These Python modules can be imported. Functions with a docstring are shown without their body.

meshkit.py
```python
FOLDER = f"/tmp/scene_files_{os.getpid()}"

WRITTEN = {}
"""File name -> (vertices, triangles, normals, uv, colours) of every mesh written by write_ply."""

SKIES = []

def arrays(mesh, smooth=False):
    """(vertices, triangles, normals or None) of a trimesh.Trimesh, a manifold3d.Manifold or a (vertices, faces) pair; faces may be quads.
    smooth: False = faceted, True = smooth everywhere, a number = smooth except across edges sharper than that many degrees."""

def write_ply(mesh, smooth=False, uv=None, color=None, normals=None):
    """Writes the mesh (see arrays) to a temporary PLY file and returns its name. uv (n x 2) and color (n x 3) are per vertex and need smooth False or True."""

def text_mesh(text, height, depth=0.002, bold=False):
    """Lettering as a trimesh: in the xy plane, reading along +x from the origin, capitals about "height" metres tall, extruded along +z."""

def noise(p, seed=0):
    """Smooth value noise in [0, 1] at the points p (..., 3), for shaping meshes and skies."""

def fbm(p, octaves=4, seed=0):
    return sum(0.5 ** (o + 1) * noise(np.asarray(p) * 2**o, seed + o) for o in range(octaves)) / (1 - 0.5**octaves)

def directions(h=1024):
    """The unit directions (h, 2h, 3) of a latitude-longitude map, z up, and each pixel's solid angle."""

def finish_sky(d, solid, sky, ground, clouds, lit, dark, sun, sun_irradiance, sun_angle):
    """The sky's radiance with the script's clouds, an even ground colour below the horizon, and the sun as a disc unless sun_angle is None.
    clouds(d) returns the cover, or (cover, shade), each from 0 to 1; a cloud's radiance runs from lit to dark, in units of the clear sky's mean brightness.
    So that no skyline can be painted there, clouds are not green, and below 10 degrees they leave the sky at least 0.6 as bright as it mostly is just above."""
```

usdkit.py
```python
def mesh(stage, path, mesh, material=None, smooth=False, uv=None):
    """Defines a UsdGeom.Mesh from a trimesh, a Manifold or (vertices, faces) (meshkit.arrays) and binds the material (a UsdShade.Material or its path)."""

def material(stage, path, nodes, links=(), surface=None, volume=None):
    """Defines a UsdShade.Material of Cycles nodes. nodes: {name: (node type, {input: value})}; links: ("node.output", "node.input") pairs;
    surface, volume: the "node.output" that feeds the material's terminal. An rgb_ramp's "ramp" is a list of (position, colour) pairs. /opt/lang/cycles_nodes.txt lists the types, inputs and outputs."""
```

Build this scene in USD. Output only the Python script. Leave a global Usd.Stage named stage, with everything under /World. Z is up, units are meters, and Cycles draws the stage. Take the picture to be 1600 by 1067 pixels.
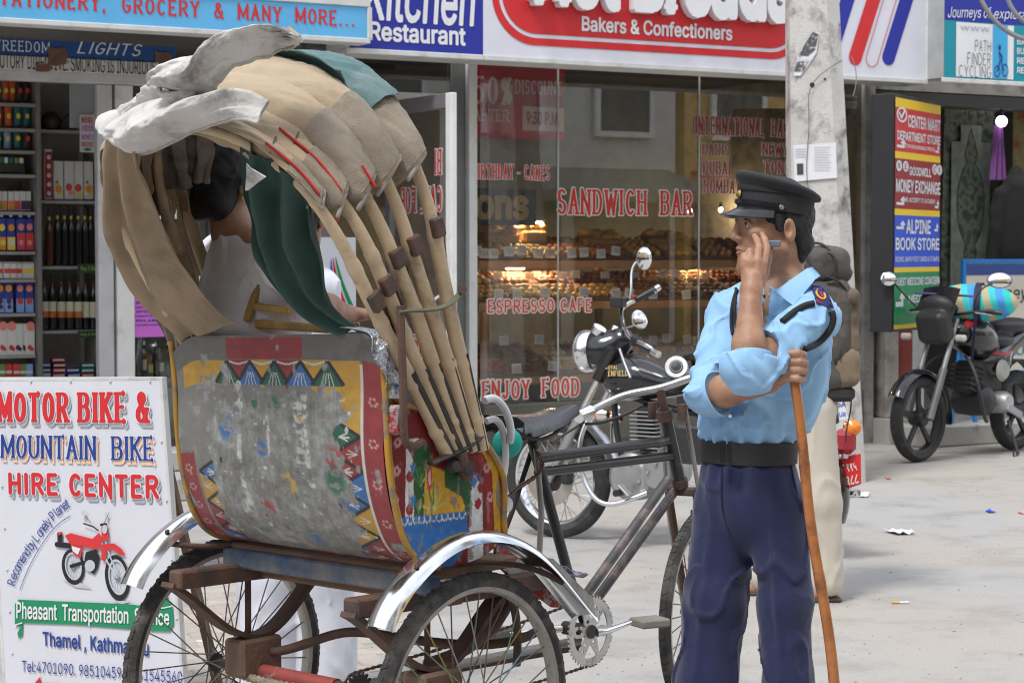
import math, random
import numpy as np, trimesh, shapely
from shapely import affinity
from shapely.geometry import Polygon, LineString, Point, box as sbox
from shapely.ops import unary_union
from PIL import Image, ImageDraw, ImageFont
import glob
import usdkit, meshkit
from pxr import Usd, UsdGeom, UsdLux, UsdShade, Sdf, Gf, Vt

stage = Usd.Stage.CreateInMemory()
UsdGeom.SetStageUpAxis(stage, 'Z')
world = UsdGeom.Xform.Define(stage, '/World')
stage.SetDefaultPrim(world.GetPrim())

# ---------------------------------------------------------------- camera, sky, sun, exposure
FPX, CAMH, HORIZ = 3200.0, 1.54, 395.0            # focal length and horizon in pixels of a 1600 px wide picture
PITCH = math.atan((533.5 - HORIZ) / FPX)
cam = UsdGeom.Camera.Define(stage, '/World/camera')
cam.CreateProjectionAttr('perspective')
cam.CreateHorizontalApertureAttr(36.0)
cam.CreateFocalLengthAttr(72.0)
cam.CreateFStopAttr(11.0)
cam.CreateFocusDistanceAttr(5.6)
cam.CreateExposureAttr(0.80)
cam.AddTranslateOp().Set(Gf.Vec3d(0, 0, CAMH))
cam.AddRotateXYZOp().Set(Gf.Vec3f(90 - math.degrees(PITCH), 0, 0))

SUN_AZ, SUN_EL = math.radians(215), math.radians(58)      # azimuth = atan2(x, y) of the direction towards the sun
sky_mat = usdkit.material(stage, '/World/Looks/overcast_sky', {
    't': ('sky_texture', {'sky_type': 'single_scattering', 'sun_disc': False, 'sun_elevation': SUN_EL, 'sun_rotation': SUN_AZ, 'altitude': 1300.0, 'air_density': 1.0, 'aerosol_density': 3.0, 'ozone_density': 1.0}),
    'tc': ('texture_coordinate', {}), 'n': ('noise_texture', {'scale': 2.2, 'detail': 5.0, 'roughness': 0.55}),
    'r': ('rgb_ramp', {'ramp': [(0.25, (0, 0, 0)), (0.5, (1, 1, 1))]}),
    'mx': ('mix', {'mix_type': 'mix', 'color2': (8.7, 9.3, 10.4)}),
    'b': ('background_shader', {'strength': 0.09})},
    [('tc.generated', 'n.vector'), ('n.fac', 'r.fac'), ('r.color', 'mx.fac'), ('t.color', 'mx.color1'), ('mx.color', 'b.color')], surface='b.background')
dome = UsdLux.DomeLight.Define(stage, '/World/sky')
dome.CreateIntensityAttr(1.0)
UsdShade.MaterialBindingAPI.Apply(dome.GetPrim()).Bind(sky_mat)
dome.GetPrim().SetCustomDataByKey('kind', 'structure')
dome.GetPrim().SetCustomDataByKey('label', 'bright overcast sky above the street')
sun = UsdLux.DistantLight.Define(stage, '/World/sun')
sun.CreateNormalizeAttr(True)
sun.CreateIntensityAttr(0.40)
sun.CreateAngleAttr(14.0)
sun.CreateColorAttr(Gf.Vec3f(1.0, 0.975, 0.94))
sun.AddRotateXYZOp().Set(Gf.Vec3f(90 - math.degrees(SUN_EL), 0, -math.degrees(SUN_AZ) + 180))
# ---------------------------------------------------------------- naming
USED = {}
def numbered(parent, name):
    k = (parent, name); n = USED.get(k, -1) + 1; USED[k] = n
    return name if n == 0 else f'{name}_{n:03d}'
def pth(parent): return '/World' if parent is None else str(parent.GetPath())
def tag(o, label=None, cat=None, group=None, kind=None):
    for k, v in (('label', label), ('category', cat), ('group', group), ('kind', kind)):
        if v: o.SetCustomDataByKey(k, v)
    return o
THB = {}
def thing(name, label, cat, loc=(0, 0, 0), rotz=0, group=None, kind=None, wc=False):
    x = UsdGeom.Xform.Define(stage, '/World/' + numbered('/World', name))
    x.AddTranslateOp().Set(Gf.Vec3d(*map(float, loc))); x.AddRotateZOp().Set(float(rotz))
    if wc: THB[x.GetPrim().GetName()] = np.asarray(loc, float)       # parts are given in world coordinates
    return tag(x.GetPrim(), label, cat, group, kind)
def dup(root, loc, rotz=0, label=None, group=None, scale=None):
    was = root.GetCustomData(); base = root.GetName()
    if base[-4:-3] == '_' and base[-3:].isdigit(): base = base[:-4]
    x = UsdGeom.Xform.Define(stage, '/World/' + numbered('/World', base))
    x.GetPrim().GetReferences().AddInternalReference(root.GetPath())
    m = Gf.Matrix4d().SetRotate(Gf.Rotation(Gf.Vec3d(0, 0, 1), float(rotz)))
    if scale is not None: m = Gf.Matrix4d().SetScale(Gf.Vec3d(*map(float, scale))) * m
    m.SetTranslateOnly(Gf.Vec3d(*map(float, loc)))
    op = x.AddTransformOp(opSuffix='place'); op.Set(m); x.SetXformOpOrder([op])
    x.GetPrim().SetInstanceable(True)
    tag(x.GetPrim(), label or was.get('label'), was.get('category'), group or was.get('group'))
    return x.GetPrim()
# ---------------------------------------------------------------- camera geometry used for planning positions
FW = np.array([0, math.cos(PITCH), -math.sin(PITCH)]); UPV = np.array([0, math.sin(PITCH), math.cos(PITCH)]); CAM = np.array([0, 0, CAMH])
def ray(x, y): return FW + np.array([1.0, 0, 0]) * (x - 800) / FPX + UPV * (533.5 - y) / FPX
def at(x, y, Y): r = ray(x, y); return CAM + r * (Y / r[1])
def ground_at(x, y, z=0.0): r = ray(x, y); return CAM + r * ((z - CAMH) / r[2])
def on_plane(x, y, p0, n): r = ray(x, y); return CAM + r * (np.dot(np.asarray(p0) - CAM, n) / np.dot(r, n))
# facade frame: a along the shopfronts (to the right), o out of the wall towards the street, z up
EA = np.array([math.cos(math.radians(30)), 0.5, 0]); NA = np.array([0.5, -math.cos(math.radians(30)), 0]); F0 = np.array([0, 14.93, 0])
ZA = np.array([0, 0, 1.0])
def FA(a, o, z): return F0 + EA * a + NA * o + ZA * z
def fa(x, y, o=0.0):
    P = on_plane(x, y, F0 + NA * o, NA) - F0
    return float(P @ EA), float(P[2])
# rickshaw frame: u forward, v to the far side, w up; origin under the near rear wheel
RO = np.array([-0.101, 5.198, 0]); RTH = math.radians(48.7)
RU = np.array([math.cos(RTH), math.sin(RTH), 0]); RV = np.array([-math.sin(RTH), math.cos(RTH), 0])
def RL(u, v, w): return RO + RU * u + RV * v + ZA * w
def onv(x, y, v): P = on_plane(x, y, RO + RV * v, RV) - RO; return float(P @ RU), float(P[2])
# ---------------------------------------------------------------- mesh builder
def unit(v): v = np.asarray(v, float); return v / (np.linalg.norm(v) + 1e-12)
def frames(pts):
    p = np.asarray(pts, float); t = np.gradient(p, axis=0); t /= np.linalg.norm(t, axis=1, keepdims=True) + 1e-12
    a = np.cross(t[0], [0, 0, 1.0]);
    if np.linalg.norm(a) < 1e-3: a = np.cross(t[0], [1.0, 0, 0])
    a = unit(a); A = []
    for k in range(len(p)):
        a = unit(a - t[k] * (a @ t[k])); A.append(a)
    A = np.array(A); return p, t, A, np.cross(t, A)
def spline(pts, n=24):
    p = np.asarray(pts, float)
    if len(p) == 2: return np.linspace(p[0], p[1], n)
    from scipy.interpolate import CubicSpline, PchipInterpolator
    d = np.r_[0, np.cumsum(np.linalg.norm(np.diff(p, axis=0), axis=1))]
    return CubicSpline(d, p)(np.linspace(0, d[-1], n))
class MB:
    def __init__(s): s.v, s.f, s.n, s.c = [], [], 0, []
    def add(s, v, f, col=None):
        v = np.asarray(v, float).reshape(-1, 3); f = np.asarray(f, int)
        if f.shape[1] == 4: f = np.vstack([f[:, [0, 1, 2]], f[:, [0, 2, 3]]])
        s.v.append(v); s.f.append(f + s.n); s.n += len(v)
        if col is not None: s.c.append(np.broadcast_to(np.asarray(col, float), (len(v), 3)))
        return s
    def box(s, c, size, ax=None, bev=0.0):
        ax = np.eye(3) if ax is None else np.array([unit(x) for x in ax]); h = np.asarray(size, float) / 2; c = np.asarray(c, float)
        if bev <= 0:
            q = np.array([[x, y, z] for x in (-1, 1) for y in (-1, 1) for z in (-1, 1)], float) * h
            f = [[0, 1, 3, 2], [4, 6, 7, 5], [0, 4, 5, 1], [2, 3, 7, 6], [0, 2, 6, 4], [1, 5, 7, 3]]
            return s.add(c + q @ ax, f)
        q = []
        for sx in (-1, 1):
            for sy in (-1, 1):
                for sz in (-1, 1):
                    sg = np.array([sx, sy, sz])
                    for k in range(3):
                        d = h - bev; d = d.copy(); d[k] = h[k]; q.append(sg * d)
        m = trimesh.convex.convex_hull(np.array(q)); return s.add(c + np.array(m.vertices) @ ax, m.faces)
    def bar(s, p0, p1, w, d, up=(0, 0, 1), bev=0.0):
        p0, p1 = np.asarray(p0, float), np.asarray(p1, float); t = unit(p1 - p0); a = np.cross(t, up)
        if np.linalg.norm(a) < 1e-4: a = np.cross(t, (1, 0, 0))
        a = unit(a); return s.box((p0 + p1) / 2, (np.linalg.norm(p1 - p0), w, d), (t, a, np.cross(t, a)), bev)
    def tube(s, pts, r, sides=8, caps=True, squash=None):
        p, t, A, B = frames(pts); n = len(p); r = np.broadcast_to(np.asarray(r, float), (n,))
        g = np.arange(sides) * 2 * np.pi / sides; sq = 1.0 if squash is None else squash
        v = p[:, None] + r[:, None, None] * (np.cos(g)[None, :, None] * A[:, None] + sq * np.sin(g)[None, :, None] * B[:, None])
        i, j = np.meshgrid(np.arange(n - 1), np.arange(sides), indexing='ij')
        f = np.stack([i * sides + j, i * sides + (j + 1) % sides, (i + 1) * sides + (j + 1) % sides, (i + 1) * sides + j], -1).reshape(-1, 4)
        f = np.vstack([f[:, [0, 1, 2]], f[:, [0, 2, 3]]]); v = v.reshape(-1, 3)
        if caps:
            v = np.vstack([v, p[0], p[-1]]); k = n * sides; jj = np.arange(sides)
            f = np.vstack([f, np.stack([jj * 0 + k, (jj + 1) % sides, jj], -1), np.stack([jj * 0 + k + 1, (n - 1) * sides + jj, (n - 1) * sides + (jj + 1) % sides], -1)])
        return s.add(v, f)
    def cyl(s, p0, p1, r, sides=16): return s.tube([p0, p1], r, sides)
    def lathe(s, prof, c, axis=(0, 0, 1), sides=24, arc=(0, 360), xdir=None):
        ax = unit(axis); x = np.cross(ax, (0, 0, 1)) if xdir is None else np.asarray(xdir, float)
        if np.linalg.norm(x) < 1e-4: x = np.array([1.0, 0, 0])
        x = unit(x - ax * (x @ ax)); y = np.cross(ax, x); full = abs(arc[1] - arc[0]) >= 360
        g = np.radians(np.linspace(arc[0], arc[1], sides + (0 if full else 1), endpoint=not full)); m = len(g); pr = np.asarray(prof, float); n = len(pr)
        v = np.asarray(c, float) + pr[:, None, 0, None] * (np.cos(g)[None, :, None] * x + np.sin(g)[None, :, None] * y) + pr[:, None, 1, None] * ax
        i, j = np.meshgrid(np.arange(n - 1), np.arange(m if full else m - 1), indexing='ij'); j2 = (j + 1) % m
        return s.add(v.reshape(-1, 3), np.stack([i * m + j, i * m + j2, (i + 1) * m + j2, (i + 1) * m + j], -1).reshape(-1, 4))
    def grid(s, P, col=None, closed=False):
        P = np.asarray(P, float); n, m = P.shape[:2]; i, j = np.meshgrid(np.arange(n - 1), np.arange(m if closed else m - 1), indexing='ij'); j2 = (j + 1) % m
        return s.add(P.reshape(-1, 3), np.stack([i * m + j, i * m + j2, (i + 1) * m + j2, (i + 1) * m + j], -1).reshape(-1, 4), None if col is None else np.asarray(col).reshape(-1, 3))
    def sheet(s, P, th):
        """a grid with thickness th (along its normals)"""
        P = np.asarray(P, float); du = np.gradient(P, axis=0); dv = np.gradient(P, axis=1); nn = np.cross(du, dv); nn /= np.linalg.norm(nn, axis=2, keepdims=True) + 1e-12
        Q = P + nn * th; n, m = P.shape[:2]
        idx = np.arange(n * m).reshape(n, m); q = lambda g: np.stack([g[:-1, :-1], g[:-1, 1:], g[1:, 1:], g[1:, :-1]], -1).reshape(-1, 4)
        f = [q(idx)[:, ::-1], q(idx + n * m)]
        for e in (idx[0], idx[-1][::-1], idx[:, 0][::-1], idx[:, -1]): f.append(np.stack([e[:-1], e[1:], e[1:] + n * m, e[:-1] + n * m], -1))
        return s.add(np.vstack([P.reshape(-1, 3), Q.reshape(-1, 3)]), np.vstack(f))
    def shape(s, g, o, x, y, depth=0.0, col=None):
        """a shapely shape laid in the plane o + x*X + y*Y; depth extrudes along x cross y"""
        o, x, y = (np.asarray(q, float) for q in (o, x, y)); nz = unit(np.cross(x, y))
        for p in getattr(g, 'geoms', [g]):
            if p.geom_type != 'Polygon' or p.area < 1e-12: continue
            if depth > 0:
                m = trimesh.creation.extrude_polygon(p, depth, engine='earcut'); v, f = np.array(m.vertices), np.array(m.faces)
                s.add(o + v[:, :1] * x + v[:, 1:2] * y + v[:, 2:] * nz, f, col)
            else:
                v, f = trimesh.creation.triangulate_polygon(p, engine='earcut'); s.add(o + v[:, :1] * x + v[:, 1:2] * y, f, col)
        return s
    def mesh(s, m): return s.add(np.array(m.vertices), np.array(m.faces))
    def arr(s): return np.vstack(s.v), np.vstack(s.f)
def obj(name, mb, mat, parent=None, smooth=False):
    if isinstance(mb, MB):
        if not mb.v: return None
        v, f = mb.arr()
    else: v, f = np.asarray(mb[0]), np.asarray(mb[1])
    top = pth(parent).split('/')[2] if parent is not None else None
    if top in THB: v = v - THB[top]
    path = pth(parent) + '/' + numbered(pth(parent), name)
    col = np.vstack(mb.c) if isinstance(mb, MB) and mb.c and sum(map(len, mb.c)) == len(v) else None
    if col is not None and smooth not in (False, True): smooth = True
    m = usdkit.mesh(stage, path, (v, f), mat, smooth=smooth)
    if col is not None:
        pv = UsdGeom.PrimvarsAPI(m).CreatePrimvar('paint', Sdf.ValueTypeNames.Color3fArray, 'vertex'); pv.Set(Vt.Vec3fArray.FromNumpy(col.astype(np.float32)))
    return m.GetPrim()
def lone(name, mb, mat, label, cat, smooth=False, group=None, kind=None): return tag(obj(name, mb, mat, None, smooth), label, cat, group, kind)
# ---------------------------------------------------------------- materials
LOOK = {}
def lin(r, g, b): return tuple(((c / 255) / 12.92 if c / 255 <= 0.04045 else ((c / 255 + 0.055) / 1.055) ** 2.4) for c in (r, g, b))
def M(name, col=(0.5, 0.5, 0.5), rough=0.6, metal=0.0, var=0.18, scale=6.0, bump=0.0, bscale=80.0, col2=None, thr=(0.45, 0.6), c2scale=5.0, coat=0.0, paint=False, spec=0.5, sheen=0.0, trans=0.0, rvar=0.15, rand=0.0):
    """a principled material: colour broken up by noise, an optional second worn colour, roughness variation and fine relief"""
    if name in LOOK: return LOOK[name]
    N = {'tc': ('texture_coordinate', {}), 'n1': ('noise_texture', {'scale': scale, 'detail': 6.0, 'roughness': 0.6}),
         'r1': ('rgb_ramp', {'ramp': [(0.25, (1 - var,) * 3), (0.75, (1 + var,) * 3)]}), 'mx': ('mix', {'mix_type': 'multiply', 'fac': 1.0, 'color1': col}),
         'p': ('principled_bsdf', {'roughness': rough, 'metallic': metal, 'specular_ior_level': spec, 'coat_weight': coat, 'coat_roughness': 0.06, 'sheen_weight': sheen}),
         'rr': ('map_range', {'from_min': 0.3, 'from_max': 0.7, 'to_min': max(rough - rvar * rough, 0.02), 'to_max': min(rough + rvar, 1.0)})}
    Lk = [('tc.object', 'n1.vector'), ('n1.fac', 'r1.fac'), ('r1.color', 'mx.color2'), ('n1.fac', 'rr.value'), ('rr.result', 'p.roughness')]
    out = 'mx.color'
    if paint: N['at'] = ('attribute', {'attribute': 'paint'}); Lk.append(('at.color', 'mx.color1'))
    if rand > 0:
        N['oi'] = ('object_info', {}); N['rm'] = ('map_range', {'from_min': 0.0, 'from_max': 1.0, 'to_min': 1 - rand, 'to_max': 1 + rand}); N['mr'] = ('mix', {'mix_type': 'multiply', 'fac': 1.0})
        Lk += [('oi.random', 'rm.value'), ('rm.result', 'mr.color2'), (out, 'mr.color1')]; out = 'mr.color'
    if col2 is not None:
        N['n2'] = ('noise_texture', {'scale': c2scale, 'detail': 9.0, 'roughness': 0.68}); N['r2'] = ('rgb_ramp', {'ramp': [(thr[0], (0, 0, 0)), (thr[1], (1, 1, 1))]}); N['m2'] = ('mix', {'color2': col2})
        Lk += [('tc.object', 'n2.vector'), ('n2.fac', 'r2.fac'), ('r2.color', 'm2.fac'), (out, 'm2.color1')]; out = 'm2.color'
    Lk.append((out, 'p.base_color'))
    if bump > 0:
        N['n3'] = ('noise_texture', {'scale': bscale, 'detail': 4.0}); N['b'] = ('bump', {'strength': bump, 'distance': 0.01}); Lk += [('tc.object', 'n3.vector'), ('n3.fac', 'b.height'), ('b.normal', 'p.normal')]
    surf = 'p.BSDF'
    if trans > 0:
        N['tl'] = ('translucent_bsdf', {}); N['mc'] = ('mix_closure', {'fac': trans}); Lk += [(out, 'tl.color'), ('p.BSDF', 'mc.closure1'), ('tl.BSDF', 'mc.closure2')]; surf = 'mc.closure'
    LOOK[name] = usdkit.material(stage, '/World/Looks/' + name, N, Lk, surface=surf)
    return LOOK[name]
def glass_mat(name, tint=(0.86, 0.9, 0.88), ior=1.5, extra=0.0, rough=0.0):
    if name in LOOK: return LOOK[name]
    LOOK[name] = usdkit.material(stage, '/World/Looks/' + name, {'f': ('fresnel', {'IOR': ior}), 'a': ('math', {'math_type': 'add', 'value2': extra, 'use_clamp': True}), 't': ('transparent_bsdf', {'color': tint}),
        'g': ('glossy_bsdf', {'color': (1, 1, 1), 'roughness': rough}), 'm': ('mix_closure', {})},
        [('f.fac', 'a.value1'), ('a.value', 'm.fac'), ('t.BSDF', 'm.closure1'), ('g.BSDF', 'm.closure2')], surface='m.closure')
    return LOOK[name]
def emit_mat(name, col, st):
    if name in LOOK: return LOOK[name]
    LOOK[name] = usdkit.material(stage, '/World/Looks/' + name, {'e': ('emission', {'color': col, 'strength': st})}, surface='e.emission')
    return LOOK[name]
# ---------------------------------------------------------------- lettering
FONTDIR = '/opt/blender-*/*/datafiles/fonts/'
def font(name='Inter.woff2', size=96):
    return ImageFont.truetype(glob.glob(FONTDIR + name)[0], size)
def tshape(text, bold=0, fname='Inter.woff2'):
    """lettering as a shapely shape, capitals 1 tall, from x = 0"""
    ft = font(fname); x0, y0, x1, y1 = ft.getbbox(text, anchor='ls', stroke_width=bold)
    im = Image.new('L', (int(x1 - x0) + 8, int(y1 - y0) + 8)); ImageDraw.Draw(im).text((4 - x0, 4 - y0), text, 255, ft, anchor='ls', stroke_width=bold)
    on = np.pad(np.asarray(im) > 127, ((0, 0), (1, 1))).astype(np.int8)
    rows, st = np.nonzero(np.diff(on, axis=1) == 1); en = np.nonzero(np.diff(on, axis=1) == -1)[1]
    g = shapely.union_all(shapely.box(st, -rows - 1, en, -rows)).buffer(0.6).buffer(-0.6).simplify(0.8)
    return affinity.affine_transform(g, [1 / 70, 0, 0, 1 / 70, -4 / 70, (4 - y0) / 70])
def arc(cx, cy, rx, ry, a0, a1, n=9): return [(cx + rx * math.cos(math.radians(t)), cy + ry * math.sin(math.radians(t))) for t in np.linspace(a0, a1, n)]
GL = {'A': [[(0, 0), (.5, 1), (1, 0)], [(.18, .36), (.82, .36)]], 'B': [[(0, 0), (0, 1)], [(0, 1)] + arc(.55, .77, .38, .23, 90, -90) + [(0, .54)], [(0, .54)] + arc(.58, .27, .42, .27, 90, -90) + [(0, 0)]],
 'C': [arc(.52, .5, .5, .5, 48, 312, 15)], 'D': [[(0, 0), (0, 1)], [(0, 1)] + arc(.4, .5, .6, .5, 90, -90, 13) + [(0, 0)]], 'E': [[(0, 0), (0, 1)], [(0, 1), (.9, 1)], [(0, .52), (.7, .52)], [(0, 0), (.95, 0)]],
 'F': [[(0, 0), (0, 1)], [(0, 1), (.9, 1)], [(0, .52), (.7, .52)]], 'G': [arc(.52, .5, .5, .5, 48, 335, 15) + [(.98, .45), (.6, .45)]], 'H': [[(0, 0), (0, 1)], [(1, 0), (1, 1)], [(0, .52), (1, .52)]], 'I': [[(.5, 0), (.5, 1)]],
 'J': [[(.8, 1), (.8, .3)] + arc(.42, .28, .38, .28, 0, -160, 9)], 'K': [[(0, 0), (0, 1)], [(.95, 1), (.02, .42)], [(.3, .6), (1, 0)]], 'L': [[(0, 1), (0, 0)], [(0, 0), (.9, 0)]], 'M': [[(0, 0), (0, 1), (.5, .2), (1, 1), (1, 0)]],
 'N': [[(0, 0), (0, 1), (1, 0), (1, 1)]], 'O': [arc(.5, .5, .5, .5, 90, 450, 21)], 'Q': [arc(.5, .5, .5, .5, 90, 450, 21), [(.6, .3), (1.05, -.08)]], 'P': [[(0, 0), (0, 1)], [(0, 1)] + arc(.55, .74, .42, .26, 90, -90) + [(0, .48)]], 'R': [[(0, 0), (0, 1)], [(0, 1)] + arc(.55, .75, .4, .25, 90, -90) + [(0, .5)], [(.45, .5), (1, 0)]],
 'S': [arc(.5, .745, .44, .255, 35, 270, 12) + arc(.5, .25, .46, .25, 80, -150, 12)], 'T': [[(.5, 0), (.5, 1)], [(0, 1), (1, 1)]], 'U': [[(0, 1), (0, .35)] + arc(.5, .35, .5, .35, 180, 360, 11) + [(1, .35), (1, 1)]], 'V': [[(0, 1), (.5, 0), (1, 1)]],
 'W': [[(0, 1), (.25, 0), (.5, .8), (.75, 0), (1, 1)]], 'X': [[(0, 0), (1, 1)], [(0, 1), (1, 0)]], 'Y': [[(0, 1), (.5, .48), (1, 1)], [(.5, .48), (.5, 0)]], 'Z': [[(0, 1), (1, 1), (0, 0), (1, 0)]],
 '&': [[(1, 0), (.25, .72)] + arc(.45, .82, .23, .18, 210, -30, 9) + [(.1, .4)] + arc(.42, .24, .38, .24, 150, 350, 9) + [(.98, .45)]], '-': [[(.1, .45), (.9, .45)]], ',': [[(.2, .05), (.1, -.15)]], '.': [[(.2, .0), (.2, .06)]], ':': [[(.3, .1), (.3, .16)], [(.3, .6), (.3, .66)]],
 '%': [arc(.25, .75, .22, .22, 0, 360), arc(.78, .24, .22, .22, 0, 360), [(.1, 0), (.9, 1)]], '0': [arc(.5, .5, .45, .5, 90, 450, 17)], '1': [[(.2, .8), (.5, 1), (.5, 0)]], '3': [arc(.45, .76, .42, .24, 150, -80, 9) + arc(.45, .27, .48, .27, 80, -150, 10)], '4': [[(.75, 0), (.75, 1), (.05, .3), (1, .3)]],
 '5': [[(.9, 1), (.2, 1), (.12, .55)] + arc(.45, .32, .47, .32, 110, -150, 11)], '6': [arc(.5, .5, .48, .5, 60, 250, 8) + arc(.5, .3, .45, .3, 230, -120, 12)], '7': [[(0, 1), (1, 1), (.35, 0)]], '8': [arc(.5, .76, .38, .24, 0, 360, 13), arc(.5, .26, .47, .26, 0, 360, 13)], '9': [arc(.5, .7, .43, .3, -60, 300, 13) + [(.9, .6), (.8, .2), (.4, 0)]], '2': [arc(.5, .72, .45, .28, 160, -30, 9) + [(.02, 0), (1, 0)]],
 '(': [arc(.9, .45, .7, .65, 130, 230, 7)], ')': [arc(.1, .45, .7, .65, 50, -50, 7)]}
GW = {'I': .16, 'M': 1.35, 'W': 1.45, '.': .3, ',': .3, ':': .35, '-': .6, 'J': .85, 'E': .85, 'F': .85, 'L': .82, 'S': .9, '&': 1.15, '1': .6, '(': .4, ')': .4}
def sfont(text, w=0.5, thin=0.045, k=2.0, serif=0.0, gap=0.22, seed=None, jit=0.0):
    """painted lettering from strokes: w letter width, thin half stroke, k how much heavier upright strokes are, serif bar length"""
    rg = random.Random(seed or text); x, out = 0.0, []
    for ch in text:
        if ch == ' ': x += w * 0.75 + gap * .4; continue
        cw = w * GW.get(ch, 1.0); parts = []
        for st in GL[ch]:
            pts = [(x + px * cw, py) for px, py in st]
            ls = LineString([(px / k, py) for px, py in pts]).buffer(thin, quad_segs=3, cap_style='square' if serif > 0 else 'round', join_style='mitre', mitre_limit=2)
            parts.append(affinity.scale(ls, k, 1, origin=(0, 0)))
            if serif > 0:
                for (p, q) in ((pts[0], pts[1]), (pts[-1], pts[-2])):
                    if abs(p[1]) < .02 or abs(p[1] - 1) < .02:
                        if abs(q[1] - p[1]) > .25: parts.append(sbox(p[0] - thin * k - serif, p[1] - (thin if p[1] < .5 else thin), p[0] + thin * k + serif, p[1] + thin))
                    if ch in 'EFTLCSGZ' and abs(q[1] - p[1]) < .02 and q is not p and p[0] > x + cw * .5: parts.append(sbox(p[0] - thin * 1.2, p[1] - .11, p[0] + thin * 1.2, p[1] + .11) if abs(p[1] - .52) > .1 else sbox(p[0] - thin, p[1] - .08, p[0] + thin, p[1] + .08))
                    if ch == 'T' and abs(p[1] - 1) < .02: parts.append(sbox(p[0] - thin, p[1] - .16, p[0] + thin, p[1] + thin))
        g = unary_union(parts)
        if jit: g = affinity.translate(g, 0, rg.uniform(-jit, jit))
        out.append(g); x += cw + gap + (2 * thin * k)
    return unary_union(out)
def fit(g, wid=None, hei=None):
    """moves a shape to the origin and scales it to a width and/or height"""
    a, b, c, d = g.bounds; g = affinity.translate(g, -a, -b); sx = (wid / (c - a)) if wid else None; sy = (hei / (d - b)) if hei else None
    sx = sx or sy or 1.0; sy = sy or sx
    return affinity.scale(g, sx, sy, origin=(0, 0))
def put(g, x, y, ang=0, shear=0): 
    if shear: g = affinity.affine_transform(g, [1, shear, 0, 1, 0, 0])
    if ang: g = affinity.rotate(g, ang, origin=(0, 0))
    return affinity.translate(g, x, y)
# ---------------------------------------------------------------- implicit bodies
def nrm3(v): return np.sqrt(np.einsum('...i,...i->...', v, v))
def sdf_capsule(P, a, b, ra, rb):
    a, b = np.asarray(a, P.dtype), np.asarray(b, P.dtype); ab = b - a; v = P - a; t = np.clip((v @ ab) / (ab @ ab + 1e-12), 0, 1)
    v = v - t[..., None] * ab; return nrm3(v) - (ra + (rb - ra) * t)
def near(P, c, R, f):
    """f where P lies within R of c, elsewhere the distance to that ball"""
    d = nrm3(P - np.asarray(c, P.dtype)) - R + .03; m = d < .03; out = np.maximum(d, .03)
    if m.any(): out[m] = f(P[m])
    return out
def sdf_ell(P, c, r, ax=None):
    q = P - np.asarray(c, P.dtype)
    if ax is not None: q = q @ np.array([unit(x) for x in ax], P.dtype).T
    r = np.asarray(r, P.dtype); k0 = nrm3(q / r); k1 = nrm3(q / (r * r))
    return k0 * (k0 - 1) / (k1 + 1e-9)
def sdf_rbox(P, c, h, r, ax=None):
    q = P - np.asarray(c, float)
    if ax is not None: q = q @ np.array([unit(x) for x in ax]).T
    d = np.abs(q) - (np.asarray(h, float) - r); return np.linalg.norm(np.maximum(d, 0), axis=-1) + np.minimum(d.max(-1), 0) - r
def smin(a, b, k):
    h = np.clip(0.5 + 0.5 * (b - a) / k, 0, 1); return b * (1 - h) + a * h - k * h * (1 - h)
def smax(a, b, k): return -smin(-a, -b, k)
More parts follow.
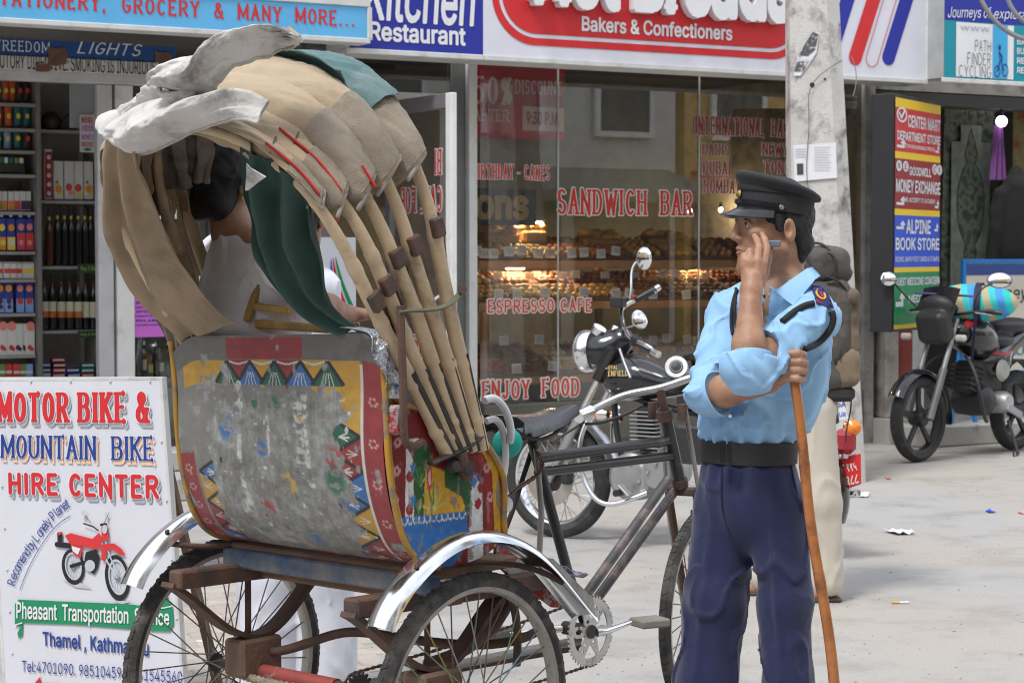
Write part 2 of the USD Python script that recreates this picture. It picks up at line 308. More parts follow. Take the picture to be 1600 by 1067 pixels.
def surfnet(f, lo, hi, h, slack=0.0, B=10):
    """a triangle mesh of f = 0 (naive surface nets), evaluated only in blocks near the surface"""
    lo = np.asarray(lo, float); n = np.ceil((np.asarray(hi, float) - lo) / h / B).astype(int) * B + 1
    D = np.ones(n, np.float32); nb = (n - 1) // B; rad = B * h * 0.87 + slack
    bc = np.stack(np.meshgrid(*[np.arange(k) for k in nb], indexing='ij'), -1).reshape(-1, 3); cen = lo + (bc * B + B / 2) * h
    f0 = f; f = lambda Q: f0(Q.astype(np.float32)); dv = f(cen)
    loc = np.stack(np.meshgrid(*[np.arange(B + 1)] * 3, indexing='ij'), -1).reshape(-1, 3)
    for (i, j, k), d in zip(bc[dv < -rad], dv[dv < -rad]): D[i * B:i * B + B + 1, j * B:j * B + B + 1, k * B:k * B + B + 1] = -1
    act = bc[np.abs(dv) <= rad]
    for s0 in range(0, len(act), 300):
        ch = act[s0:s0 + 300]; idx = (ch[:, None] * B + loc[None]).reshape(-1, 3); D[idx[:, 0], idx[:, 1], idx[:, 2]] = f(lo + idx * h)
    S = D < 0; cs = np.zeros(np.array(n) - 1, np.int8)
    for o in np.ndindex(2, 2, 2): cs += S[o[0]:n[0] - 1 + o[0], o[1]:n[1] - 1 + o[1], o[2]:n[2] - 1 + o[2]]
    cells = np.argwhere((cs > 0) & (cs < 8)); vid = -np.ones(cs.shape, int); vid[tuple(cells.T)] = np.arange(len(cells))
    acc, cnt = np.zeros((len(cells), 3)), np.zeros(len(cells)); cor = list(np.ndindex(2, 2, 2))
    for a in cor:
        for ax in range(3):
            if a[ax]: continue
            b = list(a); b[ax] = 1; pa, pb = cells + a, cells + b; da, db = D[tuple(pa.T)], D[tuple(pb.T)]; m = (da < 0) != (db < 0)
            t = np.where(m, da / np.where(m, da - db, 1), 0)[:, None]; acc += np.where(m[:, None], pa + t * (pb - pa), 0); cnt += m
    V = lo + acc / cnt[:, None] * h; F = []
    for ax in range(3):
        o1, o2 = [0, 0, 0], [0, 0, 0]; o1[(ax + 1) % 3] = 1; o2[(ax + 2) % 3] = 1
        sl = [slice(1, n[k] - 1) for k in range(3)]; sl[ax] = slice(0, n[ax] - 1); s2 = list(sl); s2[ax] = slice(1, n[ax])
        A, Bq = S[tuple(sl)], S[tuple(s2)]; e = np.argwhere(A != Bq); e0 = e.copy()
        for k in range(3):
            if k != ax: e0[:, k] += 1
        g = lambda d: vid[tuple((e0 - d).T)]
        q = np.stack([g(np.array([0, 0, 0])), g(np.array(o1)), g(np.array(o1) + o2), g(np.array(o2))], -1); fl = A[tuple(e.T)]
        q = np.where(fl[:, None], q, q[:, ::-1]); F.append(q[(q >= 0).all(1)])
    F = np.vstack(F); return V, np.vstack([F[:, [0, 1, 2]], F[:, [0, 2, 3]]])
from scipy import ndimage
_NT = ndimage.zoom(np.random.default_rng(7).random((32, 32, 32)).astype(np.float32), 4, order=3, mode='grid-wrap', grid_mode=True)
def noise3(P, s, seed=0, oct=2):
    """cheap smooth noise about zero at the points P from a periodic lattice"""
    q = np.asarray(P, np.float32) * s; sh = q.shape[:-1]; q = q.reshape(-1, 3).T; out = 0; am = .5
    for o in range(oct): out = out + am * (ndimage.map_coordinates(_NT, q * 4 * 2 ** o + seed * 17.3 + o * 31.7, order=1, mode='grid-wrap') - .5); am *= .5
    return (out / (1 - .5 ** oct)).reshape(sh) * .8
ORD = ['first', 'second', 'third', 'fourth', 'fifth', 'sixth', 'seventh', 'eighth', 'ninth', 'tenth', 'eleventh', 'twelfth', 'thirteenth', 'fourteenth', 'fifteenth', 'sixteenth', 'seventeenth', 'eighteenth', 'nineteenth', 'twentieth']
# ================================================================ materials of the setting
ground_m = usdkit.material(stage, '/World/Looks/street_concrete', {'tc': ('texture_coordinate', {}), 'n1': ('noise_texture', {'scale': .45, 'detail': 4.0}), 'r1': ('rgb_ramp', {'ramp': [(.38, (0.40, 0.365, 0.325)), (.60, (0.375, 0.37, 0.36))]}),
    'n2': ('noise_texture', {'scale': 2.2, 'detail': 10.0, 'roughness': .68}), 'r2': ('rgb_ramp', {'ramp': [(.34, (.80, .79, .78)), (.50, (1, 1, 1)), (.72, (1.06, 1.05, 1.03))]}), 'm1': ('mix', {'mix_type': 'multiply', 'fac': 1.0}),
    'n3': ('noise_texture', {'scale': 75.0, 'detail': 5.0, 'roughness': .7}), 'r3': ('rgb_ramp', {'ramp': [(.30, (.70, .69, .68)), (.45, (1, 1, 1)), (.62, (1, 1, 1)), (.75, (1.12, 1.12, 1.1))]}), 'm2': ('mix', {'mix_type': 'multiply', 'fac': 1.0}),
    'n4': ('noise_texture', {'scale': .9, 'detail': 8.0, 'roughness': .6}), 'r4': ('rgb_ramp', {'ramp': [(.60, (1, 1, 1)), (.74, (.74, .73, .71))]}), 'm3': ('mix', {'mix_type': 'multiply', 'fac': 1.0}), 'b': ('bump', {'strength': .5, 'distance': .01}), 'p': ('principled_bsdf', {'roughness': .9})},
    [('tc.object', 'n1.vector'), ('tc.object', 'n2.vector'), ('tc.object', 'n3.vector'), ('tc.object', 'n4.vector'), ('n1.fac', 'r1.fac'), ('n2.fac', 'r2.fac'), ('n3.fac', 'r3.fac'), ('n4.fac', 'r4.fac'), ('r1.color', 'm1.color1'), ('r2.color', 'm1.color2'), ('m1.color', 'm2.color1'), ('r3.color', 'm2.color2'), ('m2.color', 'm3.color1'), ('r4.color', 'm3.color2'), ('m3.color', 'p.base_color'), ('n3.fac', 'b.height'), ('b.normal', 'p.normal')], surface='p.BSDF')
paver_m = M('paver', (0.40, 0.355, 0.31), 0.9, var=0.14, scale=14, bump=0.4, bscale=160, rand=0.12)
step_m = M('step_stone', (0.42, 0.41, 0.38), 0.85, var=0.2, scale=5, bump=0.3, col2=(0.2, 0.19, 0.175), thr=(0.5, 0.7))
alu_m = M('grey_aluminium', (0.52, 0.52, 0.53), 0.42, metal=0.25, var=0.1, col2=(0.34, 0.31, 0.29), thr=(0.56, 0.78))
alud_m = M('dull_door_frame', (0.20, 0.185, 0.20), 0.45, metal=0.2, var=0.12)
whitep_m = M('white_post_paint', (0.72, 0.72, 0.70), 0.5, var=0.08, col2=(0.5, 0.48, 0.44), thr=(0.55, 0.75))
plaster_m = M('grimy_plaster', (0.34, 0.32, 0.30), 0.9, var=0.2, bump=0.3, col2=(0.15, 0.14, 0.13), thr=(0.45, 0.7))
inner_m = M('shop_inner_wall', (0.28, 0.265, 0.24), 0.9, var=0.15)
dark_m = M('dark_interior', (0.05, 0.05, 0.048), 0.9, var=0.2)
tile_m = M('shop_floor', (0.25, 0.23, 0.21), 0.6, var=0.1)
conc_m = M('pole_concrete', (0.56, 0.54, 0.51), 0.9, var=0.14, scale=3.5, bump=0.45, bscale=60, col2=(0.15, 0.14, 0.13), thr=(0.52, 0.68), c2scale=4.6)
pane_m = glass_mat('shop_pane', (0.95, 0.965, 0.955), 1.45, 0.03)
clear_m = glass_mat('clear_pane', (0.88, 0.9, 0.88), 1.45, 0.02)
wood_m = M('shelf_wood', (0.42, 0.22, 0.10), 0.55, var=0.25, scale=9)
# ================================================================ ground
g = MB(); n = 40
xs = np.linspace(-60, 60, n); ys = np.linspace(-40, 80, n)
g.grid(np.stack([*np.meshgrid(xs, ys, indexing='ij'), np.zeros((n, n))], -1))
ground = obj('ground', g, ground_m); tag(ground, 'pale dusty concrete street surface', None, None, 'structure')
rg = random.Random(4); k = 0
ang = math.radians(18); pu, pv = np.array([math.cos(ang), math.sin(ang), 0]), np.array([-math.sin(ang), math.cos(ang), 0])
base = ground_at(520, 1040)
for r in range(-4, 18):
    for c in range(-9, 6):
        ctr = base + pu * (c * 0.208 + (r % 2) * 0.104) + pv * r * 0.106
        sx = 800 + FPX * ctr[0] / ctr[1]
        if not (225 < sx < 610) or k >= 296: continue
        k += 1
        m = MB().box(ctr + ZA * (rg.uniform(-0.0012, 0.0012)), (0.202, 0.100, 0.012), (pu, pv, ZA), 0.004); obj('paver', m, paver_m, ground)
patch = Point(0, 0).buffer(1, 14)
pc = ground_at(395, 872); m = MB(); th = np.linspace(0, 2 * np.pi, 26)[:-1]
pg = Polygon([(math.cos(t) * 0.36 * (1 + .16 * math.sin(3 * t + 1) + .08 * math.sin(7 * t)), math.sin(t) * 0.42 * (1 + .12 * math.sin(4 * t))) for t in th])
m.shape(pg, pc + ZA * 0.0075, (1, 0, 0), (0, 1, 0)); obj('tar_patch', m, M('tar_patch', (0.13, 0.125, 0.12), 0.95, var=0.4, scale=40, bump=0.8, bscale=90), ground)
# ================================================================ buildings along the street (a: along, o: out, z: up)
def fbox(mb, a0, a1, o0, o1, z0, z1, bev=0.0): return mb.box(FA((a0 + a1) / 2, (o0 + o1) / 2, (z0 + z1) / 2), (abs(a1 - a0), abs(o1 - o0), abs(z1 - z0)), (EA, NA, ZA), bev)
A_L = fa(150, 400)[0]; A_D0 = fa(556, 400)[0]; A_P = fa(741, 400)[0]; A_R = fa(1345, 400)[0]; A_C = fa(1385, 400)[0]
gs = thing('grocery_shop', 'open-fronted grocery shop with aluminium sliding frames at the left', 'shop', FA(-4, 0, 0), wc=True)
obj('back_wall', fbox(MB(), -9, A_D0 - .3, -2.35, -2.2, 0.0, 3.2), inner_m, gs)
obj('floor', fbox(MB(), -9, A_D0 - .3, -2.2, 0.25, 0.0, 0.16), step_m, gs)
obj('ceiling', fbox(MB(), -9, A_D0 - .3, -2.2, 0.0, 3.0, 3.1), inner_m, gs)
obj('side_wall', fbox(MB(), A_D0 - .3, A_D0 - .18, -2.3, -0.02, 0.0, 3.1), inner_m, gs)
obj('upper_wall', fbox(MB(), -9, A_D0 - .2, -0.3, 0.0, 3.1, 8.5), plaster_m, gs)
zl = fa(120, 128)[1]
obj('door_lintel', fbox(MB(), -6.5, A_D0 - .32, -0.06, 0.05, zl - .01, zl + .07, .006), alu_m, gs)
for (x0, x1, o, w) in ((152, 176, 0.0, .07), (180, 207, .012, .07)):
    a0, a1 = fa(x0, 500)[0], fa(x1, 500)[0]; obj('sliding_frame', fbox(MB(), a0, a1, -w / 2 + o, w / 2 + o, 0.16, zl - .012, .006), alu_m if x0 < 170 else whitep_m, gs)
a0, a1 = fa(207, 500)[0], fa(330, 500)[0]
obj('glass_pane', fbox(MB(), a0, a1, -.012, -.006, 0.2, zl - .02), clear_m, gs)
obj('sliding_frame', fbox(MB(), a1, a1 + .09, -.03, .04, 0.16, zl - .012, .006), alu_m, gs)
obj('bottom_rail', fbox(MB(), a0 + .001, a1 - .001, -.03, .03, 0.162, 0.235, .005), whitep_m, gs)
aa = fa(300, 700)[0]; 
for (zz, oo, dz) in ((0.0, .95, .15), (.15, .6, .13)):
    obj('entrance_step', fbox(MB(), -6.5, A_D0 + .1, .252, oo, zz, zz + dz - .003, .012), step_m, gs)
# ---------------------------------------------------------------- bakery
bk = thing('bakery_shop', 'bakery with a wide lettered display window and an open glass door', 'shop', FA(1, 0, 0), wc=True)
WZ1 = fa(800, 92)[1] + .12
obj('back_wall', fbox(MB(), A_D0 - .15, A_R, -2.6, -2.5, 0, 3.2), M('bakery_back_wall', (0.20, 0.21, 0.19), 0.8, var=0.25), bk)
obj('floor', fbox(MB(), A_D0 - .15, A_R, -2.5, 0.02, 0, .14), tile_m, bk)
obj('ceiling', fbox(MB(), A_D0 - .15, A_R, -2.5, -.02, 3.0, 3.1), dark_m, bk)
obj('upper_wall', fbox(MB(), A_D0 - .198, A_R + .1, -0.3, 0.0, 3.12, 8.5), plaster_m, bk)
obj('side_wall', fbox(MB(), A_R, A_R + .1, -2.6, .05, 0, 3.1), plaster_m, bk)
obj('window_sill', fbox(MB(), A_P + .05, A_R - .002, -.12, .06, 0.142, .44, .01), M('bakery_plinth', (0.13, 0.125, 0.10), 0.6, var=0.2), bk)
obj('window_pane', fbox(MB(), A_P + .051, A_R - .004, -.012, -.004, .442, 2.99), pane_m, bk)
for x in (872, 1092):                                                       # butt joints of the sheets of glass
    a = fa(x, 400)[0]; obj('pane_joint', fbox(MB(), a - .006, a + .006, -.003, .002, .442, 2.98), M('silicone', (0.45, 0.47, 0.45), 0.4), bk)
obj('window_post', fbox(MB(), fa(728, 400)[0], fa(741, 400)[0], -.06, .05, .142, 2.98, .005), whitep_m, bk)
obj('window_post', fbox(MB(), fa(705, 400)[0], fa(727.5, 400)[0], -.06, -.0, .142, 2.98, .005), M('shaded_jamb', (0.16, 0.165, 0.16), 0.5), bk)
zt = fa(640, 152)[1]
obj('transom_bar', fbox(MB(), A_D0 - .16, fa(704.5, 400)[0], -.05, .03, zt - .03, zt + .03, .005), whitep_m, bk)
obj('transom_pane', fbox(MB(), A_D0 - .15, fa(704.5, 400)[0], -.012, -.004, zt + .031, 2.98), pane_m, bk)
# the open door leaf: hinged at the right jamb, swung out to the street
hinge = FA(fa(703, 400, .92)[0], .0, 0); ztop = zt - .04
dd = NA.copy(); dn = np.cross(dd, ZA); DW = .92
door = obj('door_leaf', MB().box(hinge + dd * (DW / 2 + .03) + ZA * (.2 + ztop) / 2, (DW - .1, .006, ztop - .3), (dd, dn, ZA)), glass_mat('door_pane', (0.62, 0.66, 0.64), 1.5, 0.06), bk)
for (d0, d1, z0, z1, mm) in ((-.005, .075, .16, ztop, alud_m), (DW - .02, DW + .06, .16, ztop, whitep_m), (.0752, DW - .0202, ztop - .10, ztop, alud_m), (.0752, DW - .0202, .16, .30, alud_m)):
    obj('door_rail', MB().box(hinge + dd * (d0 + d1) / 2 + ZA * (z0 + z1) / 2, (d1 - d0, .045, z1 - z0), (dd, dn, ZA), .005), mm, door)
obj('door_handle', MB().tube(spline([hinge + dd * .82 + dn * .02 + ZA * .95, hinge + dd * .82 + dn * .07 + ZA * .98, hinge + dd * .82 + dn * .07 + ZA * 1.22, hinge + dd * .82 + dn * .02 + ZA * 1.25], 14), .011, 8), alu_m, door, 40)
# mirrored red lettering on the door glass (seen from behind)
redpaint = M('red_window_paint', lin(190, 45, 35), 0.5, var=0.15, scale=20); whpaint = M('white_window_paint', (0.8, 0.8, 0.78), 0.5, var=0.1)
def door_text(t, d, z, h, w):
    gsh = fit(sfont(t, .55, .05, 2.1, .06, .16), w, h); o = hinge + dd * (DW - d) + ZA * z
    sd = np.sign(dn @ (CAM - hinge)); oo = dn * sd * .008
    xdir = dd if (dd @ np.array([1, 0, 0])) > 0 else -dd
    obj('lettering', MB().shape(gsh.buffer(.006), o + oo * .8, -xdir, ZA), whpaint, door); obj('lettering', MB().shape(gsh, o + oo * 1.1, -xdir, ZA), redpaint, door)
door_text('BI', .10, fa(650, 275)[1] - .02, .17, .10)
door_text('CAKE FOR', .10, fa(650, 332)[1] - .02, .19, .62)
door_text('PARTY', .16, fa(650, 548)[1] - .02, .16, .42)
# ---------------------------------------------------------------- right-hand shop
cs = thing('carpet_shop', 'dark open shop hung with carpets at the right edge', 'shop', FA(4.5, 0, 0), wc=True)
AR0 = A_R + .1
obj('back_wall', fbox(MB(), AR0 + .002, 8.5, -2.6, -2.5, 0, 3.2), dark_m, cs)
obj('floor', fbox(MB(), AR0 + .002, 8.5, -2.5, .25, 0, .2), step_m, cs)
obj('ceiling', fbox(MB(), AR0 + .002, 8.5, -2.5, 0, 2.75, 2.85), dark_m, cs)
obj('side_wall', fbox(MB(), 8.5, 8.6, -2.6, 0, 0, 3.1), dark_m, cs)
obj('upper_wall', fbox(MB(), A_R + .102, 9, -0.3, 0.0, 2.86, 8.5), plaster_m, cs)
obj('entrance_step', fbox(MB(), AR0 + .03, 8.4, .252, .62, 0, .17, .015), step_m, cs)
obj('pillar', fbox(MB(), fa(1372, 600)[0], fa(1392, 600)[0], -.1, .10, 0.2, 2.74, .01), M('cream_pillar', (0.45, 0.43, 0.37), 0.8, var=0.2, col2=(0.25, 0.22, 0.2)), cs)
obj('pillar_band', fbox(MB(), fa(1393, 600)[0], fa(1420, 600)[0], -.2, .04, 0.2, 1.5), M('red_pillar_paint', (0.34, 0.07, 0.055), 0.8, var=0.25, col2=(0.3, 0.28, 0.25), thr=(0.55, 0.75)), cs)
obj('pillar', fbox(MB(), fa(1421, 600)[0], fa(1440, 600)[0], -.2, .03, 0.2, 1.5), whitep_m, cs)
# ---------------------------------------------------------------- buildings across the street, mirrored in the panes
def across(a0, a1, h, col, label, wcol, awn):
    t = thing('opposite_building', label, 'building', FA((a0 + a1) / 2, 17, 0), wc=True)
    obj('wall', fbox(MB(), a0, a1, 16.5, 17.3, 0, h), M('across_wall_' + wcol, col, 0.9, var=0.12, scale=1.5), t)
    na = int((a1 - a0) / 2.2)
    for i in range(na):
        ac = a0 + (i + .5) * (a1 - a0) / na
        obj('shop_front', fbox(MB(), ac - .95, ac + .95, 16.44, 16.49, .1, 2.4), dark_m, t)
        for z in np.arange(3.6, h - 1.4, 2.7):
            w = obj('window', fbox(MB(), ac - .5, ac + .5, 16.42, 16.49, z, z + 1.35), M('across_glass', (0.05, 0.055, 0.06), 0.15), t); fr = MB()
            for (b0, b1, c0, c1) in ((-.6, -.501, -.1, 1.45), (.501, .6, -.1, 1.45), (-.5, .5, 1.351, 1.45), (-.5, .5, -.1, -.001)): fbox(fr, ac + b0, ac + b1, 16.38, 16.47, z + c0, z + c1)
            obj('window_frame', fr, whitep_m, w)
    obj('awning', MB().box(FA((a0 + a1) / 2, 15.85, 2.75), (a1 - a0 - .3, 1.4, .05), (EA, unit(NA - ZA * .3 * -1), np.cross(EA, unit(NA + ZA * .3)))), M('awning_' + wcol, awn, 0.8), t)
across(-44, -33, 9, (0.40, 0.38, 0.34), 'far grey plaster building across the street at its left end', 'greyer', (0.2, 0.15, 0.1))
across(-32.8, -23, 10, (0.55, 0.5, 0.42), 'cream building across the street with a brown awning', 'cream', (0.2, 0.1, 0.06))
across(-22.8, -14.2, 8, (0.42, 0.2, 0.13), 'brick red building across the street with a blue awning', 'brickred', (0.06, 0.1, 0.25))
across(-14, -5.2, 9.5, (0.42, 0.40, 0.37), 'grey plaster building across the street with a dark awning', 'grey', (0.12, 0.12, 0.12))
across(-5, 3.8, 8.5, (0.62, 0.42, 0.13), 'ochre yellow building across the street with white window frames', 'ochre', (0.25, 0.24, 0.22))
across(4, 12.8, 9.8, (0.62, 0.60, 0.56), 'pale building across the street with a grey awning', 'pale', (0.22, 0.24, 0.23))
across(13, 21.8, 8.2, (0.60, 0.40, 0.14), 'yellow plaster building across the street with a red awning', 'yellow', (0.4, 0.06, 0.05))
across(22, 31, 9, (0.45, 0.44, 0.42), 'tall grey building across the street with a green awning', 'stone', (0.05, 0.2, 0.14))

eb = thing('street_end_building', 'weathered building closing the far left end of the street', 'building', FA(-50, 7, 0), wc=True); obj('wall', fbox(MB(), -51, -50, -2, 20, 0, 11), plaster_m, eb)  # unseen, added to keep white sky out of the door glass reflection
er = thing('street_end_building', 'weathered building closing the far right end of the street', 'building', FA(48, 7, 0), wc=True); obj('wall', fbox(MB(), 48, 49, -2, 20, 0, 11), plaster_m, er)  # added out of view to block the sky mirrored from the right
for z in (4, 6.8): 
    for o_ in np.arange(0, 18, 2.6): obj('window', fbox(MB(), -49.99, -49.95, o_, o_ + 1.1, z, z + 1.4), dark_m, eb)
nb = thing('neighbouring_building', 'plastered building row continuing left of the grocery shop', 'building', FA(-20, 0, 0), wc=True); obj('wall', fbox(MB(), -48, -9.02, -1, -.05, 0, 9), plaster_m, nb)  # unseen row added so the door mirrors walls instead of bright sky
for a_ in np.arange(-46, -10, 3.2): obj('shop_front', fbox(MB(), a_, a_ + 2.2, -.04, .0, .1, 2.5), dark_m, nb)

# ================================================================ signs over the shopfronts
def flat(name, col, rough=0.45, **k): return M(name, col, rough, var=0.06, scale=3, **k)
skyblue = flat('sign_sky_blue', lin(95, 175, 222)); redtext = flat('sign_red', lin(205, 38, 42)); royal = flat('sign_royal_blue', lin(32, 44, 150)); white_s = flat('sign_white', (0.74, 0.74, 0.75)); cream_s = flat('sign_cream', (0.62, 0.58, 0.48))
trim_m = M('sign_trim', (0.60, 0.60, 0.58), 0.5, var=0.12, col2=(0.35, 0.33, 0.3), thr=(0.55, 0.75)); soff = M('sign_underside', (0.16, 0.15, 0.15), 0.8, var=0.3, col2=(0.07, 0.065, 0.06))
yellow_s = flat('sign_yellow', lin(240, 200, 30)); dred = flat('sign_dark_red', lin(150, 30, 30)); green_s = flat('sign_green', lin(0, 135, 75)); blue_s = flat('sign_blue', lin(35, 80, 205)); black_s = flat('sign_black', (0.02, 0.02, 0.022)); teal_s = flat('sign_teal', lin(0, 140, 155)); navy_t = flat('sign_navy_text', lin(25, 45, 120)); grey_sh = flat('sign_shadow_grey', lin(165, 170, 180)); peach_sh = flat('sign_shadow_peach', lin(235, 195, 170)); purple_s = flat('poster_purple', lin(205, 110, 210))
def fbx(mb, x0, x1, y0, y1, o, th):
    """a panel on the plane o out of the wall, its corners given as seen"""
    a0, z0 = fa(x0, y1, o); a1, z1 = fa(x1, y0, o); return fbox(mb, a0, a1, o - th, o, z0, z1, min(.004, th / 4))
def wtxt(parent, g, o, x0, yb, x1, yt, mat, lift=.004, depth=0.0, name='lettering', mir=False):
    a0, z0 = fa(x0, yb, o); a1, z1 = fa(x1, yt, o); g = fit(g, a1 - a0, z1 - z0)
    return obj(name, MB().shape(g, FA(a0, o + lift, z0), EA, ZA, depth), mat, parent)
# -- grocery sign
so = 1.0; a0, a1 = fa(-420, 40, so)[0], fa(578, 40, so)[0]; zb = fa(300, 46, so)[1]; zt = zb + .225
t = thing('shop_sign', 'sky blue fascia sign with red lettering above the grocery shop', 'sign', FA(a0, so, zb), wc=True)
obj('sign_panel', fbox(MB(), a0, a1, so - .16, so, zb, zt), skyblue, t)
for (b0, b1, z0, z1) in ((a0, a1, zb - .028, zb + .004), (a0, a1, zt - .02, zt + .03), (a1 - .02, a1 + .012, zb + .0045, zt - .0205)): obj('frame', fbox(MB(), b0, b1, so - .17, so + .012, z0, z1, .004), trim_m, t)
obj('soffit', fbox(MB(), a0, a1 - .02, .06, so - .17, zb + .13, zb + .19), soff, t)
tx = fit(sfont('STATIONERY,  GROCERY  &  MANY  MORE...', .52, .058, 1.5, .03, .2, jit=.02), None, .115)
ae = fa(553, 30, so)[0]; tw = tx.bounds[2]; obj('lettering', MB().shape(affinity.scale(tx, 2.36 / tw, 1, origin=(0, 0)), FA(ae - 2.36, so + .004, zb + .062), EA, ZA), redtext, t)
gw = thing('white_fascia', 'white painted fascia strip above the sky blue sign', 'fascia', FA(a0, .9, zt), wc=True); obj('panel', fbox(MB(), a0, fa(600, 5, .7)[0], .6, .72, zt + .031, zt + .9), white_s, gw)
# -- warning board under it
so = .10; t = thing('warning_board', 'narrow blue and white warning board under the grocery sign', 'sign', FA(-5, so, 2.7), wc=True)
(aL, zL), (aR, zR) = fa(-330, 105, so), fa(248, 105, so); zA, zB, zC = fa(120, 113, so)[1], fa(120, 92, so)[1], fa(120, 66, so)[1]
obj('white_strip', fbox(MB(), aL, aR, so - .03, so, zA, zB - .002), M('dirty_white_board', (0.62, 0.61, 0.58), 0.6, col2=(0.3, 0.22, 0.16), thr=(0.58, 0.7), c2scale=7), t)
obj('blue_strip', fbox(MB(), aL, aR + .12, so - .03, so, zB, zC), M('faded_blue_board', lin(32, 78, 140), 0.6, col2=lin(85, 65, 55), thr=(0.60, 0.68), c2scale=5), t)
wtxt(t, tshape('UTORY DIRECTIVE: SMOKING IS INJURIOUS', 0), so, 0, 107, 243, 95, black_s)
wtxt(t, sfont('FREEDOM', .7, .05, 1.5, .08, .3), so, -8, 80, 78, 66, white_s); wtxt(t, put(sfont('LIGHTS', .7, .06, 1.3, 0, .2), 0, 0, 0, .35), so, 120, 84, 222, 70, white_s)
rusty = M('rust_patch', (0.17, 0.09, 0.055), 0.9, var=0.4, scale=15)
for (x, y, w, h) in ((84, 82, 15, 14), (250, 84, 14, 9), (62, 100, 12, 6)):
    a, z = fa(x, y, so + .01); s = Polygon([(-1, -.9), (-.2, -1.1), (.9, -.8), (1.1, .3), (.8, 1), (-.3, .8), (-1.05, 1.05), (-.9, .1)]); obj('rust_patch', MB().shape(put(affinity.scale(s, w / 240, h / 240), a, z), FA(0, so + .007, 0), EA, ZA), rusty, t)
# -- restaurant sign (blue) and bakery sign (red on white)
so = .80; aL = fa(545, 70, so)[0]; aM = fa(755, 60, so)[0]; aR = fa(1446, 110, so)[0]; zb = fa(1000, 100, so)[1]; ztp = zb + 1.25
t = thing('shop_sign', 'royal blue restaurant sign with white lettering left of the red bakery sign', 'sign', FA(aL, so, zb), wc=True)
obj('sign_panel', fbox(MB(), aL, aM - .002, so - .3, so, zb + .002, ztp), royal, t)
obj('frame', fbox(MB(), aL - .02, aM - .002, so - .3, so + .016, zb - .035, zb, .004), trim_m, t)
obj('frame', fbox(MB(), aL - .025, aL - .001, so - .3, so + .016, zb + .001, ztp, .004), trim_m, t)
wtxt(t, tshape('Restaurant', 3), so, 577, 64, 727, 43, white_s)
wtxt(t, put(tshape('Kitchen', 2), 0, 0, 0, .12), so, 570, 33, 742, -36, white_s)
t = thing('shop_sign', 'large white sign with a red rounded field and raised white letters above the bakery window', 'sign', FA(aM, so, zb), wc=True)
obj('sign_panel', fbox(MB(), aM, aR, so - .3, so, zb + .002, ztp), flat('sign_cool_white', (0.68, 0.68, 0.74)), t)
obj('frame', fbox(MB(), aM, aR + .015, so - .3, so + .016, zb - .035, zb, .004), trim_m, t)
obj('frame', fbox(MB(), aR + .001, aR + .02, so - .3, so + .016, zb + .001, ztp, .004), trim_m, t)
al = fa(768, 30, so)[0]; ar = fa(1262, 90, so)[0]; zr = fa(1000, 81, so)[1]
sh = lambda d, r: sbox(al + d + r, zr + d + r, ar - d - r, ztp + .4).buffer(r, quad_segs=12)
obj('red_border', MB().shape(sh(0, .34).difference(sh(.05, .30)), FA(0, so + .004, 0), EA, ZA), redtext, t)
obj('red_field', MB().shape(sh(.078, .27).intersection(sbox(-9, 0, 9, ztp)), FA(0, so + .004, 0), EA, ZA), redtext, t)
wtxt(t, sfont('BAKERS', .5) if False else tshape('Bakers & Confectioners', 3), so, 908, 49.5, 1143, 41, white_s, .009)
hb = tshape("Hot Breads", 5)
# heavy slab feet on the big letters
bnd = hb.bounds; sl = hb.intersection(sbox(bnd[0], 0.0, bnd[2], .06)); feet = unary_union([sbox(q.bounds[0] - .05, 0, q.bounds[2] + .05, .07) for q in getattr(sl, 'geoms', [sl]) if q.bounds[2] - q.bounds[0] < .3])
hbg = unary_union([hb, feet]); (ha0, hz0), (ha1, hz1) = fa(822, 13, so), fa(1228, -85, so); hbg = fit(hbg, ha1 - ha0, hz1 - hz0)
for gl_ in getattr(hbg, 'geoms', [hbg]): obj('raised_letter', MB().shape(gl_, FA(ha0, so + .010, hz0), EA, ZA, .07), white_s, t)
for (xt, xb, mm) in ((1364.5, 1336, redtext), (1416, 1388, royal), (1324, 1296, royal)):
    (a0, z0), (a1, z1) = fa(xb, 90, so), fa(xt, 0, so); d = np.array([a1 - a0, z1 - z0]); st = LineString([(a0, z0), (a0 + d[0] * 2.2, z0 + d[1] * 2.2)]).buffer(.061, quad_segs=8).intersection(sbox(-9, 0, 9, ztp)); obj('stripe', MB().shape(st, FA(0, so + .004, 0), EA, ZA), mm, t)
(a0, z0), (a1, z1) = fa(1362, 93, so), fa(1390, 0, so); d = np.array([a1 - a0, z1 - z0]); st = LineString([(a0, z0), (a0 + d[0] * 2.2, z0 + d[1] * 2.2)]).buffer(.061, quad_segs=8); st = st.difference(st.buffer(-.006)).intersection(sbox(-9, 0, 9, ztp)); obj('stripe_outline', MB().shape(st, FA(0, so + .006, 0), EA, ZA), redtext, t)
fb = thing('fascia_box', 'dark timber soffit behind the bakery sign', 'soffit', FA(aM, .3, zb), wc=True); obj('soffit', fbox(MB(), aL, aR, .06, so - .302, zb + .04, zb + .12), soff, fb)
mr = thing('maroon_board', 'small maroon board in the gap beside the blue restaurant sign', 'board', FA(-.9, .5, 2.6), wc=True); obj('panel', fbx(MB(), 486, 548, 82, 108, .5, .02), M('maroon_board', lin(85, 30, 30), 0.7, var=0.25, scale=20), mr)
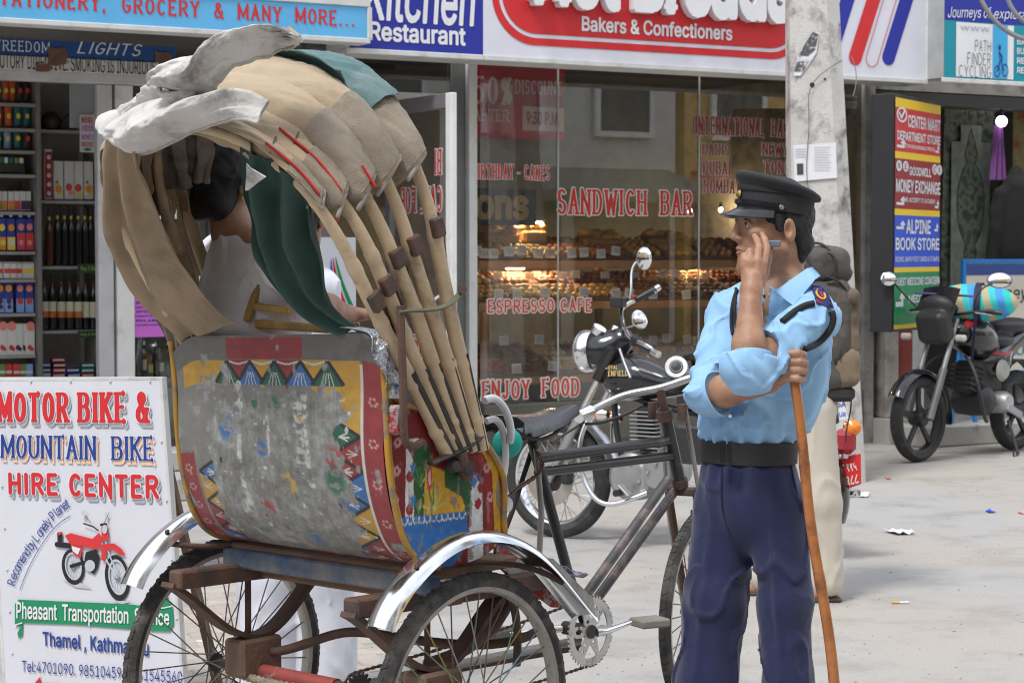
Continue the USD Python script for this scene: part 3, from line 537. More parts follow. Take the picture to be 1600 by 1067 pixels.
# -- blue travel sign at the right edge
so = 1.0; aL = fa(1475, 100, so)[0]; aR = aL + 2.4; zb = fa(1540, 125, so)[1]; ztp = zb + 1.0
t = thing('shop_sign', 'blue and white travel agency sign box at the top right corner', 'sign', FA(aL, so, zb), wc=True)
obj('sign_box', fbox(MB(), aL, aR, so - .30, so - .003, zb, ztp), M('grey_box_side', (0.36, 0.37, 0.36), 0.6, var=0.2), t)
obj('frame', fbox(MB(), aL - .012, aR, so - .02, so + .014, zb - .035, zb - .001, .004), trim_m, t)
zm = fa(1520, 35, so)[1]
def pl(mat, b0, b1, z0, z1, lift, name='sign_panel'): obj(name, MB().shape(sbox(b0, z0, b1, z1), FA(0, so + lift, 0), EA, ZA), mat, t)
pl(royal, aL, aR, zm, ztp, .002); pl(teal_s, aL, aR, zb, zm - .001, .002)
pl(white_s, fa(1493, 80, so)[0], fa(1583, 80, so)[0], zb + .012, zm - .008, .006); pl(flat('sign_azure', lin(60, 165, 215)), fa(1550, 80, so)[0], fa(1573, 80, so)[0], zb + .015, zm - .01, .010)
wtxt(t, put(tshape('Journeys of', 0), 0, 0, 2, .25), so, 1480, 30, 1548, 12, white_s, .008); wtxt(t, put(tshape('exploration', 0), 0, 0, 2, .25), so, 1552, 33, 1628, 17, white_s, .008)
thin = lambda s: sfont(s, .62, .035, 1.0, 0, .2)
wtxt(t, thin('PATH'), so, 1522, 81, 1547, 64, black_s, .011); wtxt(t, thin('FINDER'), so, 1510, 102, 1547, 84, black_s, .011); wtxt(t, thin('CYCLING'), so, 1497, 121, 1547, 104, black_s, .011)
wtxt(t, tshape('www', 0), so, 1499, 47, 1545, 44, grey_sh, .011)
cyc = unary_union([Point(.3, .25).buffer(.2).difference(Point(.3, .25).buffer(.16)), Point(.85, .3).buffer(.22).difference(Point(.85, .3).buffer(.18)), LineString([(.3, .25), (.5, .62), (.42, .9), (.62, .75), (.6, .5), (.75, .3)]).buffer(.03), Point(.45, 1.05).buffer(.09)]); wtxt(t, cyc, so, 1552, 121, 1574, 72, navy_t, .014)
for i, s in enumerate(('BIKE TOURS', 'BUY BIKES', 'REPAIRS', 'RENTALS')): wtxt(t, tshape(s, 2), so, 1588, 70 + i * 15, 1632, 63 + i * 15, white_s, .008)
# -- cables over the top right
for pts in ([(1528, -12), (1548, 25), (1578, 52), (1606, 62)], [(1572, -10), (1584, 18), (1606, 38)], [(1330, 88), (1338, 120), (1333, 150)]):
    P = [at(x, y, 14.6 if x > 1400 else 13.45) for x, y in pts]; lone('cable', MB().tube(spline(P, 20), .017 if pts[0][0] > 1400 else .003, 8), M('grey_cable', (0.22, 0.22, 0.22), 0.5), ['grey cable looping across the top right corner, outer one', 'grey cable looping across the top right corner, inner one', 'thin black wire hanging down the right edge of the pole'][[1528, 1572, 1330].index(pts[0][0])], 'cable', 40)
# ================================================================ column signboard on the right
C0 = at(1397, 300, 15.4); C0[2] = 0; dx = np.array([.5, math.sqrt(.75), 0]); nn = np.cross(dx, ZA); W = 1.07
zz = lambda y: float(at(1397, y, 15.4)[2])
t = thing('column_signboard', 'tall black column signboard with red, blue and green shop panels', 'sign', C0, wc=True)
obj('box', MB().box(C0 + dx * W / 2 - nn * .09 + ZA * (zz(148) + zz(517)) / 2, (W + .03, .176, zz(146) - zz(519)), (dx, nn, ZA), .006), black_s, t)
def cp(mat, y0, y1, lift=.004, name='sign_panel'): obj(name, MB().shape(sbox(.004, zz(y1), W - .004, zz(y0)), C0 + nn * lift, dx, ZA), mat, t)
for (m_, y0, y1) in ((yellow_s, 152, 167), (redtext, 167, 236), (yellow_s, 236, 247), (dred, 247, 326), (yellow_s, 326, 336), (blue_s, 336, 418), (yellow_s, 418, 426), (green_s, 426, 508), (yellow_s, 508, 515)): cp(m_, y0, y1 - .15)
def ct(s, x0, x1, yb, yt, mat=white_s, b=3, g=None): obj('lettering', MB().shape(put(fit(g if g is not None else tshape(s, b), (x1 - x0) * W, zz(yt) - zz(yb)), x0 * W, zz(yb)), C0 + nn * .008, dx, ZA), mat, t)
ct('CENTER MART', .26, .98, 196, 176); ct('DEPARTMENT STORE', .04, .98, 218, 203); ct('(FOR REASONABLE PRICE)', .2, .86, 230, 223, b=2)
ring = Point(0, 0).buffer(1).difference(Point(0, 0).buffer(.75)); ct('', .02, .24, 190, 166, g=unary_union([ring, LineString([(-.5, .2), (-.1, -.4), (.6, .7)]).buffer(.14)]))
arrow = Polygon([(0, 0), (1, 0), (1, .55), (1.25, .55), (.85, 1.15), (.45, .55), (.7, .55), (.7, .35), (0, .35)])
for (x, y) in ((.03, 230), (.87, 231), (.03, 320), (.87, 322), (.03, 358), (.86, 360), (.03, 480)): ct('', x, x + (.2 if x < .5 else .1), y, y - (14 if y < 470 else 26), g=arrow)
ct('GOODWILL', .3, .78, 272, 258); ct('MONEY EXCHANGE', .02, .99, 300, 279); ct('(WE ACCEPT TC & CASH)', .17, .87, 316, 307, b=2)
for i, c in enumerate('$££$'):
    x = (.02, .16, .80, .91)[i]; ct('', x, x + .12, 267, 250, g=Point(0, 0).buffer(1)); ct(c, x + .03, x + .09, 264, 253, dred)
ct('ALPINE', .24, .78, 365, 342); ct('BOOK STORE', .02, .98, 391, 371); ct('BOOKS, MAPS POST CARDS & STAMPS', .02, .98, 411, 401, b=1); ct('GUEST MEDICINE CONCERN', .02, .99, 447, 434); ct('MEDICINE', .3, .9, 475, 462)
# ================================================================ concrete pole
pb = ground_at(1300, 756); Yp = pb[1]
t = thing('concrete_pole', 'grey square concrete utility pole with posters beside the bakery', 'pole', (pb[0], Yp, 0), wc=True)
xl = lambda y: 1235 + (y / 756) * 8; xr = lambda y: 1315 + (y / 756) * 42
lev = [(756, 0.0)] + [(y, 0) for y in (560, 380, 200, 40, -120)]
secs = []
for y, _ in lev:
    L_, R_ = at(xl(y), y, Yp), at(xr(y), y, Yp); w = R_[0] - L_[0]; z = L_[2] if y < 750 else 0.0; c = .045; d = w * .9
    x0, x1, y0, y1 = L_[0], R_[0], Yp, Yp + d
    secs.append([(x0 + c, y0, z), (x1 - c * 2.2, y0, z), (x1, y0 + c * 2.2, z), (x1, y1 - c, z), (x1 - c, y1, z), (x0 + c, y1, z), (x0, y1 - c, z), (x0, y0 + c, z)])
obj('shaft', MB().grid(np.array(secs), closed=True), conc_m, t, 20)
paper_m = M('paper', (0.72, 0.72, 0.74), 0.8, var=0.06); ink = M('printed_ink', (0.06, 0.06, 0.065), 0.8)
def ppaper(poly, Y, mat, parent, lift=.006, name='poster'):
    P = [at(x, y, Y - lift) for x, y in poly]; o = P[0]; g2 = Polygon([((p - o)[0], (p - o)[2]) for p in P]).buffer(0); return obj(name, MB().shape(g2, o, (1, 0, 0), (0, 0, 1)), mat, parent)
n1 = thing('notice', 'two white paper notices stuck on the concrete pole', 'notice', at(1270, 255, Yp - .02), wc=True)
ppaper([(1240, 227), (1306, 223), (1308, 278), (1242, 284)], Yp, paper_m, n1, .012, 'sheet')
rgp = random.Random(3)
for i in range(9): ppaper([(1243, 233 + i * 4), (1260 + rgp.uniform(-3, 0), 233 + i * 4), (1260, 234 + i * 4), (1243, 234 + i * 4)], Yp, M('faint_print', (0.4, 0.4, 0.42), .8), n1, .015, 'print_line') if i < 4 else None
for i in range(10): ppaper([(1272, 230 + i * 4), (1298 + rgp.uniform(-8, 3), 230 + i * 4), (1298, 230.8 + i * 4), (1272, 230.8 + i * 4)], Yp, M('faint_print'), n1, .015, 'print_line')
ppaper([(1245, 256), (1255, 255.5), (1255.5, 273), (1245.5, 273.5)], Yp, ink, n1, .015, 'photo')
n2 = thing('torn_poster', 'torn black and white poster scrap high on the concrete pole', 'poster', at(1262, 90, Yp - .02), wc=True)
ppaper([(1240, 118), (1245, 95), (1256, 72), (1270, 50), (1280, 52), (1276, 82), (1262, 104), (1250, 119)], Yp, paper_m, n2, .010, 'backing')
ppaper([(1246, 92), (1256, 72), (1270, 50), (1279, 54), (1274, 78), (1262, 88), (1254, 87)], Yp, M('poster_print', (0.10, 0.10, 0.10), 0.8, var=0.5, scale=50, col2=(0.5, 0.5, 0.5), thr=(0.52, 0.6), c2scale=40), n2, .013, 'print')
ppaper([(1241, 112), (1245, 97), (1264, 96), (1255, 112)], Yp, M('poster_print'), n2, .013, 'print')
obj('lettering', MB().shape(fit(tshape('Karna', 2), .085, .03), at(1246, 95, Yp - .016), (1, 0, 0), (0, 0, 1)), white_s, n2)
lone('wire', MB().tube(spline([at(x, y, Yp - .02) for x, y in [(1264, 300), (1262, 230), (1264, 185), (1268, 135)]] + [at(1285, 115, Yp - .022), at(1316, 95, Yp - .022)], 30), .0022, 5), black_s, 'thin dark wire running up the face of the concrete pole', 'wire', 40)
for (x, y, r) in ((1269, 133, .016), (1289, 124, .008), (1277, 455, .02)): obj('bolt_hole', MB().shape(Point(0, 0).buffer(r), at(x, y, Yp - .004), (1, 0, 0), (0, 0, 1)), black_s, t)
# ================================================================ cycle rickshaw
rub = M('tyre_rubber', (0.035, 0.034, 0.033), 0.85, var=0.25, bump=0.3, bscale=150, col2=(0.17, 0.155, 0.14), thr=(0.46, 0.72), c2scale=9)
chrome = M('chrome', (0.80, 0.81, 0.82), 0.10, metal=1.0, var=0.06, col2=(0.45, 0.42, 0.38), thr=(0.60, 0.8), rvar=0.12)
oldrim = M('old_rim_metal', (0.42, 0.40, 0.37), 0.4, metal=0.7, var=0.2, col2=(0.22, 0.17, 0.13), thr=(0.5, 0.7), c2scale=12)
rust = M('rusty_iron', (0.115, 0.062, 0.045), 0.75, metal=0.1, var=0.35, scale=14, bump=0.3, bscale=120, col2=(0.055, 0.042, 0.036), thr=(0.45, 0.65), c2scale=10)
dkiron = M('dark_iron', (0.05, 0.045, 0.043), 0.6, metal=0.3, var=0.3, bump=0.2, col2=(0.12, 0.08, 0.06), thr=(0.55, 0.7))
blackp = M('worn_black_paint', (0.022, 0.022, 0.024), 0.28, var=0.2, col2=(0.13, 0.095, 0.08), thr=(0.58, 0.72), c2scale=14)
bamboo = M('bamboo', (0.50, 0.38, 0.245), 0.6, var=0.22, scale=7, bump=0.25, bscale=70, col2=(0.17, 0.11, 0.07), thr=(0.55, 0.75), c2scale=6)
canvas = M('tan_canvas', (0.43, 0.335, 0.225), 0.9, var=0.12, scale=5, bump=0.35, bscale=260, col2=(0.28, 0.21, 0.14), thr=(0.54, 0.78), c2scale=3.5, sheen=0.15)
canvas_d = M('faded_tan_canvas', (0.36, 0.265, 0.17), 0.92, var=0.18, scale=6, bump=0.35, bscale=260, col2=(0.17, 0.13, 0.095), thr=(0.50, 0.75), c2scale=4.5, trans=0.15)
teal = M('teal_canvas', (0.085, 0.165, 0.165), 0.85, var=0.2, bump=0.3, bscale=260, col2=(0.22, 0.29, 0.29), thr=(0.5, 0.75))
greenc = M('dark_green_cloth', (0.024, 0.060, 0.048), 0.85, var=0.2, scale=8, bump=0.3, bscale=240, col2=(0.045, 0.09, 0.075), thr=(0.5, 0.75))
whitec = M('grubby_white_cloth', (0.57, 0.55, 0.525), 0.9, var=0.14, scale=8, bump=0.3, bscale=200, col2=(0.20, 0.185, 0.18), thr=(0.50, 0.70), c2scale=9)
stainc = M('stained_grey_cloth', (0.24, 0.205, 0.17), 0.92, var=0.25, scale=8, bump=0.3, bscale=200, col2=(0.07, 0.06, 0.055), thr=(0.46, 0.66), c2scale=8)
woodb = M('old_wood_block', (0.17, 0.105, 0.07), 0.8, var=0.3, scale=10, bump=0.4, bscale=50)
woody = M('yellow_wood', (0.36, 0.23, 0.06), 0.7, var=0.3, scale=12, col2=(0.16, 0.10, 0.05), thr=(0.5, 0.7))
redtape = M('red_tape', (0.55, 0.035, 0.03), 0.5, var=0.2); whtub = M('white_tubing', (0.62, 0.63, 0.63), 0.3, var=0.1)
tinp = M('painted_tin', (1, 1, 1), 0.5, var=0.07, scale=30, paint=True, bump=0.12, bscale=45)
RK = thing('cycle_rickshaw', 'battered painted cycle rickshaw with a folded tan canvas hood', 'rickshaw', RL(0, .48, 0), wc=True)
def P(x, y, v): return on_plane(x, y, RO + RV * v, RV)
# ---------------------------------------------------------------- wheels
def wheel(c, R, ax, tr, nsp, spmats, seed, rimm=oldrim, hubr=.022, hubw=.075, parent=RK, tread=True, tyre_m=rub):
    """wheel > rim, hub, spokes; c centre, ax axle direction"""
    ax = unit(ax); x = unit(np.cross(ax, ZA)); y = np.cross(ax, x); rg = random.Random(seed); m = MB()
    prof = [(R - tr * 1.7, -tr * .75), (R - tr * .9, -tr), (R - tr * .2, -tr * .62), (R, -tr * .2), (R, tr * .2), (R - tr * .2, tr * .62), (R - tr * .9, tr), (R - tr * 1.7, tr * .75)]
    m.lathe(prof, c, ax, 72)
    if tread:
        for k in range(90):
            t = 2 * math.pi * k / 90; d = x * math.cos(t) + y * math.sin(t); tt = -x * math.sin(t) + y * math.cos(t)
            m.box(c + d * (R - .0012), (.006, tr * .9, R * .03), (d, unit(ax + .5 * tt * (1 if k % 2 else -1)), np.cross(d, ax)))
    w = obj('wheel', m, tyre_m, parent, 40); ri = R - tr * 1.62
    rm = MB().lathe([(ri + .004, -tr * .8), (ri - .012, -tr * .7), (ri - .016, -tr * .3), (ri - .016, tr * .3), (ri - .012, tr * .7), (ri + .004, tr * .8)], c, ax, 72); obj('rim', rm, rimm, w, 40)
    hb = MB().lathe([(.006, -hubw), (.010, -hubw * .95), (.011, -hubw * .7), (hubr * 1.25, -hubw * .62), (hubr * 1.25, -hubw * .5), (hubr * .7, -hubw * .4), (hubr * .7, hubw * .4), (hubr * 1.25, hubw * .5), (hubr * 1.25, hubw * .62), (.011, hubw * .7), (.010, hubw * .95), (.006, hubw)], c, ax, 16); obj('hub', hb, dkiron, w, 30)
    for k in range(nsp):
        t = 2 * math.pi * (k + .5) / nsp; sd = 1 if k % 2 else -1; off = (1 if (k // 2) % 2 else -1) * .95
        a = c + ax * sd * hubw * .56 + hubr * 1.15 * (x * math.cos(t + off) + y * math.sin(t + off)); b = c + (ri - .013) * (x * math.cos(t) + y * math.sin(t))
        obj('spoke', MB().tube([a, b], .0021, 5), spmats[rg.randrange(len(spmats))], w, True)
    return w
sp_rust = M('spoke_brown', (0.14, 0.10, 0.075), 0.5, metal=0.3); sp_gr = M('spoke_green', (0.13, 0.19, 0.16), 0.5); sp_bl = M('spoke_blue', (0.13, 0.24, 0.36), 0.5); sp_ye = M('spoke_yellow', (0.36, 0.25, 0.06), 0.5); sp_gy = M('spoke_grey', (0.27, 0.26, 0.25), 0.4, metal=0.4)
RWH = .362
wheel(RL(0, 0, RWH), RWH, RV, .022, 36, [sp_rust, sp_gr, sp_bl, sp_ye, sp_gy, sp_rust, sp_gr], 5)
wheel(RL(0, .96, RWH), RWH, RV, .022, 36, [sp_rust, sp_rust, sp_gy], 6)
fc = P(1096, 977, .48); st = math.radians(15); fdir = RU * math.cos(st) + RV * math.sin(st); fax = np.cross(ZA, fdir); fc[2] = .345
wheel(fc, .345, fax, .021, 36, [sp_rust, sp_gy], 7)
# ---------------------------------------------------------------- painted tin body
PROF = np.array([(-.262, 1.342), (-.252, 1.27), (-.246, 1.214), (-.241, 1.13), (-.236, 1.054), (-.226, .98), (-.211, .908), (-.193, .855), (-.168, .806), (-.135, .772), (-.095, .749), (-.05, .738)])
PR = spline(np.c_[PROF, np.zeros(len(PROF))], 330)[:, :2]
def paint_back(nx=260, ny=300):
    W, H = 520, 600; im = Image.new('RGB', (W, H), (112, 111, 106)); d = ImageDraw.Draw(im); R_, Y_, B_, G_, K_, W_ = (132, 34, 36), (184, 136, 40), (42, 92, 156), (22, 78, 58), (24, 22, 24), (200, 198, 190)
    d.rectangle((0, 0, W, 62), fill=(92, 90, 85)); d.rectangle((148, 6, 338, 56), fill=R_)
    d.rectangle((20, 62, 160, 120), fill=Y_); d.polygon([(338, 58), (470, 62), (470, 320), (425, 220), (380, 150)], fill=Y_)
    xs = np.linspace(146, 398, 5)
    for i in range(4):
        a, b = xs[i], xs[i + 1]; m = (a + b) / 2; d.polygon([(a, 60), (b, 60), (m, 128)], fill=(R_, Y_, R_, Y_)[i]); d.line([(a, 62), (m, 70), (b, 62)], fill=W_, width=5)
    for i in range(5):
        x = xs[i]; d.polygon([(x, 62), (x - 34, 118), (x + 34, 118)], fill=(G_, B_, G_, B_, G_)[i]); d.line([(x - 36, 116), (x, 62), (x + 36, 116)], fill=K_, width=9)
        for k in (-16, -6, 4, 14): d.line([(x + k * .4, 90), (x + k, 118)], fill=W_, width=2)
    cols = [G_, R_, B_, Y_, R_, B_]
    for side, x0, x1, y0 in ((1, 410, 470, 190), (-1, 110, 50, 300)):
        for i in range(6):
            y = y0 + i * 78; c = cols[(i + (side < 0) * 2) % 6]; d.polygon([(x0, y), (x1, y + 39), (x0, y + 78)], fill=c); d.polygon([(x1, y + 39), (x1, y + 117), (x0, y + 78)], fill=cols[(i + 1 + (side < 0) * 2) % 6])
            d.line([(x0, y), (x1, y + 39), (x0, y + 78)], fill=K_, width=8); d.line([(x0 - side * 8, y), (x0 - side * 8, y + 78)], fill=K_, width=6)
            for k in range(-1, 2):
                t = k * .55; d.line([(x0 + side * 14, y + 40), (x0 + side * (14 + 22 * math.cos(t)), y + 40 + 17 * math.sin(t))], fill=W_, width=4)
                d.line([(x1 - side * 8, y + 78), (x1 - side * (10 + 22 * math.cos(t)), y + 78 + 16 * math.sin(t))], fill=W_, width=3)
    d.line([(474, 70), (474, H)], fill=W_, width=6); d.rectangle((478, 62, W, H), fill=R_); d.rectangle((0, 290, 40, H), fill=R_); d.rectangle((0, 548, W, 580), fill=R_); d.rectangle((0, 580, W, H), fill=(170, 165, 158))
    rg = random.Random(9)
    for j in range(5):
        for xx_ in (498, 18):
            y = (150 if xx_ > 100 else 330) + j * (92 if xx_ > 100 else 50); xx0 = xx_
            for k in range(6): d.ellipse((xx0 + 8 * math.cos(k) - 3, y + 8 * math.sin(k) - 3, xx0 + 8 * math.cos(k) + 3, y + 8 * math.sin(k) + 3), fill=(185, 130, 125))
    for _ in range(0):   # remains of an old picture in the middle
        x, y = rg.gauss(250, 80), rg.uniform(170, 520); c = rg.choice([B_, B_, (70, 100, 140), Y_, R_, G_, (150, 140, 110)]); r = rg.uniform(5, 26)
        d.ellipse((x - r, y - r * .8, x + r, y + r * .8), fill=c)
    rng0 = np.random.default_rng(3); A = np.asarray(im).astype(float)
    yy, xx = np.mgrid[0:H, 0:W]; Q = np.stack([xx / 60., yy / 60., 0 * xx], -1); f1 = meshkit.fbm(Q * 1.3, 5, 3); f2 = meshkit.fbm(Q * np.array([3., 1.6, 1]), 5, 11); f3 = meshkit.fbm(Q * 4, 4, 21)
    cx = np.clip(1 - np.maximum(np.abs(xx - 262) / 190., np.abs(yy - 345) / 250.), 0, 1)              # worn through most in the middle
    wear = f2 * .62 + f1 * .38 + np.clip(cx * 3.0, 0, 1) * .40
    bare = np.stack([124 + 46 * (f1 - .5), 124 + 48 * (f1 - .5), 119 + 56 * (f1 - .5)], -1) + (f3[..., None] - .5) * 44 + (meshkit.fbm(Q * np.array([14., 2.2, 1]), 3, 31)[..., None] - .5) * 40 + rng0.normal(0, 7, (H, W, 1))
    mk = np.clip((wear - .635) / .05, 0, 1)[..., None]; A = A * (1 - mk) + bare * mk
    d2 = Image.new('L', (W, H), 0); q = ImageDraw.Draw(d2)                                             # scratches and drips of white paint
    for x, y0, y1, w in ((168, 100, 180, 16), (172, 240, 360, 10), (176, 380, 420, 16), (330, 130, 290, 20), (346, 130, 370, 8), (250, 190, 290, 5)):
        for k in range(60): yq = rg.uniform(y0, y1); xa = x + rg.gauss(0, w * .2); q.rectangle((xa - w * rg.uniform(.1, .5), yq, xa + w * rg.uniform(.1, .5), yq + rg.uniform(4, 14)), fill=rg.randrange(110, 235))
    for _ in range(110): x, y = rg.uniform(60, 460), rg.uniform(120, 555); q.ellipse((x, y, x + rg.uniform(1, 9), y + rg.uniform(1, 13)), fill=rg.randrange(60, 240))
    S_ = np.asarray(d2).astype(float)[..., None] / 255 * np.clip((f3[..., None] - .35) * 6, 0, 1); A = A * (1 - S_) + np.array([205, 206, 204.]) * S_
    for _ in range(15):
        x, y = rg.uniform(100, 440), rg.uniform(150, 550); c = np.array(rg.choice([(140, 50, 48), (46, 92, 150), (50, 92, 150), (170, 140, 66), (36, 88, 64)]), float); r = rg.uniform(4, 17)
        r *= 1.7; mm = np.clip((1 - np.hypot((xx - x) / r, (yy - y) / (r * 1.5))) * 2, 0, 1) * np.clip((f3 - .49) * 14, 0, 1); A = A * (1 - mm[..., None]) + c * mm[..., None]
    A = A * .80 + (118 + 30 * (f1 - .5))[..., None] * .20; A *= (0.92 + .16 * f3)[..., None]; A = np.clip(A, 0, 255) / 255; A = np.where(A <= .04045, A / 12.92, ((A + .055) / 1.055) ** 2.4)
    iy = np.linspace(0, H - 1, ny).astype(int); ix = np.linspace(0, W - 1, nx).astype(int); return A[np.ix_(iy, ix)]
VN, VF = .082, .868
colb = paint_back(); ny, nx = colb.shape[:2]; tt = np.linspace(0, 1, ny); vv = np.linspace(VF, VN, nx)
Pu = np.interp(tt, np.linspace(0, 1, 330), PR[:, 0]); Pw = np.interp(tt, np.linspace(0, 1, 330), PR[:, 1])
G3 = np.zeros((ny, nx, 3))
for j, v in enumerate(vv):
    f = (v - VN) / (VF - VN); bul = .022 * math.sin(math.pi * f); top = -.030 * f - .045 * max(0, (f - .86) / .14) ** 2 - .02 * max(0, (.08 - f) / .08) ** 2
    G3[:, j] = RO + np.outer(Pu - bul * np.sin(np.pi * tt) + .004 * np.sin(tt * 9 + f * 7), RU) + RV * v + np.outer(Pw + top * (1 - tt) ** 2 , ZA)
obj('back_panel', MB().grid(G3, colb), tinp, RK, True)
def paint_side(nx=190, ny=170):
    W, H = 440, 400; im = Image.new('RGB', (W, H), (118, 24, 26)); d = ImageDraw.Draw(im); R_, Y_, B_, G_, W_ = (150, 28, 30), (208, 156, 36), (40, 104, 172), (34, 84, 40), (214, 214, 210)
    X = lambda u: (u + .28) / .50 * W; Y = lambda w: (1.20 - w) / .47 * H
    px = lambda x, y: (lambda q: (X(q[0]), Y(q[1])))(onv(x, y, .085))
    pg = lambda pts, f: d.polygon([px(*p) for p in pts], fill=f)
    ln = lambda pts, f, w: d.line([px(*p) for p in pts], fill=f, width=w, joint='curve')
    ln([(599, 600), (601, 700), (607, 770), (622, 830), (645, 878)], Y_, 24); ln([(600, 624), (700, 634)], Y_, 16)
    ln([(735, 690), (752, 700), (768, 735), (772, 830), (772, 900)], Y_, 22); ln([(742, 708), (757, 740), (760, 830)], R_, 20)
    pg([(630, 686), (650, 684), (660, 690), (640, 700), (642, 806), (628, 808)], W_); pg([(642, 698), (668, 694), (660, 805), (642, 806)], G_)
    pg([(660, 724), (690, 735), (700, 805), (657, 806)], Y_); d.pieslice((*px(668, 765), *px(722, 850)), 180, 360, fill=Y_)
    pg([(690, 726), (725, 740), (745, 800), (725, 805), (718, 775), (690, 760)], G_); pg([(735, 738), (748, 760), (750, 880), (726, 885), (730, 780)], W_)
    pg([(616, 808), (724, 797), (726, 850), (690, 900), (650, 892), (632, 860)], B_)
    rg = random.Random(2)
    for x, y in ((638, 698), (635, 744), (635, 795), (742, 786), (746, 760)): a, b = px(x, y); d.ellipse((a - 11, b - 12, a + 11, b + 12), fill=R_)
    for k in range(12):
        x = 618 + k * 9; a, b = px(x, 810 - k); d.arc((a - 12, b - 12, a + 12, b + 14), 0, 180, fill=W_, width=3)
    for x, y in ((616, 690), (615, 735), (612, 780), (760, 775), (755, 730), (614, 660), (612, 855)):
        a, b = px(x, y)
        for k in range(7): d.ellipse((a + 8 * math.cos(k) - 3, b + 8 * math.sin(k) - 3, a + 8 * math.cos(k) + 4, b + 8 * math.sin(k) + 4), fill=(205, 150, 150))
    for (x, y, n, L_) in ((672, 795, 7, 60), (640, 740, 3, 24), (652, 760, 5, 44), (735, 760, 5, 34), (640, 790, 3, 24), (650, 800, 4, 30)):
        a, b = px(x, y)
        for k in range(n):
            t = math.radians(-90 + (k - n / 2 + .5) * 26); c = (60, 120, 50) if rg.random() < .6 else (190, 190, 90); c = (70, 120, 180) if x < 645 or x > 730 else c; d.line([(a, b), (a + L_ * math.cos(t) * .7, b + L_ * math.sin(t))], fill=c, width=5)
    a, b = px(666, 757); d.ellipse((a - 8, b - 46, a + 8, b + 10), fill=(190, 60, 60)); d.ellipse((a - 3, b - 34, a + 4, b), fill=(230, 200, 190)); a, b = px(703, 782); d.ellipse((a - 12, b - 6, a + 12, b + 6), fill=(190, 60, 60))
    A = np.asarray(im).astype(float); yy, xx = np.mgrid[0:H, 0:W]; Q = np.stack([xx / 50., yy / 50., 0 * xx], -1); f1 = meshkit.fbm(Q * np.array([5., 1.2, 1]), 5, 5); f2 = meshkit.fbm(Q * 3, 4, 8)
    mk = np.clip((f1 * .6 + f2 * .4 - .60) / .03, 0, 1)[..., None] * .85; A = A * (1 - mk) + np.array([120, 116, 108]) * mk; A *= (.8 + .3 * f2)[..., None]
    A = np.clip(A, 0, 255) / 255; A = np.where(A <= .04045, A / 12.92, ((A + .055) / 1.055) ** 2.4); return A
sideimg = paint_side()
top_e = [(-.258, 1.30), (-.235, 1.215), (-.20, 1.172), (-.12, 1.15), (-.02, 1.125), (.06, 1.085), (.12, 1.048), (.165, 1.0), (.195, .955), (.202, .88), (.204, .80)]
bot_e = [(-.258, 1.298), (-.244, 1.20), (-.236, 1.06), (-.222, .96), (-.20, .875), (-.168, .806), (-.12, .762), (-.05, .738), (.05, .735), (.14, .752), (.204, .79)]
te = spline(np.c_[top_e, np.zeros(11)], 170)[:, :2]; be = spline(np.c_[bot_e, np.zeros(11)], 170)[:, :2]
for v, nm in ((.074, 'near'), (.876, 'far')):
    s = np.linspace(0, 1, 150)[:, None, None]; uw = te[None] * (1 - s) + be[None] * s; Pg = RO + uw[..., :1] * RU + RV * v + uw[..., 1:] * ZA
    ix = np.clip((uw[..., 0] + .28) / .50 * 439, 0, 439).astype(int); iy = np.clip((1.20 - uw[..., 1]) / .47 * 399, 0, 399).astype(int)
    obj('side_panel', MB().grid(Pg, sideimg[iy, ix]), tinp, RK, True)
edge_y = M('yellow_edging', lin(172, 128, 44), 0.5, var=0.25, col2=(0.17, 0.15, 0.12), thr=(0.48, 0.62), c2scale=16)
for v in (.070, .880):
    e = [RL(u, v, w) for u, w in bot_e[:8]]; obj('edging', MB().tube(spline(e, 40), .0085, 6), edge_y, RK, True)
    e = [RL(u, v, w) for u, w in top_e[1:]]; obj('edging', MB().tube(spline(e, 40), .009, 6), edge_y, RK, True)
# floor beam bands, underside
blueband = M('blue_band', lin(50, 78, 108), 0.7, var=0.2, col2=(0.17, 0.16, 0.15), thr=(0.42, 0.62)); wband = M('dirty_white_band', (0.36, 0.34, 0.32), 0.7, var=0.2)
obj('floor_board', MB().box(RL(.10, .475, .715), (.34, .78, .03), (RU, RV, ZA), .005), woodb, RK)
mb = MB().box(RL(-.062, .472, .690), (.05, .80, .052), (RU, RV, ZA), .006); obj('rear_beam', mb, blueband, RK)
mb = MB().box(RL(.02, .472, .655), (.06, .80, .05), (RU, RV, ZA), .006); obj('cross_beam', mb, woodb, RK)
# seat, seat back inside, rails
vinyl = M('red_vinyl', (0.25, 0.03, 0.03), 0.4, var=0.2)
obj('seat', MB().box(RL(.02, .475, .97), (.40, .72, .10), (RU, RV, ZA), .03), vinyl, RK); obj('seat_back', MB().box(RL(-.205, .475, 1.16), (.05, .74, .30), (RU, RV, ZA), .02), vinyl, RK)
obj('top_rail', MB().bar(P(372, 504, .70), P(515, 514, .30), .02, .022, bev=.003), woody, RK)
obj('rail_post', MB().bar(P(386, 502, .62), P(408, 432, .62), .022, .018, bev=.003), woody, RK)
obj('rail_post', MB().bar(P(398, 478, .61), P(452, 486, .50), .02, .018, bev=.003), woody, RK)
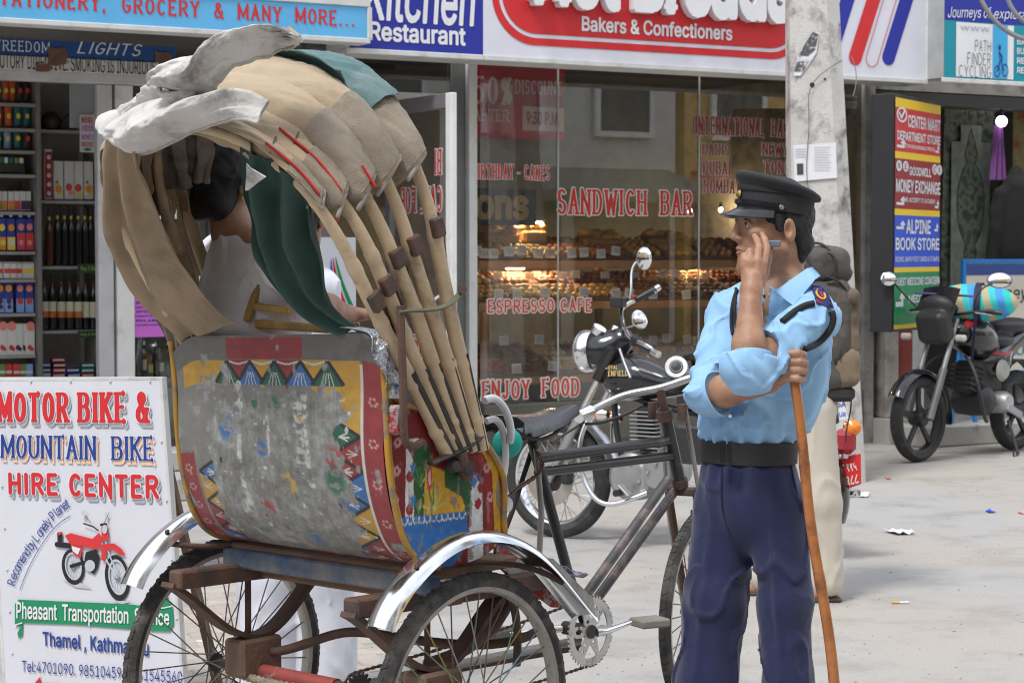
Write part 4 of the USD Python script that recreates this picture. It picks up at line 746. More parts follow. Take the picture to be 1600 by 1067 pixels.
# curled strip of tinsel sheet at the near corner of the back
foil = M('crumpled_foil', (0.5, 0.52, 0.55), 0.25, metal=0.8, var=0.2, bump=0.9, bscale=60, col2=(0.05, 0.09, 0.2), thr=(0.5, 0.6), c2scale=20)
cv = spline([P(543, 512, .15), P(568, 514, .12), P(588, 528, .07), P(600, 560, .06), P(612, 600, .06), P(620, 622, .06)], 30)
obj('tinsel_strip', MB().sheet(np.array([[c + RU * (.05 * (k - .5)) + RV * .012 * math.sin(6 * k + i * .5) for k in np.linspace(0, 1, 6)] for i, c in enumerate(cv)]), .002), foil, RK, 50)
# ---------------------------------------------------------------- fenders
def fender(v, pts, name='fender'):
    c = spline([RL(u, 0, w) for u, w in pts], 48); c, t, A, B = frames(c); rows = []
    for k in range(len(c)):
        nrm = unit(np.cross(RV, t[k])); nrm = nrm if nrm[2] + .2 * (nrm @ -RU) > 0 else -nrm
        rows.append([c[k] + RV * (v + .045 * s) - nrm * (.020 * s * s + (.006 if abs(s) > .95 else 0)) for s in np.linspace(-1, 1, 11)])
    return obj(name, MB().sheet(np.array(rows), .0025), chrome, RK, 60)
fpts = [(-.355, .635), (-.335, .668), (-.23, .763), (-.091, .822), (.053, .826), (.21, .775), (.345, .675), (.47, .56)]
fn = fender(0.0, fpts); ff = fender(.96, fpts)
for v in (0, .96):
    sgn = 1 if v < .5 else -1
    obj('fender_stay', MB().tube(spline([RL(-.22, v + sgn * .03, .735), RL(-.16, v + sgn * .06, .725), RL(.02, v + sgn * .14, .735)], 12), .008, 7), rust, RK, True)
    obj('fender_stay', MB().tube(spline([RL(.0, v + sgn * .11, .735), RL(.13, v + sgn * .07, .73), RL(.27, v + sgn * .03, .70), RL(.36, v, .655)], 14), .008, 7), rust, RK, True)
    obj('bolt', MB().lathe([(0, .005), (.006, .004), (.008, 0)], RL(-.225, v - .02, .768), unit(-RU + ZA), 10), dkiron, RK)
# ---------------------------------------------------------------- chassis below
for v in (.14, .82):
    obj('chassis_beam', MB().bar(RL(-.30, v, .655), RL(.52, v, .64), .055, .05, bev=.006), rust, RK)
    vs = v + (.0 if v < .5 else .02)
    pth_ = [RL(-.31, vs, .635), RL(-.15, vs, .52), RL(-.02, vs, .455), RL(.02, vs, .452), RL(.15, vs, .52), RL(.30, vs, .63)]
    for a, b in zip(pth_[:-1], pth_[1:]): pass
    rows = [[q + RV * s * .026 + ZA * (.0) for s in (-1, 1)] for q in spline(pth_, 30)]; obj('spring_strap', MB().sheet(np.array(rows), .014), rust, RK, 30)
    obj('axle_block', MB().box(RL(.0, vs, .405), (.15, .085, .105), (RU, RV, ZA), .008), woodb, RK)
    obj('upright', MB().bar(RL(-.01, vs + .01, .45), RL(-.01, vs + .01, .66), .016, .016), rust, RK)
obj('axle', MB().tube([RL(0, .02, RWH), RL(0, .94, RWH)], .017, 10), rust, RK, 40)
obj('axle_sleeve', MB().tube([RL(0, .50, RWH), RL(0, .80, RWH)], .022, 12), M('red_axle_paint', (0.3, 0.06, 0.05), 0.6, var=0.3, col2=(0.4, 0.38, 0.35), thr=(0.55, 0.6)), RK, 40)
obj('axle_rope', MB().tube(np.array([RL(-.03 - .025 * math.sin(i * .03), .9 - i * .004, .352 + .004 * math.sin(i * 1.3)) for i in range(95)]), .0095, 7), M('old_rope', (0.33, 0.28, 0.21), 0.95, var=0.3, scale=60, bump=1.0, bscale=180), RK, True)
obj('bent_pipe', MB().tube(spline([P(424, 1018, .80), P(470, 1008, .72), P(545, 987, .56), P(600, 992, .45), P(700, 1005, .30), P(840, 985, .22)], 40), .0135, 9), rust, RK, True)
# ---------------------------------------------------------------- cycle frame
def tb(name, pts, r, mat, sides=10, n=None): return obj(name, MB().tube(spline(pts, n) if n else pts, r, sides), mat, RK, 50)
C_ = .48
tb('top_tube', [P(838, 716, C_), P(1046, 688, C_)], .0165, blackp); tb('top_tube', [P(840, 738, C_), P(1050, 712, C_)], .0150, blackp)
tb('down_tube', [P(1044, 748, C_ - .02), P(914, 932, C_ - .02)], .0160, M('worn_steel_paint', (0.10, 0.095, 0.095), 0.35, metal=0.4, var=0.25, col2=(0.26, 0.2, 0.18), thr=(0.5, 0.62), c2scale=10)); tb('down_tube', [P(1062, 756, C_ + .02), P(932, 936, C_ + .02)], .0160, LOOK['worn_steel_paint'])
tb('seat_tube', [P(832, 690, C_), P(886, 890, C_), P(918, 985, C_)], .0165, blackp); tb('seat_stay', [P(832, 700, C_ + .03), P(800, 800, C_ + .05), P(760, 905, C_ + .06)], .008, dkiron); tb('seat_stay', [P(838, 700, C_ - .03), P(846, 800, C_ - .03), P(842, 880, C_ - .02)], .009, M('grey_rod', (0.3, 0.28, 0.26), 0.4, metal=0.6))
ht, hbm = P(1037, 640, C_), P(1064, 760, C_); tb('head_tube', [ht, hbm], .021, blackp); tb('head_cup', [ht, ht + (hbm - ht) * .13], .026, rust); tb('head_cup', [hbm - (hbm - ht) * .1, hbm], .026, rust)
tb('stem', [P(1031, 608, C_), P(1042, 655, C_)], .014, rust)
crown = hbm + (hbm - ht) * .06; obj('fork_crown', MB().bar(crown - fax * .05, crown + fax * .05, .035, .028, bev=.006), rust, RK)
for s in (-1, 1): tb('fork_blade', [crown + fax * s * .048, crown + fax * s * .05 + (fc - crown) * .55, fc + fax * s * .052], .0125, rust, n=14)
for s in (-1, 1): tb('fork_rod', [ht + RU * .05 + RV * s * .05, crown + fax * s * .06 + (fc - crown) * .2, fc + fax * s * .062], .0075, M('grey_rod'))
for k, s in enumerate((-.06, .06)): tb('rod_clamp', [ht + RU * .02 + RV * s + ZA * .02, ht + RU * .02 + RV * s - ZA * .035], .016, rust)
tb('handlebar', [RL(1.20, .625, 1.022), RL(1.27, .625, 1.04), RL(1.36, .565, 1.083), RL(1.42, .48, 1.105), RL(1.49, .40, 1.14), RL(1.50, .26, 1.16), RL(1.42, .15, 1.15), RL(1.30, .11, 1.14)], .0125, M('dulled_chrome', (0.56, 0.56, 0.56), .28, metal=.9, var=.15, col2=(0.3, 0.27, 0.24), thr=(.5, .7), c2scale=14), n=50)
tb('handlebar_grip', [RL(1.185, .625, 1.018), RL(1.245, .626, 1.034)], .021, chrome)
tb('brake_rod', [RL(1.21, .615, .995), RL(1.30, .60, 1.0), RL(1.40, .53, 1.05)], .005, dkiron, n=12); tb('brake_lever', [RL(1.22, .63, 1.0), RL(1.10, .62, .965), RL(1.02, .60, .95)], .004, dkiron, n=12)
# saddle
rows = []
for k, s in enumerate(np.linspace(0, 1, 22)):
    hw = .125 * (1 - s) ** 1.3 + .022; u = .60 + .38 * s; z = 1.062 - .012 * math.sin(math.pi * s) + .02 * max(0, s - .75) * 4 * .5; dr = .055 * (1 - .55 * s) * (1 if s > .15 else .7)
    rows.append([RL(u - (.02 if abs(q) > .8 and s < .4 else 0), C_ + hw * math.copysign(min(abs(q) * 1.25, 1), q), z - dr * max(0, abs(q) - .55) / .45 - .012 * (1 - q * q) * 0) for q in np.linspace(-1, 1, 15)])
obj('saddle', MB().sheet(np.array(rows), .006), M('black_saddle_leather', (0.04, 0.042, 0.048), 0.33, var=0.2, bump=0.15), RK, 70)
for s in (-1, 1): tb('saddle_rail', [RL(.66, C_ + s * .05, 1.02), RL(.80, C_ + s * .03, .985), RL(.95, C_ + s * .01, 1.03)], .006, dkiron, n=14)
tb('seat_post', [RL(.79, C_, 1.0), P(832, 695, C_)], .013, dkiron)
for i, r in enumerate((.035, .028)): 
    hel = [RL(.70 + .0 * k, C_ + (.06 if i else -.06) + r * math.cos(k * .9), .95 + k * .0045) for k in range(0)]
# chainwheel with cut letters, crank, pedals, chain
cwc = P(921, 986, .425); ring = Point(0, 0).buffer(.104, 24); teeth = unary_union([affinity.rotate(Polygon([(-.0042, .100), (.0042, .100), (.0022, .1115), (-.0022, .1115)]), k * 360 / 44, origin=(0, 0)) for k in range(44)])
body = unary_union([ring.difference(Point(0, 0).buffer(.082, 20)), Point(0, 0).buffer(.030, 12), teeth])
for i, ch in enumerate('ABCABC'): body = unary_union([body, affinity.rotate(put(fit(tshape(ch, 6), .036, .060), -.018, .027), -i * 60 + 25, origin=(0, 0))])
obj('chainwheel', MB().shape(body, cwc - RV * .002, RU, ZA, .004), M('dull_chrome', (0.55, 0.54, 0.52), 0.3, metal=0.8, var=0.15, col2=(0.2, 0.15, 0.11), thr=(0.55, 0.7), c2scale=15), RK)
pe = P(1012, 972, .36); obj('crank', MB().tube([cwc - RV * .03, cwc - RV * .035 + (pe - cwc) * .12, P(985, 972, .385)], [.014, .011, .008], 8), chrome, RK, 50)
ped = P(1005, 972, .36); obj('pedal', MB().box(ped + RU * .02 - RV * .01, (.10, .085, .026), (unit(RU * .9 - RV * .35), unit(RV + RU * .35), ZA), .005), M('pedal_rubber', (0.22, 0.205, 0.18), 0.9, var=0.2, bump=0.3), RK)
op = cwc + (cwc - ped) * .9 + RV * .12; obj('crank', MB().tube([cwc + RV * .09, op], [.012, .008], 8), chrome, RK, 50); obj('pedal', MB().box(op + RV * .06, (.10, .085, .026), (RU, RV, ZA), .005), LOOK['pedal_rubber'], RK)
obj('bottom_bracket', MB().cyl(cwc - RV * .012, cwc + RV * .10, .021, 14), dkiron, RK, 40)
spc = RL(0, .425, RWH); sprk = unary_union([Point(0, 0).buffer(.042, 16)] + [affinity.rotate(Polygon([(-.005, .04), (.005, .04), (.002, .053), (-.002, .053)]), k * 20, origin=(0, 0)) for k in range(18)])
obj('sprocket', MB().shape(sprk, spc - RV * .004, RU, ZA, .008), dkiron, RK)
dC = cwc - spc; dlen = math.hypot(dC @ RU, dC[2]); dirc = unit(dC); nrmc = unit(np.cross(dirc, RV)); nrmc = nrmc if nrmc[2] > 0 else -nrmc
loop = [spc + nrmc * .049 + dirc * dlen * s for s in np.linspace(.03, .97, 80)]; loop = [spc + nrmc * (.049 + (.105 - .049) * s) + dirc * dlen * s - ZA * .012 * math.sin(math.pi * s) for s in np.linspace(0, 1, 84)]
loop += [cwc + .107 * (nrmc * math.cos(a) + dirc * math.sin(a)) for a in np.linspace(.08, math.pi - .08, 26)]
loop += [spc - nrmc * (.049 + (.105 - .049) * s) + dirc * dlen * s - ZA * .03 * math.sin(math.pi * s) for s in np.linspace(1, 0, 84)] + [spc + .05 * (-nrmc * math.cos(a) - dirc * math.sin(a)) for a in np.linspace(.1, math.pi - .1, 12)]
ch = MB(); loop = np.array(loop)
for k in range(len(loop)):
    a, b = loop[k], loop[(k + 1) % len(loop)]; ch.box((a + b) / 2, (np.linalg.norm(b - a) * 1.02, .0055 if k % 2 else .003, .0085 if k % 2 else .006), (b - a, RV, np.cross(b - a, RV)))
tag(obj('chain', ch, rust, RK), kind='stuff')
tb('chain_stay', [P(905, 1000, .46), RL(.45, .46, .36), RL(0.02, .46, RWH)], .013, M('grey_rod'), n=10); tb('chain_stay', [P(905, 1010, .52), RL(.45, .53, .33), RL(0.02, .56, .33)], .012, rust, n=10)
tb('brace', [RL(.30, .14, .63), RL(.38, .18, .50), RL(.40, .2, .40)], .012, rust, n=8); tb('brace', [RL(.02, .18, .46), RL(.30, .2, .52), RL(.50, .3, .62)], .018, rust, n=8); tb('brace', [RL(.03, .10, .30), RL(.35, .16, .29), RL(.60, .26, .30)], .012, dkiron, n=8)
# footboard
fb_ = [(772, 826), (800, 838), (860, 880), (905, 928), (902, 948), (860, 948), (800, 905), (770, 880)]
pts = [P(x, y, .16) for x, y in fb_]; o = pts[0]; obj('footboard_side', MB().shape(Polygon([((p - o) @ RU, (p - o)[2]) for p in pts]), o, RU, ZA, .012), M('chipped_red_paint', lin(150, 40, 38), 0.6, var=0.2, col2=(0.34, 0.33, 0.31), thr=(0.5, 0.56), c2scale=18), RK)
obj('footboard', MB().bar(RL(.19, .50, .665) , RL(.52, .50, .575), .60, .02, bev=.004), M('scuffed_tin', (0.38, 0.37, 0.35), 0.5, metal=0.5, var=0.2, col2=(0.2, 0.17, 0.15), thr=(0.5, 0.7)), RK)
pts = [P(x, y, .10) for x, y in ((830, 868), (862, 872), (925, 935), (928, 958), (890, 962), (850, 905))]; o = pts[0]; obj('fender_plate', MB().shape(Polygon([((p - o) @ RU, (p - o)[2]) for p in pts]), o, RU, ZA, .006), LOOK['scuffed_tin'], RK)
cvf = [P(x, y, .28) for x, y in ((845, 880), (870, 884), (895, 893), (920, 900))]; obj('tinsel_strip', MB().sheet(np.array([[c + RV * (.1 * k) + ZA * .008 * math.sin(k * 9 + i) for k in np.linspace(0, 1, 10)] for i, c in enumerate(spline(cvf, 16))]), .002), foil, RK, 50)
# white tubing, horn disc, lock chain
tb('white_tube', [P(757, 626, .30), P(775, 624, .30), P(790, 642, .30), P(796, 690, .32)], .0115, whtub, 9, 24); tb('white_tube', [P(760, 658, .32), P(775, 656, .32), P(785, 672, .33), P(790, 715, .33), P(780, 760, .33)], .010, whtub, 9, 24)
obj('horn_disc', MB().lathe([(0, .012), (.03, .010), (.044, 0), (.03, -.01), (0, -.012)], P(793, 692, .34), unit(RV * -.8 - RU * .6), 20), M('turquoise_plastic', (0.02, 0.36, 0.30), 0.4), RK, 40)
lk = spline([P(838, 705, .44), P(846, 730, .42), P(820, 755, .42), P(800, 770, .42), P(790, 785, .42)], 26); m = MB()
for k in range(len(lk) - 1): 
    a = unit(lk[k + 1] - lk[k]); b = unit(np.cross(a, RV if k % 2 else ZA)); q = [lk[k] + a * .011 * math.cos(t) + b * .006 * math.sin(t) for t in np.linspace(0, 2 * np.pi, 9)]; m.tube(q, .0024, 5)
lc = obj('lock_chain', m, rust, RK, True); tag(lc, kind='stuff'); obj('padlock', MB().lathe([(0, .014), (.022, .012), (.026, 0), (.022, -.012), (0, -.014)], P(789, 788, .42), RV, 18), M('dull_chrome'), lc, 40)
# ---------------------------------------------------------------- hood: bamboo bows
LEAN = [34.5, 31.5, 27.5, 23.2, 17.0]; PU0 = [-.035, .0, .03, .06, .09]; RB = [.995, 1.0, 1.015, 1.03, 1.025]; BV = .45
def bowpt(i, v, r, dphi=0.0): ph = math.radians(LEAN[i] + dphi); return RL(PU0[i] - r * math.sin(ph), v, 1.03 + r * math.cos(ph))
V0, V1 = .055, .865
def bow2(i, t, dr=0.0):
    """(v, r) along bow i; t from 0 (near pivot) to 1 (far pivot)"""
    leg = RB[i] - BV; L_ = leg / (2 * leg + 1.35); c, a = (V0 + V1) / 2, (V1 - V0) / 2
    if t < L_: return V0 - dr, leg * t / L_
    if t > 1 - L_: return V1 + dr, leg * (1 - t) / L_
    th = math.pi * (1 - (t - L_) / (1 - 2 * L_)); k = lambda q: math.copysign(abs(q) ** .82, q)
    return c + (a + dr) * k(math.cos(th)), leg + (BV + dr) * k(math.sin(th))
rgb = random.Random(12)
for i in range(5):
    NB = 260; ts = np.linspace(.0, 1, NB); pts = np.array([bowpt(i, *bow2(i, t)) for t in ts]); rr = np.full(NB, .0185)
    for k in range(4, NB, 17): rr[min(NB - 2, k + rgb.randrange(6)):][:2] *= 1.13
    wob = np.array([RU * .004 * math.sin(k * .09 + i * 2) + RV * .003 * math.sin(k * .06 + i) for k in range(NB)]); rr *= np.interp(ts, [0, .22, .3, .7, .78, 1], [1.1, 1, .75, .75, 1, 1.1])
    b = obj('hood_bow', MB().tube(pts + wob, rr, 10), bamboo, RK, 50)
    for side, rng in ((0, (.0, .105)), (1, (.895, 1.0))):
        sl = np.array([bowpt(i, *bow2(i, t)) + RU * .006 - RV * (.008 if side == 0 else -.008) for t in np.linspace(*rng, 8)]); obj('iron_sleeve', MB().tube(sl, .0165, 6, squash=.6), dkiron, b, True)
    rq = [.50, .53, .585, .60, .625][i]; q = bowpt(i, V0 + .003, rq); q2 = bowpt(i, V0 + .002, rq - .05); obj('bow_bracket', MB().box((q + q2) / 2 - RV * .018, (.050, .022, .038), (unit(q - q2), RV, np.cross(q - q2, RV)), .004), rust, b)
    q3 = bowpt(i, V0, rq - .13); obj('bow_stay', MB().bar(q - RV * .005 + RU * .03, q3 + RU * .035 + RV * .02, .008, .028, bev=.002), rust, b)
piv = [P(x, y, .045) for x, y in ((672, 724), (700, 712), (735, 694), (752, 680))]
obj('pivot_plate', MB().tube(spline(piv, 16), .013, 8, squash=.5), dkiron, RK, 50); obj('pivot_arm', MB().tube(spline([P(718, 706, .05), P(722, 725, .05), P(730, 742, .055)], 10), .02, 8), rust, RK, 50); obj('pivot_bolt', MB().lathe([(0, .02), (.018, .018), (.024, 0)], P(726, 730, .05), -RV, 12), dkiron, RK, 40)
obj('pivot_bolt', MB().lathe([(0, .02), (.014, .018), (.019, 0)], P(706, 728, .05), -RV, 12), dkiron, RK, 40)
gp = [P(622, 487, .02), P(660, 485, .015), P(708, 470, .015), P(722, 452, .015)]; obj('cross_bar', MB().tube(spline(gp, 18), .011, 6, squash=.5), M('green_brown_bar', (0.10, 0.12, 0.075), 0.7, var=0.3, col2=(0.14, 0.08, 0.05)), RK, 40)
obj('hood_rod', MB().tube(spline([P(626, 478, .02), P(628, 560, .02), P(630, 640, .02), P(634, 690, .03), P(660, 690, .04)], 24), .0105, 7), rust, RK, 50)
obj('rod_knob', MB().cyl(P(722, 452, .0), P(722, 452, .05), .012, 10), rust, RK, 40); obj('red_block', MB().box(P(618, 655, .065), (.05, .05, .075), (RU, RV, ZA), .008), M('chipped_red_paint'), RK)
# ---------------------------------------------------------------- hood: canvas
def panel(i, t0, t1, c0, c1, amp, mat, name='hood_canvas', off=.016, nt=110, nc=21, seed=0, hem=.0):
    d = [3.0, 3.4, 4.2, 4.6, 4.2][i]; rows = []; T = np.linspace(t0, t1, nt); CC = np.linspace(c0, c1, nc)
    tg, cg = np.meshgrid(T, CC, indexing='ij')
    n1 = meshkit.fbm(np.stack([tg * 9 + i * 3, cg * 1.1 + 5, 0 * tg + seed + .5], -1), 3, 4) - .5
    n2 = meshkit.fbm(np.stack([tg * 30 + cg * 2.5 + i * 3, cg * 1.6 + tg * 6, 0 * tg + seed + 7.5], -1), 3, 9) - .5          # creases that run slantwise across
    n2 = (.5 - np.abs(n2) * 2.2) * .5
    for a, t in enumerate(T):
        tp = max(0, math.sin(math.pi * (t - .05) / .9)); r = []
        for b, c in enumerate(CC):
            tt_ = t + hem * (c * .5) * (1 if t < .5 else -1) * max(0, 1 - abs(t - (t0 if t < .5 else t1)) / .12)
            bul = off + amp * (1 - c * c) * (.55 + .75 * tp) + n1[a, b] * .042 * tp * (1 - .5 * c * c) + n2[a, b] * .036 * tp - (.018 + .034 * max(0, min(1, (.50 - t) / .15))) * abs(c) ** 4 * tp
            v, r_ = bow2(i, tt_, bul); r.append(bowpt(i, v, r_, -c * d * (1.15 if r_ > .75 else .95)))
        rows.append(r)
    return obj(name, MB().sheet(np.array(rows), .003), mat, RK, 50)
HEM = [.292, .290, .286, .288, .290]
def patchy(i): return panel(i, HEM[i] + .004, HEM[i] + [.05, .055, .085, .085, .078][i], -.28 if i == 0 else -1.06, C1[i] * .97, AMP[i], M('greyed_canvas', (0.31, 0.265, 0.205), .92, var=.14, scale=6, bump=.35, bscale=260, col2=(0.20, 0.165, 0.125), thr=(.48, .72), c2scale=5), 'lower_canvas', .021, 26, 17, i, .02)
AMP = [.008, .012, .022, .024, .010]; C1 = [1.1, 1.1, 1.1, 1.0, .45]
pans = [panel(i, HEM[i], 1 - HEM[i] + .03, -.30 if i == 0 else -1.12, C1[i], AMP[i], canvas, seed=i, hem=.02) for i in range(5)]
for i in range(5): patchy(i)
for i in range(5):
    d = [3.0, 3.4, 4.2, 4.6, 4.2][i]; e = [bowpt(i, *bow2(i, HEM[i] + .02 * c * .5, .016 + AMP[i] * (1 - c * c) * .9), -c * d * .95) for c in np.linspace(-.3 if i == 0 else -1.1, C1[i], 14)]
    e2 = [bowpt(i, *bow2(i, HEM[i] + .075 + .01 * c, .019 + AMP[i] * (1 - c * c) * 1.0), -c * d * 1.0) for c in np.linspace(-.3 if i == 0 else -1.0, C1[i] * .95, 14)]; obj('seam', MB().tube(np.array(e2), .0022, 5), M('dark_seam', (0.12, 0.10, 0.085), 0.9), pans[i], True)
    obj('hem', MB().tube(np.array(e), .006, 6), M('grey_hem', (0.30, 0.28, 0.25), 0.9, var=0.2), pans[i], True)
for i, (ta, tb_), c in ((0, (.300, .375), .1), (1, (.295, .385), -.1), (2, (.282, .305), .0)):
    e = [bowpt(i, *bow2(i, t, .034 + (.012 if i == 2 else 0)), -c * 3 + (.12 * math.sin(t * 90))) for t in np.linspace(ta, tb_, 16)]; obj('red_tape', MB().tube(np.array(e), .009, 6, squash=.4), redtape, pans[i], True)
tc1 = panel(4, .36, .72, -1.05, .5, .018, teal, 'teal_canvas', .026, 60, 15, 4); tc2 = panel(3, .40, .72, .35, 1.15, .036, teal, 'teal_canvas', .032, 60, 9, 3)
def onbow(x, y, i, dphi=0.0, du=0.0):
    ph = math.radians(LEAN[i] + dphi); return on_plane(x, y, RL(PU0[i] + du, 0, 1.03), RU * math.cos(ph) + ZA * math.sin(ph))
def drape(edgeA, edgeB, mat, name, n=50, m=26, folds=5, amp=.02, seed=1, parent=RK, th=.003):
    A_, B_ = spline(edgeA, n), spline(edgeB, n); rows = []; kk, ss = np.meshgrid(np.arange(n) / n, np.linspace(0, 1, m), indexing='ij')
    nz = meshkit.fbm(np.stack([ss * 3 + seed, kk * 2.2, 0 * ss + seed], -1), 4, seed) - .5; ph = meshkit.fbm(np.stack([ss * 1.5 + seed, kk * 1.6, 0 * ss + seed + 4], -1), 3, seed + 3) - .5
    wv = np.sin(2 * np.pi * folds * (ss + .55 * ph) + seed); wv = np.sign(wv) * np.abs(wv) ** .8
    for k in range(n):
        nrm = unit(np.cross(B_[k] - A_[k], (A_[min(k + 1, n - 1)] - A_[max(k - 1, 0)])))
        rows.append([A_[k] * (1 - s) + B_[k] * s + nrm * (amp * wv[k, j] * (.4 + .6 * math.sin(math.pi * min(1, k / n * 1.3))) + nz[k, j] * amp * 2.6) for j, s in enumerate(np.linspace(0, 1, m))])
    return obj(name, MB().sheet(np.array(rows), th), mat, parent, 60)
oA = [onbow(x, y, 0, 1.5) for x, y in ((166, 205), (160, 260), (162, 320), (176, 395), (204, 448), (246, 492), (284, 528))]
oB = [onbow(x, y, 0, 2.5, -.02) for x, y in ((214, 215), (226, 285), (246, 345), (276, 402), (312, 452), (345, 488), (372, 505))]
drape(oA, oB, canvas_d, 'left_curtain', folds=2.2, amp=.016, seed=3)
oA2 = [onbow(x, y, 0, -1.0, .12) for x, y in ((190, 230), (196, 330), (218, 430), (250, 510), (276, 560))]; oB2 = [onbow(x, y, 0, -1.0, .12) for x, y in ((222, 230), (240, 330), (268, 430), (280, 500), (284, 555))]
drape(oA2, oB2, stainc, 'inner_curtain', folds=2, amp=.012, seed=6)
gA = [onbow(x, y, 0, .4) for x, y in ((372, 208), (371, 262), (380, 330), (400, 400), (430, 455), (470, 497), (512, 516))]
gB = [onbow(x, y, 0, .4) for x, y in ((470, 282), (482, 318), (492, 370), (500, 430), (520, 478), (552, 504), (588, 520))]
drape(gA, gB, greenc, 'green_curtain', n=60, m=36, folds=2.1, amp=.026, seed=8)
obj('torn_flap', MB().sheet(np.array([[onbow(x, y, 0, 4.0) for x, y in r] for r in (((386, 255), (392, 262), (416, 276)), ((386, 274), (392, 280), (406, 283)), ((384, 296), (386, 297), (390, 296)))]), .003), whitec, RK, 50)
# white bedding-like cloth thrown over the top and rolled along the rear bow
def cloth(A_, B_, name, bulge=.04, seed=1, folds=1.5, amp=.010, n=90, m=40, th=.006, mat=None):
    """a thick folded cloth between two edges, bulging towards the street, with a bound hem"""
    A_, B_ = spline(A_, n), spline(B_, n); kk, ss = np.meshgrid(np.linspace(0, 1, n), np.linspace(0, 1, m), indexing='ij'); P_ = A_[:, None] * (1 - ss[..., None]) + B_[:, None] * ss[..., None]
    nr = np.cross(np.gradient(P_, axis=0), np.gradient(P_, axis=1)); nr /= np.linalg.norm(nr, axis=2, keepdims=True) + 1e-9; nr *= np.sign(((CAM - P_) * nr).sum(2).mean())
    f1 = meshkit.fbm(np.stack([ss * 2 + seed * 3, kk * 4, 0 * ss + seed], -1), 4, seed) - .5; f2 = meshkit.fbm(np.stack([ss * 2.6 + kk * 3 + seed, kk * 6 - ss * 2, 0 * ss + 9], -1), 3, seed + 2) - .5
    dsp = bulge * np.sin(np.pi * ss) ** .7 * (.75 + .5 * np.sin(np.pi * kk)) + amp * np.sin(2 * np.pi * folds * (ss + f1 * .7) + kk * 5) + f1 * .020 + (.10 - np.abs(f2)) * .030
    o = obj(name, MB().sheet(P_ + nr * dsp[..., None], th), mat or whitec, RK, 60); e = (P_ + nr * dsp[..., None])[:, -1]; obj('hem', MB().tube(e + nr[:, -1] * .003, .0045, 6), M('grubby_hem', (0.42, 0.40, 0.37), .9, var=.25, scale=30), o, True); return o
B0 = lambda pts, dphi=0.0, du=0.0: [onbow(x, y, 0, dphi, du) for x, y in pts]
cloth(B0(((176, 205), (196, 178), (232, 158), (282, 150), (330, 156), (372, 172), (400, 192)), 0, .01), B0(((184, 216), (198, 236), (226, 240), (262, 226), (305, 206), (350, 194), (402, 198)), 1.0, -.02), 'white_cloth_roll', .075, 2, 1.2)
cloth(B0(((178, 208), (200, 170), (236, 146), (268, 132)), -1, .03), B0(((186, 214), (212, 182), (246, 160), (280, 146)), 0, .0), 'white_cloth_roll', .03, 5, 1.0, n=50, m=24)
tp = lambda pts: [onbow(x, y, 0, 0, d_) for x, y, d_ in pts]
cloth(tp(((246, 120, .0), (256, 99, .02), (300, 90, .05), (350, 76, .10), (405, 52, .17), (444, 44, .22))), tp(((262, 140, -.02), (292, 150, -.02), (330, 146, .0), (366, 112, .05), (412, 88, .12), (446, 74, .20))), 'white_cloth_pile', .070, 3, 1.6, .012)
cloth(tp(((428, 46, .20), (446, 43, .22), (464, 50, .24))), tp(((432, 76, .19), (448, 74, .21), (467, 68, .23))), 'canvas_flap', .03, 9, .8, n=30, m=20, mat=canvas)
cloth(tp(((252, 128, -.01), (262, 138, -.01), (276, 152, -.01))), tp(((300, 140, -.03), (306, 152, -.03), (300, 160, -.02))), 'white_cloth_flap', .03, 6, .8, n=30, m=20)
for k, (x0, y0, x1, y1, w) in enumerate(((222, 205, 232, 318, 17), (268, 205, 274, 296, 21), (308, 200, 311, 285, 19))):
    A_ = [onbow(x0 - w + (x1 - x0) * s, y0 + (y1 - y0) * s, 1, 0, .10 + .03 * k) for s in np.linspace(0, 1, 6)]; B_ = [onbow(x0 + w + (x1 - x0) * s, y0 + (y1 - y0) * s, 1, 0, .10 + .03 * k) for s in np.linspace(0, 1, 6)]
    drape(A_, B_, stainc, 'hanging_flap', 24, 14, 1.2, .018, 4 + k)
for (x0, y0, x1, y1) in ((240, 250, 285, 420), (272, 260, 312, 430)): obj('inner_slat', MB().bar(onbow(x0, y0, 1, 0, .16), onbow(x1, y1, 1, 0, .16), .022, .012, bev=.002), M('brown_slat', (0.22, 0.13, 0.08), 0.7, var=0.3, scale=12), RK)
# ================================================================ people
def skin_mat(name, col, col2):
    return usdkit.material(stage, '/World/Looks/' + name, {'tc': ('texture_coordinate', {}), 'n': ('noise_texture', {'scale': 22.0, 'detail': 8.0}), 'r': ('rgb_ramp', {'ramp': [(0.35, col2), (0.65, col)]}), 'n2': ('noise_texture', {'scale': 260.0, 'detail': 3.0}), 'b': ('bump', {'strength': 0.3, 'distance': 0.004}),
        'p': ('principled_bsdf', {'roughness': 0.48, 'subsurface_weight': 0.12, 'subsurface_radius': (0.9, 0.35, 0.2), 'subsurface_scale': 0.008})}, [('tc.object', 'n.vector'), ('n.fac', 'r.fac'), ('r.color', 'p.base_color'), ('tc.object', 'n2.vector'), ('n2.fac', 'b.height'), ('b.normal', 'p.normal')], surface='p.BSDF')
skin1 = skin_mat('skin_brown', (0.42, 0.24, 0.15), (0.31, 0.155, 0.09)); skin2 = skin_mat('skin_tan', (0.33, 0.18, 0.11), (0.28, 0.145, 0.085))
hairm = M('black_hair', (0.012, 0.011, 0.012), 0.5, var=0.4, scale=60, bump=0.9, bscale=420)
shirtm = M('sky_blue_shirt', lin(146, 190, 228), 0.85, var=0.05, scale=10, bump=0.15, bscale=500, sheen=0.15); navym = M('navy_trousers', lin(23, 31, 70), 0.8, var=0.12, scale=8, bump=0.15, bscale=500, sheen=0.2)
